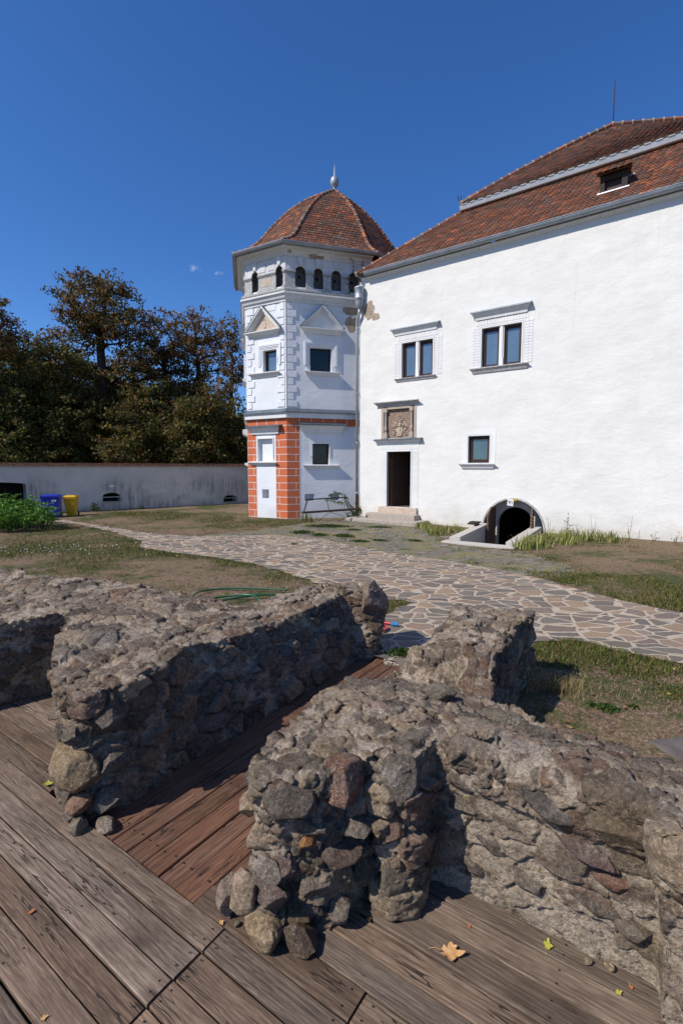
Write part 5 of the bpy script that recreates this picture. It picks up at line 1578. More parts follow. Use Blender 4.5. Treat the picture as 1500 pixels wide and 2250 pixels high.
# pier of the left wall
stone(-1.02, .00, .30, (.34, .20, .24), TAN, 5, ruinL, (0, .1, 0), cuts=5, depth=.75)['label'] = 'large yellowish boulder in the front pier'
stone(-1.05, .02, .66, (.30, .16, .13), (.19, .165, .13), 6, ruinL, (.1, -.25, 0))
stone(-.98, -.01, .50, (.16, .12, .10), GREY, 7, ruinL)
stone(-1.16, .03, .45, (.10, .12, .16), DGREY, 8, ruinL)
stone(-1.20, .05, .10, (.10, .14, .20), GREY, 9, ruinL); stone(-1.06, .0, .08, (.11, .10, .16), (.2, .18, .16), 10, ruinL)
stone(-.86, .14, .58, (.12, .2, .14), DGREY, 12, ruinL); stone(-.85, .16, .30, (.12, .22, .13), DGREY, 13, ruinL); stone(-.86, .1, .10, (.14, .16, .13), GREY, 14, ruinL)
stone(-.86, 3.04, .56, (.30, .36, .42), (.24, .19, .165), 15, ruinL, (.0, .1, .1), cuts=10)['label'] = 'large block capping the far end of the wall'
stone(-.84, 3.04, .32, (.20, .26, .18), (.17, .14, .12), 16, ruinL)
stone(-2.72, .84, .66, (.09, .10, .12), PALE, 17, ruinL)
# stub and long face of the right wall
stone(.40, .17, .60, (.23, .20, .22), DGREY, 31, ruinR, (0, .1, .2), cuts=10)
stone(.22, .22, .60, (.17, .20, .15), (.125, .12, .12), 32, ruinR, (.1, .2, 0))
stone(.60, .34, .62, (.20, .20, .20), RED, 33, ruinR, (.1, 0, .5), cuts=10)
stone(.18, .15, .48, (.12, .14, .12), PALE, 34, ruinR)
stone(.27, .12, .38, (.15, .14, .15), PALE, 35, ruinR, (0, .3, 0))
stone(.52, .22, .48, (.20, .14, .075), GREY, 36, ruinR, (0, .05, .5))
stone(.50, .20, .40, (.15, .13, .085), OCH, 37, ruinR, (0, -.05, .4))
stone(.64, .35, .44, (.14, .16, .09), GREY, 38, ruinR, (0, 0, .8)); stone(.40, .13, .30, (.13, .12, .12), PURP, 39, ruinR)
stone(.60, .30, .32, (.18, .16, .12), (.16, .13, .12), 40, ruinR, (0, 0, .7)); stone(.52, .20, .20, (.16, .14, .13), GREY, 41, ruinR, (0, 0, .4))
stone(.66, .40, .20, (.14, .14, .14), DGREY, 42, ruinR); stone(.47, .15, .07, (.17, .15, .12), (.21, .18, .14), 43, ruinR, (0, .1, .3)); stone(.61, .29, .08, (.13, .12, .12), GREY, 44, ruinR)
for (a, b, z, sx, sz_, c_, sd, tl) in ((1.22, .775, .44, .20, .07, GREY, 110, .2), (1.12, .775, .30, .17, .08, DGREY, 111, .15), (1.40, .775, .33, .22, .07, (.2, .17, .15), 112, .2), (1.62, .77, .38, .15, .09, RED, 113, .1), (1.30, .775, .19, .19, .08, GREY, 114, .2), (1.55, .775, .22, .18, .07, DGREY, 115, .15), (.97, .775, .28, .15, .08, (.24, .2, .17), 116, .1), (1.70, .77, .20, .13, .07, GREY, 117, 0), (1.46, .775, .55, .14, .06, (.18, .16, .14), 118, .2), (1.05, .775, .16, .16, .07, GREY, 119, .1)):
    stone(a, b, z, (sx, .075, sz_), c_, sd, ruinR, (0, tl, 0), sub=4)
stone(.79, .50, .62, (.16, .20, .22), (.17, .16, .15), 45, ruinR, (0, 0, .1), cuts=10); stone(.78, .48, .42, (.13, .16, .24), (.22, .155, .135), 46, ruinR, cuts=8); stone(.78, .48, .18, (.14, .16, .28), (.20, .19, .16), 47, ruinR, (0, .05, 0))
stone(1.02, .76, .66, (.20, .12, .11), (.15, .14, .13), 48, ruinR, (0, .1, 0)); stone(1.34, .755, .60, (.28, .14, .10), (.135, .13, .13), 49, ruinR, (0, .22, 0), cuts=11)
stone(1.64, .75, .60, (.30, .14, .13), (.17, .14, .105), 50, ruinR, (0, .18, 0), cuts=12)
stone(1.12, .765, .57, (.16, .12, .06), GREY, 51, ruinR, (0, .2, 0)); stone(1.52, .755, .46, (.26, .10, .07), PURP, 52, ruinR, (0, .25, 0)); stone(1.0, .76, .44, (.18, .10, .09), GREY, 53, ruinR)
# slabs bedded in the top
for (a, b, z, sx, sy, c_, sd) in ((.45, .95, .67, .16, .13, PINK, 60), (.30, 1.25, .63, .14, .12, GREY, 61), (.55, 1.55, .58, .2, .17, (.19, .185, .155), 62), (.62, 1.15, .66, .13, .11, (.27, .24, .21), 63), (.9, 1.15, .64, .22, .12, (.15, .15, .13), 64), (1.15, 1.25, .62, .26, .10, (.15, .14, .12), 65), (1.0, 1.5, .54, .24, .17, (.17, .165, .14), 66), (1.3, 1.42, .54, .28, .2, (.16, .155, .13), 67), (1.5, 1.1, .67, .22, .14, GREY, 68), (.1, 1.5, .49, .13, .12, (.22, .2, .18), 69), (1.6, 1.3, .58, .3, .2, (.155, .15, .125), 70)):
    stone(a, b, z - .03, (sx, sy, .10), c_, sd, ruinR, (rnd.uniform(-.1, .1), rnd.uniform(-.1, .1), rnd.uniform(-1, 1)), cuts=9, sub=3)
# loose stones at the foot of the walls
def loose(a, b, z, size, col, seed, label, tilt=(0, 0, 0), cat='stone', grp='loose stones fallen at the foot of the ruin walls'):
    a += .05 if a > 0 else 0
    o = add_rock('loose_stone', ab(a, b, z), size, col, seed, (tilt[0], tilt[1], RZ + tilt[2]))
    props(o, label, cat, grp); return o
loose(.33, .10, .29, (.14, .12, .15), (.30, .28, .26), 80, 'grey angular stone topping the heap at the front of the right wall stub', (0, .3, 0))
loose(.22, .08, .155, (.17, .14, .20), (.46, .39, .32), 81, 'tall pale pinkish stone in the heap before the right wall stub', (0, .35, 0))
loose(.14, .06, .09, (.10, .11, .17), (.42, .37, .33), 82, 'narrow whitish stone at the left end of the heap')
loose(.38, .08, .205, (.15, .12, .11), PURP, 83, 'purple grey wedge stone in the middle of the heap', (0, -.1, 0))
loose(.36, .06, .07, (.19, .14, .16), TAN, 84, 'tan block at the bottom of the heap on the deck edge')
loose(.50, .12, .05, (.14, .12, .12), (.17, .14, .115), 85, 'brown stone at the bottom right of the heap')
loose(-.93, -.03, .12, (.15, .11, .12), PINK, 86, 'pink and white stone leaning on the left pier foot', (0, -.5, 0))
loose(-.89, -.06, .03, (.11, .10, .10), (.30, .27, .23), 87, 'round pale stone on the ground at the left pier corner')
loose(-.76, .03, .03, (.11, .09, .08), (.30, .27, .25), 88, 'small pale stone at the passage side of the left pier')
loose(-1.0, -.04, .04, (.10, .09, .06), GREY, 89, 'small grey stone behind the round pale one')
# gravel threshold
mb = MB()
n = 26
pts = [ab(-.98 + (x / n) * 1.5, 2.96 + .035 * math.sin(x * 1.7) + .05 * math.sin(x * .6)) for x in range(n + 1)]
top = [(p_[0], p_[1], .022 + .012 * math.sin(i * 2.3)) for i, p_ in enumerate(pts)]
bk = [ab(-.98 + (x / n) * 1.5, 3.30 + .06 * math.sin(x * 1.1)) for x in range(n + 1)]
for i in range(n):
    mb.quad((pts[i][0], pts[i][1], -.06), (pts[i + 1][0], pts[i + 1][1], -.06), top[i + 1], top[i])
    mb.quad(top[i], top[i + 1], (bk[i + 1][0], bk[i + 1][1], .042), (bk[i][0], bk[i][1], .042))
t = NT('gravel'); p = t.pos(); v_ = t.vor(p, 45, out='Color'); e = t.vor(p, 45)
M['gravel'] = t.done(t.mix(t.sep(v_, 0), (.42, .36, .29), (.22, .19, .16)), .95, t.bump(e, 1, -.02), .1)
props(mb.build('threshold', M['gravel'], None, fixn=False), None, None, None, 'structure')
# ================================================================== GARDEN WALL

t = NT('garden_stain'); p = t.pos()
n = t.noise(p, 1.1, 6, .6); c = t.mix(t.rng(n, .35, .7), (.52, .475, .415), (.64, .59, .52))
z = t.sep(p, 2)
stk = t.noise(t.map(p, (6, 6, .7)), 1.5, 6, .7); pat = t.noise(t.map(p, (.32, .32, .5), (2.0, .5, 0)), 1.3, 4, .6)
m1 = t.math('MULTIPLY', t.rng(pat, .47, .60), t.rng(stk, .38, .62))
m1 = t.math('MULTIPLY', m1, t.rng(z, 1.75, 1.2))
c = t.mix(t.math('MULTIPLY', m1, .62), c, (.075, .072, .070))
c = t.mix(t.math('MULTIPLY', t.rng(t.math('ADD', z, t.math('MULTIPLY', t.noise(p, 3, 5), .5)), .5, .1), .6), c, (.16, .14, .12))
M['garden_stain'] = t.done(c, .95, t.bump(t.noise(p, 12, 5), .4, .02), .1)
gw = empty('garden_wall', GF(3, 0, 0), 'long stained grey garden wall with a tiled top and small arched openings', 'wall')
mb = MB()
GO = [dict(t0=-6.2, t1=-1.75, zb=-.2, zt=1.42, rise=.12, depth=.9), dict(t0=1.20, t1=1.98, zb=.42, zt=.83, rise=.15, depth=.5), dict(t0=7.2, t1=8.0, zb=.14, zt=.50, rise=.16, depth=.5)]
arch_wall(mb, GF, -12, 12.5, -.3, 2.02, GO, .5, .8, None, 0, zstep=1.2)
mb.quad(GF(-12, -.3, -.9), GF(12.5, -.3, -.9), GF(12.5, 2.02, -.9), GF(-12, 2.02, -.9))
mb.build('wall', M['garden_stain'] if 'garden_stain' in M else M['garden_plaster'], gw, fixn=False)
mb = MB()
mb.prof(GF, -12, 12.5, [(0, 2.0), (.05, 2.03), (.07, 2.07), (-.9, 2.07), (-.9, 2.0)]); mb.build('coping', M['garden_plaster'], gw)
mb = MB(); 
tile_face(mb, lambda f: GF(-12, 2.07 + .12 * f, .12 - .55 * f), lambda f: GF(12.5, 2.07 + .12 * f, .12 - .55 * f), 3, .18, tint=(.45, .4, .42))
mb.quad(GF(-12, 2.075, .1), GF(12.5, 2.075, .1), GF(12.5, 2.18, -.43), GF(-12, 2.18, -.43), 1)
mb.quad(GF(-12, 2.075, -.96), GF(12.5, 2.075, -.96), GF(12.5, 2.18, -.43), GF(-12, 2.18, -.43), 1)
mb.build('wall_tiles', [M['tile'], M['mortar_lime']], gw, fixn=False)
mb = MB()
for q in GO[1:]:
    ring(mb, GF, q['t0'], q['t1'], q['zb'], q['zb'] + .2, .03, -.01, .02, bottom=True)
    mb.quad(GF(q['t0'] - .1, q['zb'] - .1, -.5), GF(q['t1'] + .1, q['zb'] - .1, -.5), GF(q['t1'] + .1, q['zt'] + .1, -.5), GF(q['t0'] - .1, q['zt'] + .1, -.5), 1)
mb.quad(GF(-6.3, -.3, -.89), GF(-1.7, -.3, -.89), GF(-1.7, 1.5, -.89), GF(-6.3, 1.5, -.89), 1)
mb.build('opening', [M['garden_plaster'], M['dark_inside']], gw)
mb = MB(); mb.fbox(GF, 1.50, 1.72, 1.10, 1.19, 0, .008); mb.build('wall_plate', M['label_white'], gw)

# ================================================================== BINS
def bin_(loc, rz, mat, w_, d_, h_, label, lab=False, taper=.80):
    b = empty('wheelie_bin', loc, label, 'waste bin', 'waste bins by the garden wall'); b.rotation_euler = (0, 0, 0)
    c, s = math.cos(rz), math.sin(rz); F = lambda x, y, z: (loc[0] + x * c - y * s, loc[1] + x * s + y * c, loc[2] + z)
    def fr(mb, z0, z1, s0, s1, m=0):
        q = [(-1, -1), (1, -1), (1, 1), (-1, 1)]
        mb.hexa([F(x * w_ / 2 * s0, y * d_ / 2 * s0, z0) for x, y in q] + [F(x * w_ / 2 * s1, y * d_ / 2 * s1, z1) for x, y in q], m)
    mb = MB(); fr(mb, .03, h_ * .18, taper * .96, taper); fr(mb, h_ * .18, h_ * .84, taper * 1.02, .97); fr(mb, h_ * .84, h_ * .90, 1.06, 1.06)
    for x in (-.3, 0, .3): mb.hexa([F(w_ * x * taper - .012, -d_ / 2 * taper * 1.05, .22 * h_), F(w_ * x * taper + .012, -d_ / 2 * taper * 1.05, .22 * h_), F(w_ * x * taper + .012, -d_ / 2 * taper * .9, .22 * h_), F(w_ * x * taper - .012, -d_ / 2 * taper * .9, .22 * h_)] + [F(w_ * x - .012, -d_ / 2 * .985, .8 * h_), F(w_ * x + .012, -d_ / 2 * .985, .8 * h_), F(w_ * x + .012, -d_ / 2 * .9, .8 * h_), F(w_ * x - .012, -d_ / 2 * .9, .8 * h_)])
    mb.build('body', mat, b, bevel=.012)
    mb = MB(); q = [(-1, -1), (1, -1), (1, 1), (-1, 1)]
    mb.hexa([F(x * w_ / 2 * 1.08, y * d_ / 2 * 1.08, h_ * .905) for x, y in q] + [F(x * w_ / 2 * 1.08, y * d_ / 2 * 1.08, h_ * .935) for x, y in q])
    mb.hexa([F(x * w_ / 2 * 1.0, y * d_ / 2 * 1.0, h_ * .935) for x, y in q] + [F(x * w_ / 2 * .8, y * d_ / 2 * .8, h_ * .99) for x, y in q])
    mb.tube([F(-w_ * .35, d_ * .6, h_ * .93), F(w_ * .35, d_ * .6, h_ * .93)], .018, 8)
    mb.build('lid', mat, b, bevel=.012)
    for sx in (-1, 1):
        mb = MB(); mb.tube([F(sx * w_ * .40, d_ * .42, .09), F(sx * w_ * .47, d_ * .42, .09)], .09, 16); mb.build('wheel', M['rubber'], b)
    if lab:
        mb = MB()
        for x0 in (.10, .24):
            s1 = .93; y = -d_ / 2 * s1 - .004
            mb.hexa([F(x0 * w_, y - .012, h_ * .70), F((x0 + .12) * w_, y - .012, h_ * .70), F((x0 + .12) * w_, y + .004, h_ * .70), F(x0 * w_, y + .004, h_ * .70), F(x0 * w_, y - .02, h_ * .78), F((x0 + .12) * w_, y - .02, h_ * .78), F((x0 + .12) * w_, y, h_ * .78), F(x0 * w_, y, h_ * .78)])
        mb.build('sticker', M['label_white'], b)
    return b
bin_((-11.45, 19.2, .02), R(18), M['blue_plastic'], .62, .60, .93, 'dark blue wheelie bin beside the green shrub', True, .90)
bin_((-10.98, 19.75, .02), R(14), M['yellow_plastic'], .46, .50, .86, 'yellow wheelie bin standing against the garden wall', False, .66)

# ================================================================== BENCH FRAME
bf = empty('bench_frame', (-.5, 17.75, .02), 'rusty iron frame of a slatless bench leaning by the tower wall', 'bench frame')
BFr = Frame(-1.42, 17.55, 2.0, .62)
mb = MB()
def rod(mb, a, b, r=.014): mb.tube([BFr(*a), BFr(*b)], r, 6)
def fl(mb, a, b, w_=.05, h_=.035):
    A_, B_ = Vector(BFr(*a)), Vector(BFr(*b)); d = (B_ - A_).normalized(); s_ = d.cross(Vector((0, 0, 1))).normalized() * w_ / 2; u = Vector((0, 0, h_))
    mb.hexa([tuple(q) for q in (A_ - s_, B_ - s_, B_ + s_, A_ + s_, A_ - s_ + u, B_ - s_ + u, B_ + s_ + u, A_ + s_ + u)])
fl(mb, (0, .36, .28), (2.15, .44, .28)); fl(mb, (0, .36, -.10), (2.15, .44, -.10)); fl(mb, (.0, .36, .28), (0, .36, -.1)); fl(mb, (2.15, .44, .28), (2.15, .44, -.1)); fl(mb, (1.02, .39, .28), (1.02, .39, -.1), .04)
mb.build('seat_frame', M['rust_iron'], bf)
mb = MB(); fl(mb, (.20, .80, -.22), (1.78, .86, -.22), .04, .045)
for (a, b) in (((.04, .38, .0), (.22, .81, -.2)), ((.10, .38, -.1), (.26, .81, -.22)), ((1.04, .42, -.1), (.98, .82, -.22)), ((1.95, .44, .0), (1.68, .85, -.2)), ((1.80, .44, -.1), (1.66, .85, -.22))): rod(mb, a, b)
mb.build('backrest', M['rust_iron'], bf)
for (a, b) in (((.08, .37, .26), (.10, -.02, .26)), ((.05, .37, -.08), (.02, -.02, -.08)), ((2.05, .44, .26), (2.05, -.02, .26)), ((2.08, .44, -.08), (2.08, -.02, -.08))):
    mb = MB(); rod(mb, a, b, .017); mb.build('leg', M['rust_iron'], bf)
mb = MB(); rod(mb, (.55, .05, .1), (1.02, .37, .1), .009); rod(mb, (1.02, .37, .1), (1.55, .2, .1), .009); mb.build('brace', M['rust_iron'], bf)

# ================================================================== HOSES
def curve_pts(ctrl, n=8):
    out_ = []; c = [ctrl[0]] + list(ctrl) + [ctrl[-1]]
    for i in range(1, len(c) - 2):
        for k in range(n):
            t_ = k / n; p = []
            for d in range(3):
                a, b, e, f = c[i - 1][d], c[i][d], c[i + 1][d], c[i + 2][d]
                p.append(.5 * ((2 * b) + (-a + e) * t_ + (2 * a - 5 * b + 4 * e - f) * t_ ** 2 + (-a + 3 * b - 3 * e + f) * t_ ** 3))
            out_.append(tuple(p))
    out_.append(tuple(ctrl[-1])); return out_
hz = .07
h1 = empty('garden_hose', (-1.6, 7.0, .03), 'coiled green garden hose on bare earth behind the left ruin wall', 'hose')
mb = MB(); mb.tube(curve_pts([(-.85, 7.55, hz), (-1.38, 7.64, hz), (-1.9, 7.62, hz), (-2.2, 7.35, hz + .02), (-2.18, 6.9, hz), (-1.98, 6.5, hz), (-1.6, 6.42, hz), (-1.22, 6.5, hz), (-1.2, 6.85, hz + .03), (-1.35, 7.06, hz + .05), (-1.75, 7.08, hz + .02), (-2.1, 6.85, hz + .02), (-1.85, 6.75, hz + .03), (-1.3, 7.12, hz + .03), (-.8, 7.25, hz)]), .015, 7)
mb.build('tube', M['hose_green'], h1, smooth=True)
mb = MB(); mb.tube(curve_pts([(-2.12, 6.84, hz + .02), (-2.16, 6.7, hz), (-2.06, 6.58, hz), (-2.0, 6.4, hz)]), .017, 7); mb.build('red_tube', M['hose_red'], h1, smooth=True)
h2 = empty('garden_hose', (.5, 5.8, .03), 'short red hose with blue connector beside the left ruin wall end', 'hose')
hz = .065
mb = MB(); mb.tube(curve_pts([(.20, 5.95, hz), (.34, 5.98, hz), (.50, 5.95, hz), (.62, 5.90, hz)]), .018, 7); mb.tube(curve_pts([(.22, 5.72, hz), (.35, 5.60, hz), (.48, 5.63, hz), (.55, 5.74, hz), (.5, 5.85, hz), (.34, 5.92, hz), (.2, 5.9, hz)]), .018, 7)
mb.build('tube', M['hose_red'], h2, smooth=True)
mb = MB(); mb.tube([(.62, 5.90, hz), (.65, 5.885, hz), (.66, 5.88, hz), (.70, 5.86, hz)], [.02, .03, .024, .02], 10); mb.build('connector', M['connector_blue'], h2)

# ================================================================== FALLEN LEAVES AND PEBBLES ON THE DECK
def leaf_mat(name, a, b, tr=0):
    t = NT(name); p = t.pos(); n = t.noise(p, 40, 4)
    M[name] = t.done(t.mix(t.rng(n, .3, .7), a, b), .7, t.bump(t.noise(p, 120, 3), .3, .003), .3)
leaf_mat('leaf_tan', (.42, .22, .085), (.55, .33, .15)); leaf_mat('leaf_yellow', (.30, .30, .04), (.42, .36, .06)); leaf_mat('leaf_rust', (.30, .10, .03), (.38, .16, .05))
def fallen(a, b, s, rz, mat, label, curl=.35, stem=True, grp='small dry leaves on the deck', lobes=5):
    x, y, _ = ab(a, b); o_ = empty('fallen_leaf', (x, y, .005), label, 'leaf', grp)
    mb = MB(); N = 40; pts_ = []
    for k in range(N):
        an = 2 * math.pi * k / N
        r_ = .55 + .45 * abs(math.cos(an * lobes / 2)) ** .8; r_ *= (1 + .12 * math.sin(an * 9 + 1)) * (.75 + .25 * math.cos(an))
        pts_.append((r_ * math.cos(an), r_ * .8 * math.sin(an)))
    def Z(u, v): return s * (.07 + curl * (v * v) * .8 + curl * .5 * (max(0, u) ** 2) + .05 * math.sin(u * 7) * math.cos(v * 6))
    c_, s_ = math.cos(rz), math.sin(rz)
    def W_(u, v, dz=0): return (x + s * (u * c_ - v * s_), y + s * (u * s_ + v * c_), .006 + Z(u, v) + dz)
    for q in range(4):
        f0, f1 = q / 4, (q + 1) / 4
        for k in range(N):
            a0, a1 = pts_[k], pts_[(k + 1) % N]
            P_ = [W_(a0[0] * f0, a0[1] * f0), W_(a0[0] * f1, a0[1] * f1), W_(a1[0] * f1, a1[1] * f1), W_(a1[0] * f0, a1[1] * f0)]
            if q == 0: mb.add([P_[0], P_[1], P_[2]], [(0, 1, 2)])
            else: mb.add(P_, [(0, 1, 2, 3)])
    b_ = mb.build('blade', M[mat], o_, smooth=False, fixn=False)
    bm = bmesh.new(); bm.from_mesh(b_.data); bmesh.ops.remove_doubles(bm, verts=bm.verts, dist=1e-6); bm.to_mesh(b_.data); bm.free()
    if stem:
        mb = MB(); mb.tube([W_(-.5, 0, .001), W_(-.9, .08, .002), W_(-1.3, -.05, 0)], s * .02, 5); mb.build('stem', M[mat], o_)
fallen(1.07, .44, .062, R(-15), 'leaf_tan', 'large curled tan maple leaf lying on the deck', .5)
fallen(1.40, .70, .030, R(60), 'leaf_yellow', 'small yellow green leaf on the deck before the long rubble face', .5)
fallen(1.66, .66, .017, R(10), 'leaf_yellow', 'pale yellow leaf near the right end of the deck', .5, False)
fallen(1.70, .71, .014, R(80), 'leaf_rust', 'rust brown leaf in the crack under the right wall', .6, False)
fallen(1.10, .60, .013, R(130), 'leaf_rust', 'crumpled brown leaf fragment above the big tan leaf', .8, False)
fallen(-1.42, .03, .04, R(200), 'leaf_yellow', 'olive yellow leaf curled against the left pier', .8)
fallen(.20, .0, .018, R(130), 'leaf_tan', 'tiny tan leaf in the gap at the deck joint', .8, False)
fallen(.72, .38, .014, R(20), 'leaf_rust', 'tiny orange leaf by the foot of the stub', .5, False)
fallen(-.05, -.62, .016, R(30), 'leaf_tan', 'tiny tan leaf on the lower left planks', .4, False)
fallen(-.55, -.45, .018, R(45), 'leaf_rust', 'narrow rust leaf at the left edge of the deck', .3, False, lobes=2)
for k, (a, b, s, lb) in enumerate(((1.55, .72, .028, 'pale chip of stone near the right end of the deck'), (.81, .46, .02, 'small cube shaped pebble below the stub column'), (1.62, .745, .035, 'tan pebble tucked under the right wall'), (.92, .62, .012, 'tiny ochre pebble near the wall shadow'), (.16, .06, .016, 'tiny white pebble at the heap edge'), (.20, .045, .022, 'small whitish pebble beside the heap'), (.26, .035, .024, 'rounded grey pebble beside the heap'))):
    o = add_rock('pebble', ab(a, b, .004 + s * .35), (s * 1.3, s, s * .85), (.42, .36, .28) if k != 6 else GREY, 200 + k, (0, 0, k), sub=2); props(o, lb, 'pebble', 'pebbles scattered on the deck')

# ================================================================== VEGETATION
def foliage_mat(name, cols, rough=.6, spec=.25, trans=.25):
    t = NT(name); a = t.attr(); n = t.noise(t.pos(), 1.2, 3)
    c = t.mix(t.rng(n, .35, .65), t.mix(1.0, a, (.8, .8, .8), 'MULTIPLY'), a)
    t.L(c, t.b.inputs['Base Color']); t.b.inputs['Roughness'].default_value = rough; t.b.inputs['Specular IOR Level'].default_value = spec
    tr = t.t.nodes.new('ShaderNodeBsdfTranslucent'); t.L(c, tr.inputs[0]); mx = t.t.nodes.new('ShaderNodeMixShader'); mx.inputs[0].default_value = trans
    t.t.links.new(t.b.outputs[0], mx.inputs[1]); t.t.links.new(tr.outputs[0], mx.inputs[2]); t.t.links.new(mx.outputs[0], t.out.inputs[0])
    M[name] = t.mat
foliage_mat('foliage', None, trans=.35); foliage_mat('blades', None, .7, .15, .3)
simple('bark', (.045, .036, .030), .95, .9, 14, .35, bd=.03)
def leaves_mesh(C, N, sizes, cols, name, parent, mat='foliage', aspect=.6, vert=.0):
    """C: centres (n,3); one bent quad each"""
    n = len(C); rs = np.random.RandomState(N)
    u = rs.normal(size=(n, 3)); u[:, 2] *= (1 - vert); u /= np.linalg.norm(u, axis=1)[:, None]
    v = rs.normal(size=(n, 3)); v -= (v * u).sum(1)[:, None] * u; v /= np.linalg.norm(v, axis=1)[:, None]
    s = sizes[:, None]
    k = np.cross(u, v) * s * .12
    P = np.stack([C - u * s * .5, C + v * s * aspect * .5 + k, C + u * s * .5, C - v * s * aspect * .5 + k], 1).reshape(-1, 3)
    off = np.array(wloc(parent)) if parent is not None else 0
    P = P - off
    me = bpy.data.meshes.new(name)
    me.vertices.add(4 * n); me.vertices.foreach_set('co', P.ravel())
    me.loops.add(4 * n); me.loops.foreach_set('vertex_index', np.arange(4 * n, dtype=np.int32))
    me.polygons.add(n); me.polygons.foreach_set('loop_start', np.arange(n, dtype=np.int32) * 4); me.polygons.foreach_set('loop_total', np.full(n, 4, dtype=np.int32))
    me.update(calc_edges=True)
    ca = me.color_attributes.new('col', 'FLOAT_COLOR', 'CORNER')
    ca.data.foreach_set('color', np.repeat(np.concatenate([cols, np.ones((n, 1))], 1), 4, axis=0).astype(np.float32).ravel())
    me.materials.append(M[mat]); me.validate()
    o = bpy.data.objects.new(name, me); COL.objects.link(o)
    if parent is not None: o.parent = parent
    return o
RUST = 1.3 * np.array([(.17, .080, .026), (.22, .105, .032), (.125, .064, .024), (.14, .10, .028), (.10, .085, .024)])
OLIVE = 1.35 * np.array([(.080, .078, .018), (.115, .095, .022), (.055, .060, .015), (.135, .085, .022), (.15, .12, .026)])
DGREEN = 1.35 * np.array([(.026, .042, .011), (.040, .058, .015), (.020, .030, .010), (.062, .066, .017)])
MGREEN = np.array([(.035, .070, .014), (.055, .10, .018), (.028, .055, .012), (.075, .12, .025)])
def tree(x, y, h, clumps, pal, seed, label, trunk_r=.28, ntar=330, lper=34, lsize=.20, blob=.5, name='tree', grp='trees beyond the garden wall', lean=0, fork=.3):
    """clumps: list of (dx, dy, z, rx, ry, rz) ellipsoids of the crown"""
    rs = np.random.RandomState(seed)
    T = empty(name, (x, y, 0), label, 'tree', grp)
    vol = np.array([c[3] * c[4] * c[5] for c in clumps]); vol = vol / vol.sum()
    tg = []
    while len(tg) < ntar:
        c = clumps[rs.choice(len(clumps), p=vol)]
        q = rs.normal(size=3); q /= np.linalg.norm(q); q *= rs.uniform(.25, 1) ** .5
        tg.append((c[0] + q[0] * c[3], c[1] + q[1] * c[4], c[2] + q[2] * c[5]))
    tg = np.array(tg)
    # skeleton
    nodes = []; par = []
    top = h * .74; nn = 12
    for k in range(nn + 1):
        f = k / nn; nodes.append((lean * f + .12 * math.sin(f * 5 + seed), .1 * math.sin(f * 4 + seed * 2), f * top)); par.append(k - 1)
    order = np.argsort(np.hypot(tg[:, 0], tg[:, 1]) + np.maximum(0, tg[:, 2] - top))
    for i in order:
        g = tg[i]; N_ = np.array(nodes); d = N_ - g
        dist = np.linalg.norm(d, axis=1); pen = dist + .9 * np.maximum(0, N_[:, 2] - g[2]) + (N_[:, 2] < h * fork) * 50 + .25 * np.maximum(0, (g[2] - N_[:, 2]) - dist * .9)
        j = int(np.argmin(pen)); a = N_[j]; L = dist[j]; m = max(1, int(L / .7)); prev_ = j
        for s_ in range(1, m + 1):
            f = s_ / m; p = a + (g - a) * f; p[2] += -.10 * L * math.sin(math.pi * f) * (.6) ; p += rs.normal(size=3) * .06 * (L ** .5) * (f < 1)
            nodes.append(tuple(p)); par.append(prev_); prev_ = len(nodes) - 1
    N_ = np.array(nodes); n = len(N_); cnt = np.zeros(n); kids = [[] for _ in range(n)]
    for i in range(n - 1, 0, -1):
        if not kids[i]: cnt[i] += 1
        cnt[par[i]] += cnt[i]; kids[par[i]].append(i)
    rad = trunk_r * (cnt / cnt[0]) ** .46
    rad = np.maximum(rad, .012)
    mb = MB(); off = np.array((x, y, 0))
    for i in range(1, n):
        p0_, p1_ = N_[par[i]] + off, N_[i] + off
        r0 = min(rad[par[i]], rad[i] * 1.35)
        mb.tube([tuple(p0_), tuple(p1_)], [r0, rad[i]], 7 if rad[i] > .06 else 4, cap=False)
    mb.build('trunk', M['bark'], T, smooth=True, fixn=False)
    C = np.repeat(tg, lper, axis=0); q = rs.normal(size=C.shape); q /= np.linalg.norm(q, axis=1)[:, None]; q *= rs.uniform(0, 1, (len(C), 1)) ** .5
    C = C + q * np.array((blob, blob, blob * .6)) + off
    tone = np.repeat(rs.uniform(.65, 1.35, len(tg)), lper)[:, None]
    pick = np.repeat(rs.randint(0, len(pal), len(tg)), lper); pk2 = rs.randint(0, len(pal), len(C)); pick = np.where(rs.uniform(size=len(C)) < .5, pick, pk2)
    cols = pal[pick] * tone * rs.uniform(.75, 1.25, (len(C), 1))
    leaves_mesh(C, seed, rs.uniform(.6, 1.2, len(C)) * lsize, cols, 'crown', T)
    return T
def copy_tree(src, loc, rz, sc_, label, grp=None):
    r_ = src.copy(); COL.objects.link(r_); r_.location = loc; r_.rotation_euler = (0, 0, rz); r_.scale = (sc_,) * 3; r_['label'] = label
    if grp: r_['group'] = grp
    for ch in list(src.children):
        c = ch.copy(); COL.objects.link(c); c.parent = r_
    return r_
def wx(px, Y): return (px - 750) / 1070 * Y
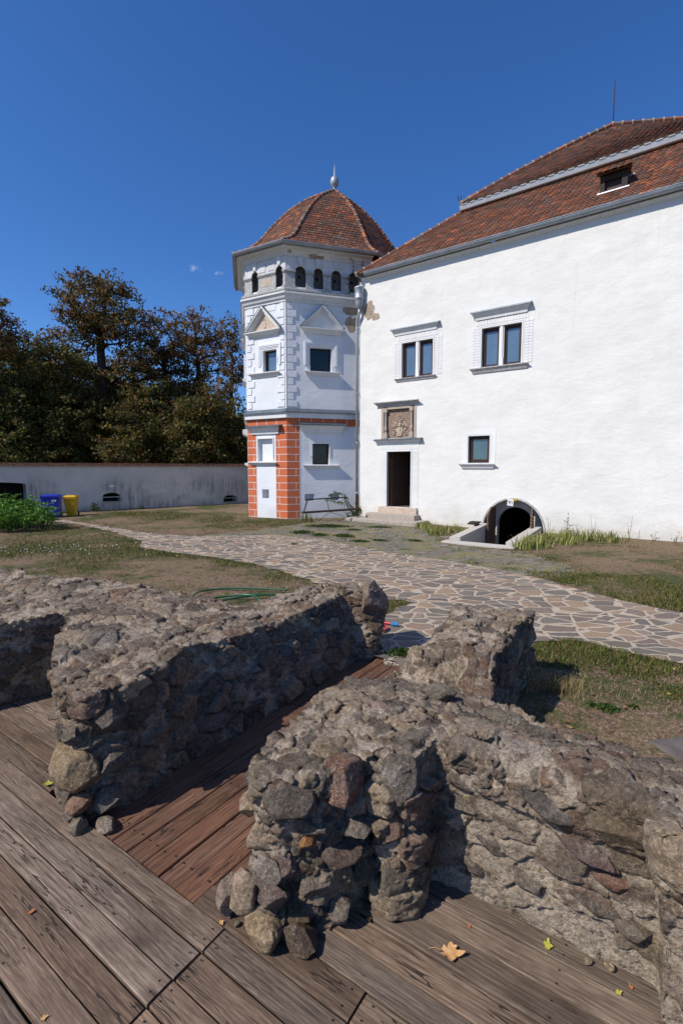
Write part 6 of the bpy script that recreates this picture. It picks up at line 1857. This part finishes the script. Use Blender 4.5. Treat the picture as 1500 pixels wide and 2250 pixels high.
# the big chestnut
YB = 31.0
tree(wx(232, YB), YB, 15.0, [(0, 0, 12.0, 2.8, 2.4, 1.9), (-.7, 0, 12.7, 1.5, 1.5, 1.2), (1.2, 0, 10.6, 2.6, 2.2, 1.4), (-2.0, 0, 9.6, 1.9, 1.7, 1.2), (-1.6, .2, 7.6, 2.6, 2, 1.4), (2.0, 0, 8.4, 1.6, 1.6, 1.3), (0, .5, 5.6, 2.8, 2.2, 1.3)], np.concatenate([RUST, OLIVE[:3]]), 11,
     'tallest rust brown chestnut with a broad domed crown', .32, 560, 32, .19, .50)
YB = 34.0
tree(wx(372, YB), YB, 12.5, [(0, 0, 11.0, 1.7, 1.5, 1.6), (-.9, 0, 9.4, 1.5, 1.4, 1.5), (.8, 0, 9.2, 1.3, 1.3, 1.4), (0, 0, 6.8, 1.7, 1.5, 1.5)], RUST, 12, 'rust brown chestnut standing right of the tallest one', .22, 260, 28, .18, .5)
tree(wx(447, 33), 33, 12.5, [(0, 0, 11.0, 1.4, 1.4, 1.7), (.6, 0, 9.2, 1.3, 1.3, 1.6), (-.7, 0, 9.0, 1.1, 1.2, 1.5), (0, 0, 6.6, 1.5, 1.4, 1.6)], RUST, 13, 'narrower rust brown chestnut beside the slender tree', .2, 240, 28, .18, .5)
tree(wx(516, 32), 32, 12.2, [(0, 0, 10.6, .75, .8, 1.3), (.2, 0, 8.6, .8, .9, 1.4), (-.3, 0, 6.6, .9, .9, 1.4)], RUST, 14, 'slender sparse brown tree right beside the tower', .15, 130, 26, .17, .45, fork=.25)
tree(wx(-25, 27), 27, 11.6, [(0, 0, 10.2, 1.9, 1.8, 1.5), (.9, 0, 8.9, 1.3, 1.5, 1.1), (-1, 0, 8.4, 2, 1.8, 1.4)], RUST, 15, 'dark thin crowned tree at the left edge', .22, 230, 28, .18, .45)
tree(wx(300, 36), 36, 12.0, [(0, 0, 8.6, 2.0, 1.8, 1.8), (.8, 0, 6.0, 2, 1.8, 1.6)], np.concatenate([RUST, OLIVE]), 16, 'brown tree half hidden behind the tallest chestnut', .22, 200, 22, .2, .5)
t1 = tree(wx(130, 29), 29, 9.5, [(0, 0, 7.6, 2.0, 1.8, 1.6), (-1.2, 0, 5.6, 1.8, 1.6, 1.6), (1.2, 0, 5.2, 1.8, 1.6, 1.7), (0, 0, 3.6, 2.2, 1.8, 1.3)], OLIVE, 17, 'olive brown bushy tree left of the tallest chestnut', .2, 380, 40, .2, .5)
t2 = tree(wx(45, 40), 40, 13.0, [(0, 0, 9.8, 3.0, 2.4, 2.0), (2.2, 0, 9.0, 2.2, 2, 1.7), (-2.2, 0, 8.2, 2.4, 2, 2.0), (0, 0, 6.2, 3.4, 2.4, 2.0)], MGREEN * .8, 18, 'rounded green tree in the gap behind the left tree', .3, 420, 46, .26, .62)
t3 = tree(wx(20, 28), 28, 8.0, [(0, 0, 5.6, 2.2, 1.8, 1.6), (-1.0, 0, 3.6, 2.2, 1.8, 1.4), (1.4, 0, 3.4, 1.8, 1.6, 1.3)], np.concatenate([DGREEN, OLIVE]), 19, 'dark green bushy tree above the left end of the wall', .18, 300, 42, .2, .52)
t4 = tree(wx(400, 30), 30, 6.4, [(0, 0, 4.4, 1.8, 1.5, 1.5), (.8, 0, 3.0, 1.6, 1.4, 1.2), (-.9, 0, 3.0, 1.6, 1.4, 1.2)], np.concatenate([DGREEN[:2], OLIVE, RUST[2:4]]), 20, 'low dark green bushy tree under the narrower chestnut', .12, 240, 36, .18, .5)
U = 'undergrowth trees behind the garden wall'
for k, (px, Y, s_, src, lb) in enumerate(((220, 30, 1.1, t4, 'low dark bushy tree below the tallest chestnut'), (300, 29, 1.0, t4, 'low dark bushy tree right of the tallest trunk'), (345, 31.5, 1.35, t4, 'dark bushy tree between the first two chestnuts'), (455, 29.5, 1.15, t4, 'low dark bushy tree below the narrower chestnut'), (505, 30.5, 1.0, t4, 'low dark bushy tree nearest to the tower'),
                                (100, 28, .75, t3, 'dark bushy tree above the yellow bin'), (175, 31, .9, t3, 'dark bushy tree behind the wall stain'), (265, 33, 1.05, t3, 'dark leafy tree deep under the tallest chestnut'), (420, 37, 1.15, t3, 'dark leafy tree deep behind the narrower chestnut'), (520, 38, .5, t2, 'green rounded tree far behind beside the tower'), (365, 42, .55, t2, 'green rounded tree seen between the chestnut trunks'), (470, 44, .5, t2, 'green rounded tree low behind the narrower chestnut'), (-60, 31, 1.1, t3, 'dark bushy tree at the far left edge'), (60, 33, 1.2, t1, 'olive bushy tree over the left part of the wall'), (200, 38, 1.1, t1, 'olive tree behind the tallest chestnut trunk'))):
    copy_tree(src, (wx(px, Y), Y, 0), k * 1.3, s_, lb, U)
# far wood closing the view
rs = np.random.RandomState(5); n = 52000
X = rs.uniform(-48, 26, n); Y = rs.uniform(45, 53, n)
hh = 6.0 + 1.6 * np.sin(X * .25) + 1.0 * np.sin(X * .9 + 1) + rs.normal(size=n) * .5
Z = rs.uniform(0, 1, n) ** .8 * hh
leaves_mesh(np.stack([X, Y, Z], 1), 77, rs.uniform(.3, .6, n), DGREEN[rs.randint(0, 4, n)] * rs.uniform(.6, 1.3, (n, 1)), 'far_wood', None)['kind'] = 'stuff'

# shrub at the left
def shrub(x, y, rx, ry, h, pal, seed, label, n=4200, name='shrub', ls=.09, grp=None, lay=True):
    rs = np.random.RandomState(seed); T = empty(name, (x, y, .02), label, 'shrub', grp)
    mb = MB(); C = []; cols = []
    ns = max(10, int(n / 90))
    for k in range(ns):
        a = rs.uniform(0, 6.283); r_ = rs.uniform(0, 1) ** .6; bx, by = x + rx * r_ * math.cos(a) * .75, y + ry * r_ * math.sin(a) * .75
        hh = h * (1 - .55 * r_ ** 2) * rs.uniform(.75, 1.1)
        tx, ty = bx + math.cos(a) * .3 * rx * .5, by + math.sin(a) * .3 * ry * .5
        pts_ = [(bx + (tx - bx) * f, by + (ty - by) * f, .02 + hh * f) for f in (0, .35, .7, 1)]
        mb.tube(pts_, [.012, .01, .007, .003], 4)
        tone = rs.uniform(.7, 1.3)
        for j in range(int(n / ns / 9)):   # compound leaves
            f = rs.uniform(.25, 1) ; q = Vector((bx + (tx - bx) * f, by + (ty - by) * f, .02 + hh * f)); an = rs.uniform(0, 6.283); dl = Vector((math.cos(an), math.sin(an), rs.uniform(-.2, .55))).normalized(); L = rs.uniform(.18, .38) * (h / 1.1)
            for m in range(9):
                p = q + dl * L * (m + 1) / 9; sd = dl.cross(Vector((0, 0, 1))).normalized() * (.05 * (1 if m % 2 else -1)); p = p + sd; p.z -= .06 * (m / 9) ** 2
                C.append(tuple(p)); cols.append(pal[rs.randint(len(pal))] * tone * (.85 + .3 * rs.rand()))
    mb.build('stem', M['bark'], T, fixn=False)
    C = np.array(C); leaves_mesh(C, seed, rs.uniform(.7, 1.2, len(C)) * ls, np.array(cols), 'foliage', T, aspect=.5, vert=.5)
    return T
BR = np.array([(.06, .15, .016), (.09, .20, .022), (.045, .11, .014), (.13, .24, .035), (.035, .085, .012)])
shrub(-10.55, 15.4, 1.7, 1.3, 1.12, BR * 1.5, 3, 'bright green feathery shrub at the left edge before the bins', 9500)
shrub(-11.0, 15.9, .35, .35, 1.55, BR * 1.1, 4, 'tall leafy shoot rising from the back of the bright shrub', 300, 'leafy_shoot')
q = GF(.75, 0, .45); shrub(q[0], q[1], .22, .18, .5, BR, 5, 'small green seedling bush at the garden wall foot', 260, ls=.08)
q = GF(2.75, 0, .5); shrub(q[0], q[1], .12, .12, .28, BR, 6, 'tiny green sprout further right at the garden wall foot', 90, ls=.06)

# strap leaved clumps, grass, weeds
def blades_obj(name, bases, hs, ws, lean, cols, seed, parent=None, segs=3, mat='blades'):
    rs = np.random.RandomState(seed); n = len(bases); an = rs.uniform(0, 6.283, n); d = np.stack([np.cos(an), np.sin(an)], 1); sd = np.stack([-d[:, 1], d[:, 0]], 1)
    V = []; ln = lean * rs.uniform(.3, 1.3, n)
    for k in range(segs + 1):
        f = k / segs; z = hs * (f - .18 * f ** 2 * (ln / (lean + 1e-6))); w_ = ws * (1 - f ** 1.6) * .5 + .0006
        c = bases + np.concatenate([d * (ln * hs * f ** 2)[:, None], z[:, None]], 1)
        for s_ in (-1, 1): V.append(c + np.concatenate([sd * (w_ * s_)[:, None], np.zeros((n, 1))], 1))
    V = np.stack(V, 1)   # n, 2(segs+1), 3
    m = V.shape[1]; off = np.array(wloc(parent)) if parent is not None else 0
    me = bpy.data.meshes.new(name); P = (V.reshape(-1, 3) - off)
    idx = []
    for k in range(segs): idx.append(np.stack([np.full(n, 2 * k), np.full(n, 2 * k + 1), np.full(n, 2 * k + 3), np.full(n, 2 * k + 2)], 1))
    F_ = (np.stack(idx, 1) + (np.arange(n) * m)[:, None, None]).reshape(-1, 4)
    me.vertices.add(len(P)); me.vertices.foreach_set('co', P.ravel()); nf = len(F_)
    me.loops.add(4 * nf); me.loops.foreach_set('vertex_index', F_.ravel().astype(np.int32))
    me.polygons.add(nf); me.polygons.foreach_set('loop_start', np.arange(nf, dtype=np.int32) * 4); me.polygons.foreach_set('loop_total', np.full(nf, 4, dtype=np.int32))
    me.update(calc_edges=True)
    ca = me.color_attributes.new('col', 'FLOAT_COLOR', 'CORNER')
    cc = np.repeat(cols, segs, axis=0); ca.data.foreach_set('color', np.repeat(np.concatenate([cc, np.ones((nf, 1))], 1), 4, axis=0).astype(np.float32).ravel())
    me.materials.append(M[mat]); me.validate()
    o = bpy.data.objects.new(name, me); COL.objects.link(o)
    if parent is not None: o.parent = parent
    return o
IRIS = np.array([(.20, .23, .055), (.40, .38, .13), (.55, .48, .22), (.13, .18, .04), (.30, .31, .09)])
rs = np.random.RandomState(8)
def iris(t_, o_, r_, n, h, label, k, grp='strap leaved iris clumps by the castle wall'):
    x, y, _ = CF(t_, 0, o_); g0 = float(gh(x, y)) + .01
    T = empty('iris_clump', (x, y, g0), label, 'plant', grp)
    q = rs.normal(size=(n, 2)) * r_ * .5; b = np.concatenate([q + (x, y), np.full((n, 1), g0)], 1)
    blades_obj('foliage', b, rs.uniform(.55, 1.1, n) * h, rs.uniform(.018, .03, n), .55, IRIS[rs.randint(0, 5, n)] * rs.uniform(.8, 1.2, (n, 1)), k, T, 4)
for k, (t_, o_, r_, n, h, lb) in enumerate(((2.3, 1.0, .3, 80, .32, 'pale iris clump nearest to the door steps'), (2.75, 1.35, .32, 100, .36, 'iris clump second from the door steps'), (3.1, 1.85, .3, 90, .36, 'iris clump left of the left cellar side wall'), (3.4, 1.1, .3, 90, .34, 'iris clump behind the left cellar side wall'),
        (6.1, 2.6, .38, 150, .42, 'large yellowish iris clump at the front of the right cellar side wall'), (6.25, 2.0, .36, 140, .42, 'iris clump beside the right cellar side wall'), (6.4, 1.4, .36, 120, .40, 'iris clump halfway along the right cellar side wall'), (6.7, .8, .34, 110, .38, 'iris clump near the arch foot'), (7.2, .75, .32, 100, .38, 'iris clump second right of the arch'), (7.75, .95, .34, 110, .40, 'iris clump at the right end of the row'), (6.9, 1.7, .3, 80, .32, 'low iris clump before the row right of the cellar'), (-2.15, -1.15 + .0, .001, 1, .1, ''))):
    if lb: iris(t_, o_, r_, n, h, lb, 300 + k)
b_ = TR(.95, .02, .75); n = 55
T = empty('iris_clump', (TR(.72, 0, .55)[0], TR(.72, 0, .55)[1], .03), 'small pale iris clump at the left foot of the bench frame', 'plant', 'strap leaved iris clumps by the castle wall')
q = rs.normal(size=(n, 2)) * .16; b = np.concatenate([q + np.array(TR(.60, 0, .6)[:2]), np.full((n, 1), .03)], 1)
blades_obj('foliage', b, rs.uniform(.2, .42, n), rs.uniform(.014, .022, n), .5, IRIS[rs.randint(0, 5, n)], 350, T, 4)
def weed(t_, o_, h, label, seed, F=CF, leaves=26, ls=.05, col=BR * .7, dry=False):
    x, y, _ = F(t_, 0, o_); g0 = float(gh(x, y)); r2 = np.random.RandomState(seed); T = empty('weed', (x, y, g0), label, 'plant', 'weeds along the castle foot'); mb = MB(); C = []
    for k in range(3):
        dx, dy = r2.uniform(-.12, .12, 2); hh = h * (1 - .25 * k); pts_ = [(x + dx * f, y + dy * f, g0 + hh * f) for f in (0, .3, .6, 1)]; mb.tube(pts_, [.006, .005, .004, .002], 4)
        for j in range(leaves): f = r2.uniform(.15, 1); C.append((x + dx * f + r2.normal() * .05, y + dy * f + r2.normal() * .05, g0 + hh * f))
    mb.build('stem', M['bark'], T, fixn=False); C = np.array(C); leaves_mesh(C, seed, r2.uniform(.5, 1.2, len(C)) * ls, col[r2.randint(0, len(col), len(C))], 'foliage', T)
weed(6.55, .35, .75, 'tall leafy weed rising behind the irises right of the arch', 401)
weed(6.1, .3, .6, 'thin dry stalk at the arch foot', 402, leaves=5, ls=.03, col=OLIVE * 1.5)
weed(7.25, .3, .68, 'thin seed stalk against the white wall', 403, leaves=5, ls=.03, col=OLIVE * 1.5)
weed(8.15, .35, .7, 'grey wispy weed right of the iris row', 404, leaves=16, ls=.035, col=OLIVE * 2)
weed(8.7, .3, .3, 'small low weed further along the wall foot', 405, leaves=12, ls=.04)
weed(9.2, .3, .32, 'last small weed along the wall foot', 406, leaves=14, ls=.04)
# creeper by the bench and on the attic ledge
def creeper(name, paths, seed, label, ls, pal, lpm=26, cat='creeper'):
    r2 = np.random.RandomState(seed); T = empty(name, paths[0][0], label, cat); mb = MB(); C = []
    for pt in paths:
        pp = curve_pts(pt, 10); mb.tube(pp, .007, 4)
        for a, b in zip(pp, pp[1:]):
            L = (Vector(b) - Vector(a)).length
            for k in range(max(1, int(L * lpm))):
                f = r2.rand(); C.append([a[i] + (b[i] - a[i]) * f + r2.normal() * .035 for i in range(3)])
    mb.build('stem', M['bark'], T, fixn=False); C = np.array(C); leaves_mesh(C, seed, r2.uniform(.6, 1.2, len(C)) * ls, pal[r2.randint(0, len(pal), len(C))], 'foliage', T, aspect=.8)
creeper('creeper', [[TR(2.55, .05, .35), TR(2.4, .5, .3), TR(2.2, .9, .25), TR(1.85, 1.02, .2), TR(1.55, .9, .2)], [TR(2.6, .05, .35), TR(2.5, .45, .35), TR(2.1, .62, .3), TR(1.6, .72, .3), TR(1.4, .78, .3)], [TR(2.6, 0, .5), TR(2.75, .35, .5), TR(2.6, .6, .45)], [TR(2.3, .05, .4), TR(2.5, .22, .4), TR(2.8, .35, .42), TR(3.0, .2, .45)], [TR(2.2, .05, .4), TR(2.4, .3, .4), TR(2.7, .15, .42)]], 501, 'green creeper climbing over the bench frame beside the downpipe', .085, BR, 60)
creeper('creeper', [[TR(2.35, 9.05, .05), TR(2.45, 9.2, .1), TR(2.75, 9.1, .1), TR(2.7, 8.7, .1)], [TR(2.5, 9.2, .08), TR(2.6, 9.6, .1), TR(2.35, 9.9, .12)], [TR(2.3, 8.9, .08), TR(2.55, 8.8, .1), TR(2.4, 8.5, .1)], [TR(2.75, 9.25, .1), TR(2.9, 9.5, .12), TR(2.95, 9.8, .12)]], 502, 'reddish creeper growing out of the attic ledge above the hopper', .06, np.concatenate([RUST * 1.6, OLIVE]), 34)
# low green mats
def mat_(x, y, rx, ry, n, h, seed, label, grp='green cushions in the old paving', cols=MGREEN, nm='ground_plant'):
    r2 = np.random.RandomState(seed); q = r2.normal(size=(n, 2)) * .42; q = q[np.hypot(q[:, 0], q[:, 1]) < 1.05]; n = len(q); g0 = gh(x + q[:, 0] * rx, y + q[:, 1] * ry)
    C = np.stack([x + q[:, 0] * rx, y + q[:, 1] * ry, g0 + .01 + r2.uniform(0, 1, n) * h * (1 - .6 * np.hypot(q[:, 0], q[:, 1]))], 1)
    o = leaves_mesh(C, seed, r2.uniform(.5, 1.1, n) * .045, cols[r2.randint(0, len(cols), n)] * r2.uniform(.8, 1.25, (n, 1)), nm, None)
    props(o, label, 'plant', grp)
def gpt(px, py):   # a point of the level ground seen at that place in the photo
    v = (1125 - py) / 1070; th_ = math.atan2(98, 1070); rz = -math.sin(th_) + v * math.cos(th_); ry = math.cos(th_) + v * math.sin(th_); t_ = (.02 - CAM_H) / rz
    return ((px - 750) / 1070 * t_, ry * t_)
for k, (px, py, rx, ry, n, h, lb) in enumerate(((664, 1171, .38, .42, 900, .07, 'largest round green cushion in the old paving'), (702, 1176, .34, .30, 600, .06, 'green cushion touching the largest one on its right'), (757, 1177, .36, .30, 650, .06, 'flat green cushion in the middle of the old paving'), (790, 1187, .30, .22, 420, .05, 'green cushion slightly nearer than the middle one'), (776, 1164, .3, .25, 300, .04, 'thin green patch towards the door steps'), (720, 1158, .9, .28, 1800, .10, 'long strip of green plants below the bench frame'), (835, 1158, .5, .2, 500, .05, 'green strip along the lower door step'), (835, 1183, .3, .22, 300, .04, 'small green cushion below the door'), (912, 1180, .3, .25, 260, .04, 'pale green cushion left of the irises'), (646, 1197, .12, .15, 90, .04, 'tiny isolated green tuft on the path edge'), (880, 1440, .16, .13, 420, .06, 'leafy green tuft on the gravel behind the passage'), (1335, 1565, .09, .08, 260, .06, 'round leafy weed in the dry grass on the right'), (1300, 1555, .05, .05, 110, .04, 'smaller leafy weed beside the round one'), (1390, 1560, .05, .05, 90, .04, 'small leafy weed near the right edge'))):
    x, y = gpt(px, py); mat_(x, y, rx, ry, n, h, 600 + k, lb)
# grass
r2 = np.random.RandomState(42); n = 560000
Y = 3.2 + 19 * r2.rand(n) ** 1.6; X = r2.uniform(-.78, .80, n) * (Y + 1.5)
g = greenf(X, Y)
keep = ~inpoly(X, Y, PATH) & ~inpoly(X, Y, DECKPOLY) & ~inpoly(X, Y, [ab(a, b)[:2] for a, b in W1P]) & ~inpoly(X, Y, [ab(a, b)[:2] for a, b in W2P])
tt = (X - CF.p[0]) * CF.d[0] + (Y - CF.p[1]) * CF.d[1]; oo = (X - CF.p[0]) * CF.n[0] + (Y - CF.p[1]) * CF.n[1]
keep &= (oo > .12) & ~((tt > 3.7) & (tt < 5.9) & (oo < 2.85))
tt2 = (X - TR.p[0]) * TR.d[0] + (Y - TR.p[1]) * TR.d[1]; oo2 = (X - TR.p[0]) * TR.n[0] + (Y - TR.p[1]) * TR.n[1]; oo3 = (X - TL.p[0]) * TL.n[0] + (Y - TL.p[1]) * TL.n[1]
keep &= (oo2 > .06) | (oo3 > .06)
og = (X - GF.p[0]) * GF.n[0] + (Y - GF.p[1]) * GF.n[1]; keep &= og > .1
cobm = inpoly(X, Y, COB)
thr = np.where(cobm, .57, .47)
pr = sstep(thr - .08, thr + .22, g)
dry = (r2.rand(n) < .30) & ~cobm
keep &= (r2.rand(n) < pr) | dry
X, Y, g, dry = X[keep], Y[keep], g[keep], dry[keep]; n = len(X)
Gc = np.array((1.22, 1.05, 1.0)) * np.array([(.055, .10, .016), (.08, .13, .022), (.045, .075, .014), (.12, .14, .035), (.20, .18, .06)]); Dc = np.array([(.36, .28, .15), (.26, .19, .11), (.18, .12, .07)])
wet = (g > .5)[:, None] & (r2.rand(n) < .72)[:, None]
cols = np.where(wet, Gc[r2.randint(0, 5, n)], Dc[r2.randint(0, 3, n)]) * r2.uniform(.75, 1.25, (n, 1))
hs = np.where(wet[:, 0], r2.uniform(.025, .065, n) * (1 + .5 * np.clip(g - .6, 0, 1)), r2.uniform(.012, .045, n))
dist = np.hypot(X, Y)
blades_obj('grass', np.stack([X, Y, gh(X, Y) + .004 + .0 * X], 1), hs, r2.uniform(.0025, .005, n) * (1 + dist / 6), .8, cols, 43, None, 2)['kind'] = 'stuff'
# pale seed heads and the dry tuft
x, y = gpt(1232, 1520); n = 260; T = empty('dry_grass_tuft', (x, y, .02), 'straw coloured grass tuft at the edge of the wall shadow on the right', 'plant')
b = np.concatenate([r2.normal(size=(n, 2)) * (.11, .09) + (x, y), np.full((n, 1), .02)], 1); blades_obj('foliage', b, r2.uniform(.06, .2, n), r2.uniform(.0025, .004, n), .5, np.array([(.36, .28, .13)]) * r2.uniform(.6, 1.2, (n, 1)), 9, T)
# white clover heads
P = []
for k in range(90):
    px, py = (r2.uniform(0, 190), r2.normal(1213, 5)) if k % 2 else (r2.uniform(60, 340), r2.uniform(1195, 1225)); x, y = gpt(px, py); P.append((x, y, .07))
leaves_mesh(np.array(P), 12, np.full(90, .035), np.tile(np.array([(.75, .75, .72)]), (90, 1)), 'clover_flowers', None, 'blades', .9)['kind'] = 'stuff'
# litter of fallen leaves on the lawn
n = 520; Y = 3.4 + 12 * r2.rand(n) ** 1.3; X = r2.uniform(-.6, .75, n) * (Y + 1)
k_ = ~inpoly(X, Y, DECKPOLY) & ~inpoly(X, Y, [ab(a, b)[:2] for a, b in W1P]) & ~inpoly(X, Y, [ab(a, b)[:2] for a, b in W2P]) & ((~inpoly(X, Y, PATH)) | (r2.rand(n) < .12)) & (((X - CF.p[0]) * CF.n[0] + (Y - CF.p[1]) * CF.n[1]) > .2) & (gh(X, Y) > -.02)
X, Y = X[k_], Y[k_]; n = len(X)
Lc = np.array([(.34, .17, .05), (.42, .28, .08), (.26, .13, .05)])
leaves_mesh(np.stack([X, Y, gh(X, Y) + .045], 1), 31, r2.uniform(.02, .06, n), Lc[r2.randint(0, 3, n)], 'leaf_litter', None, 'blades', .6, .9)['kind'] = 'stuff'
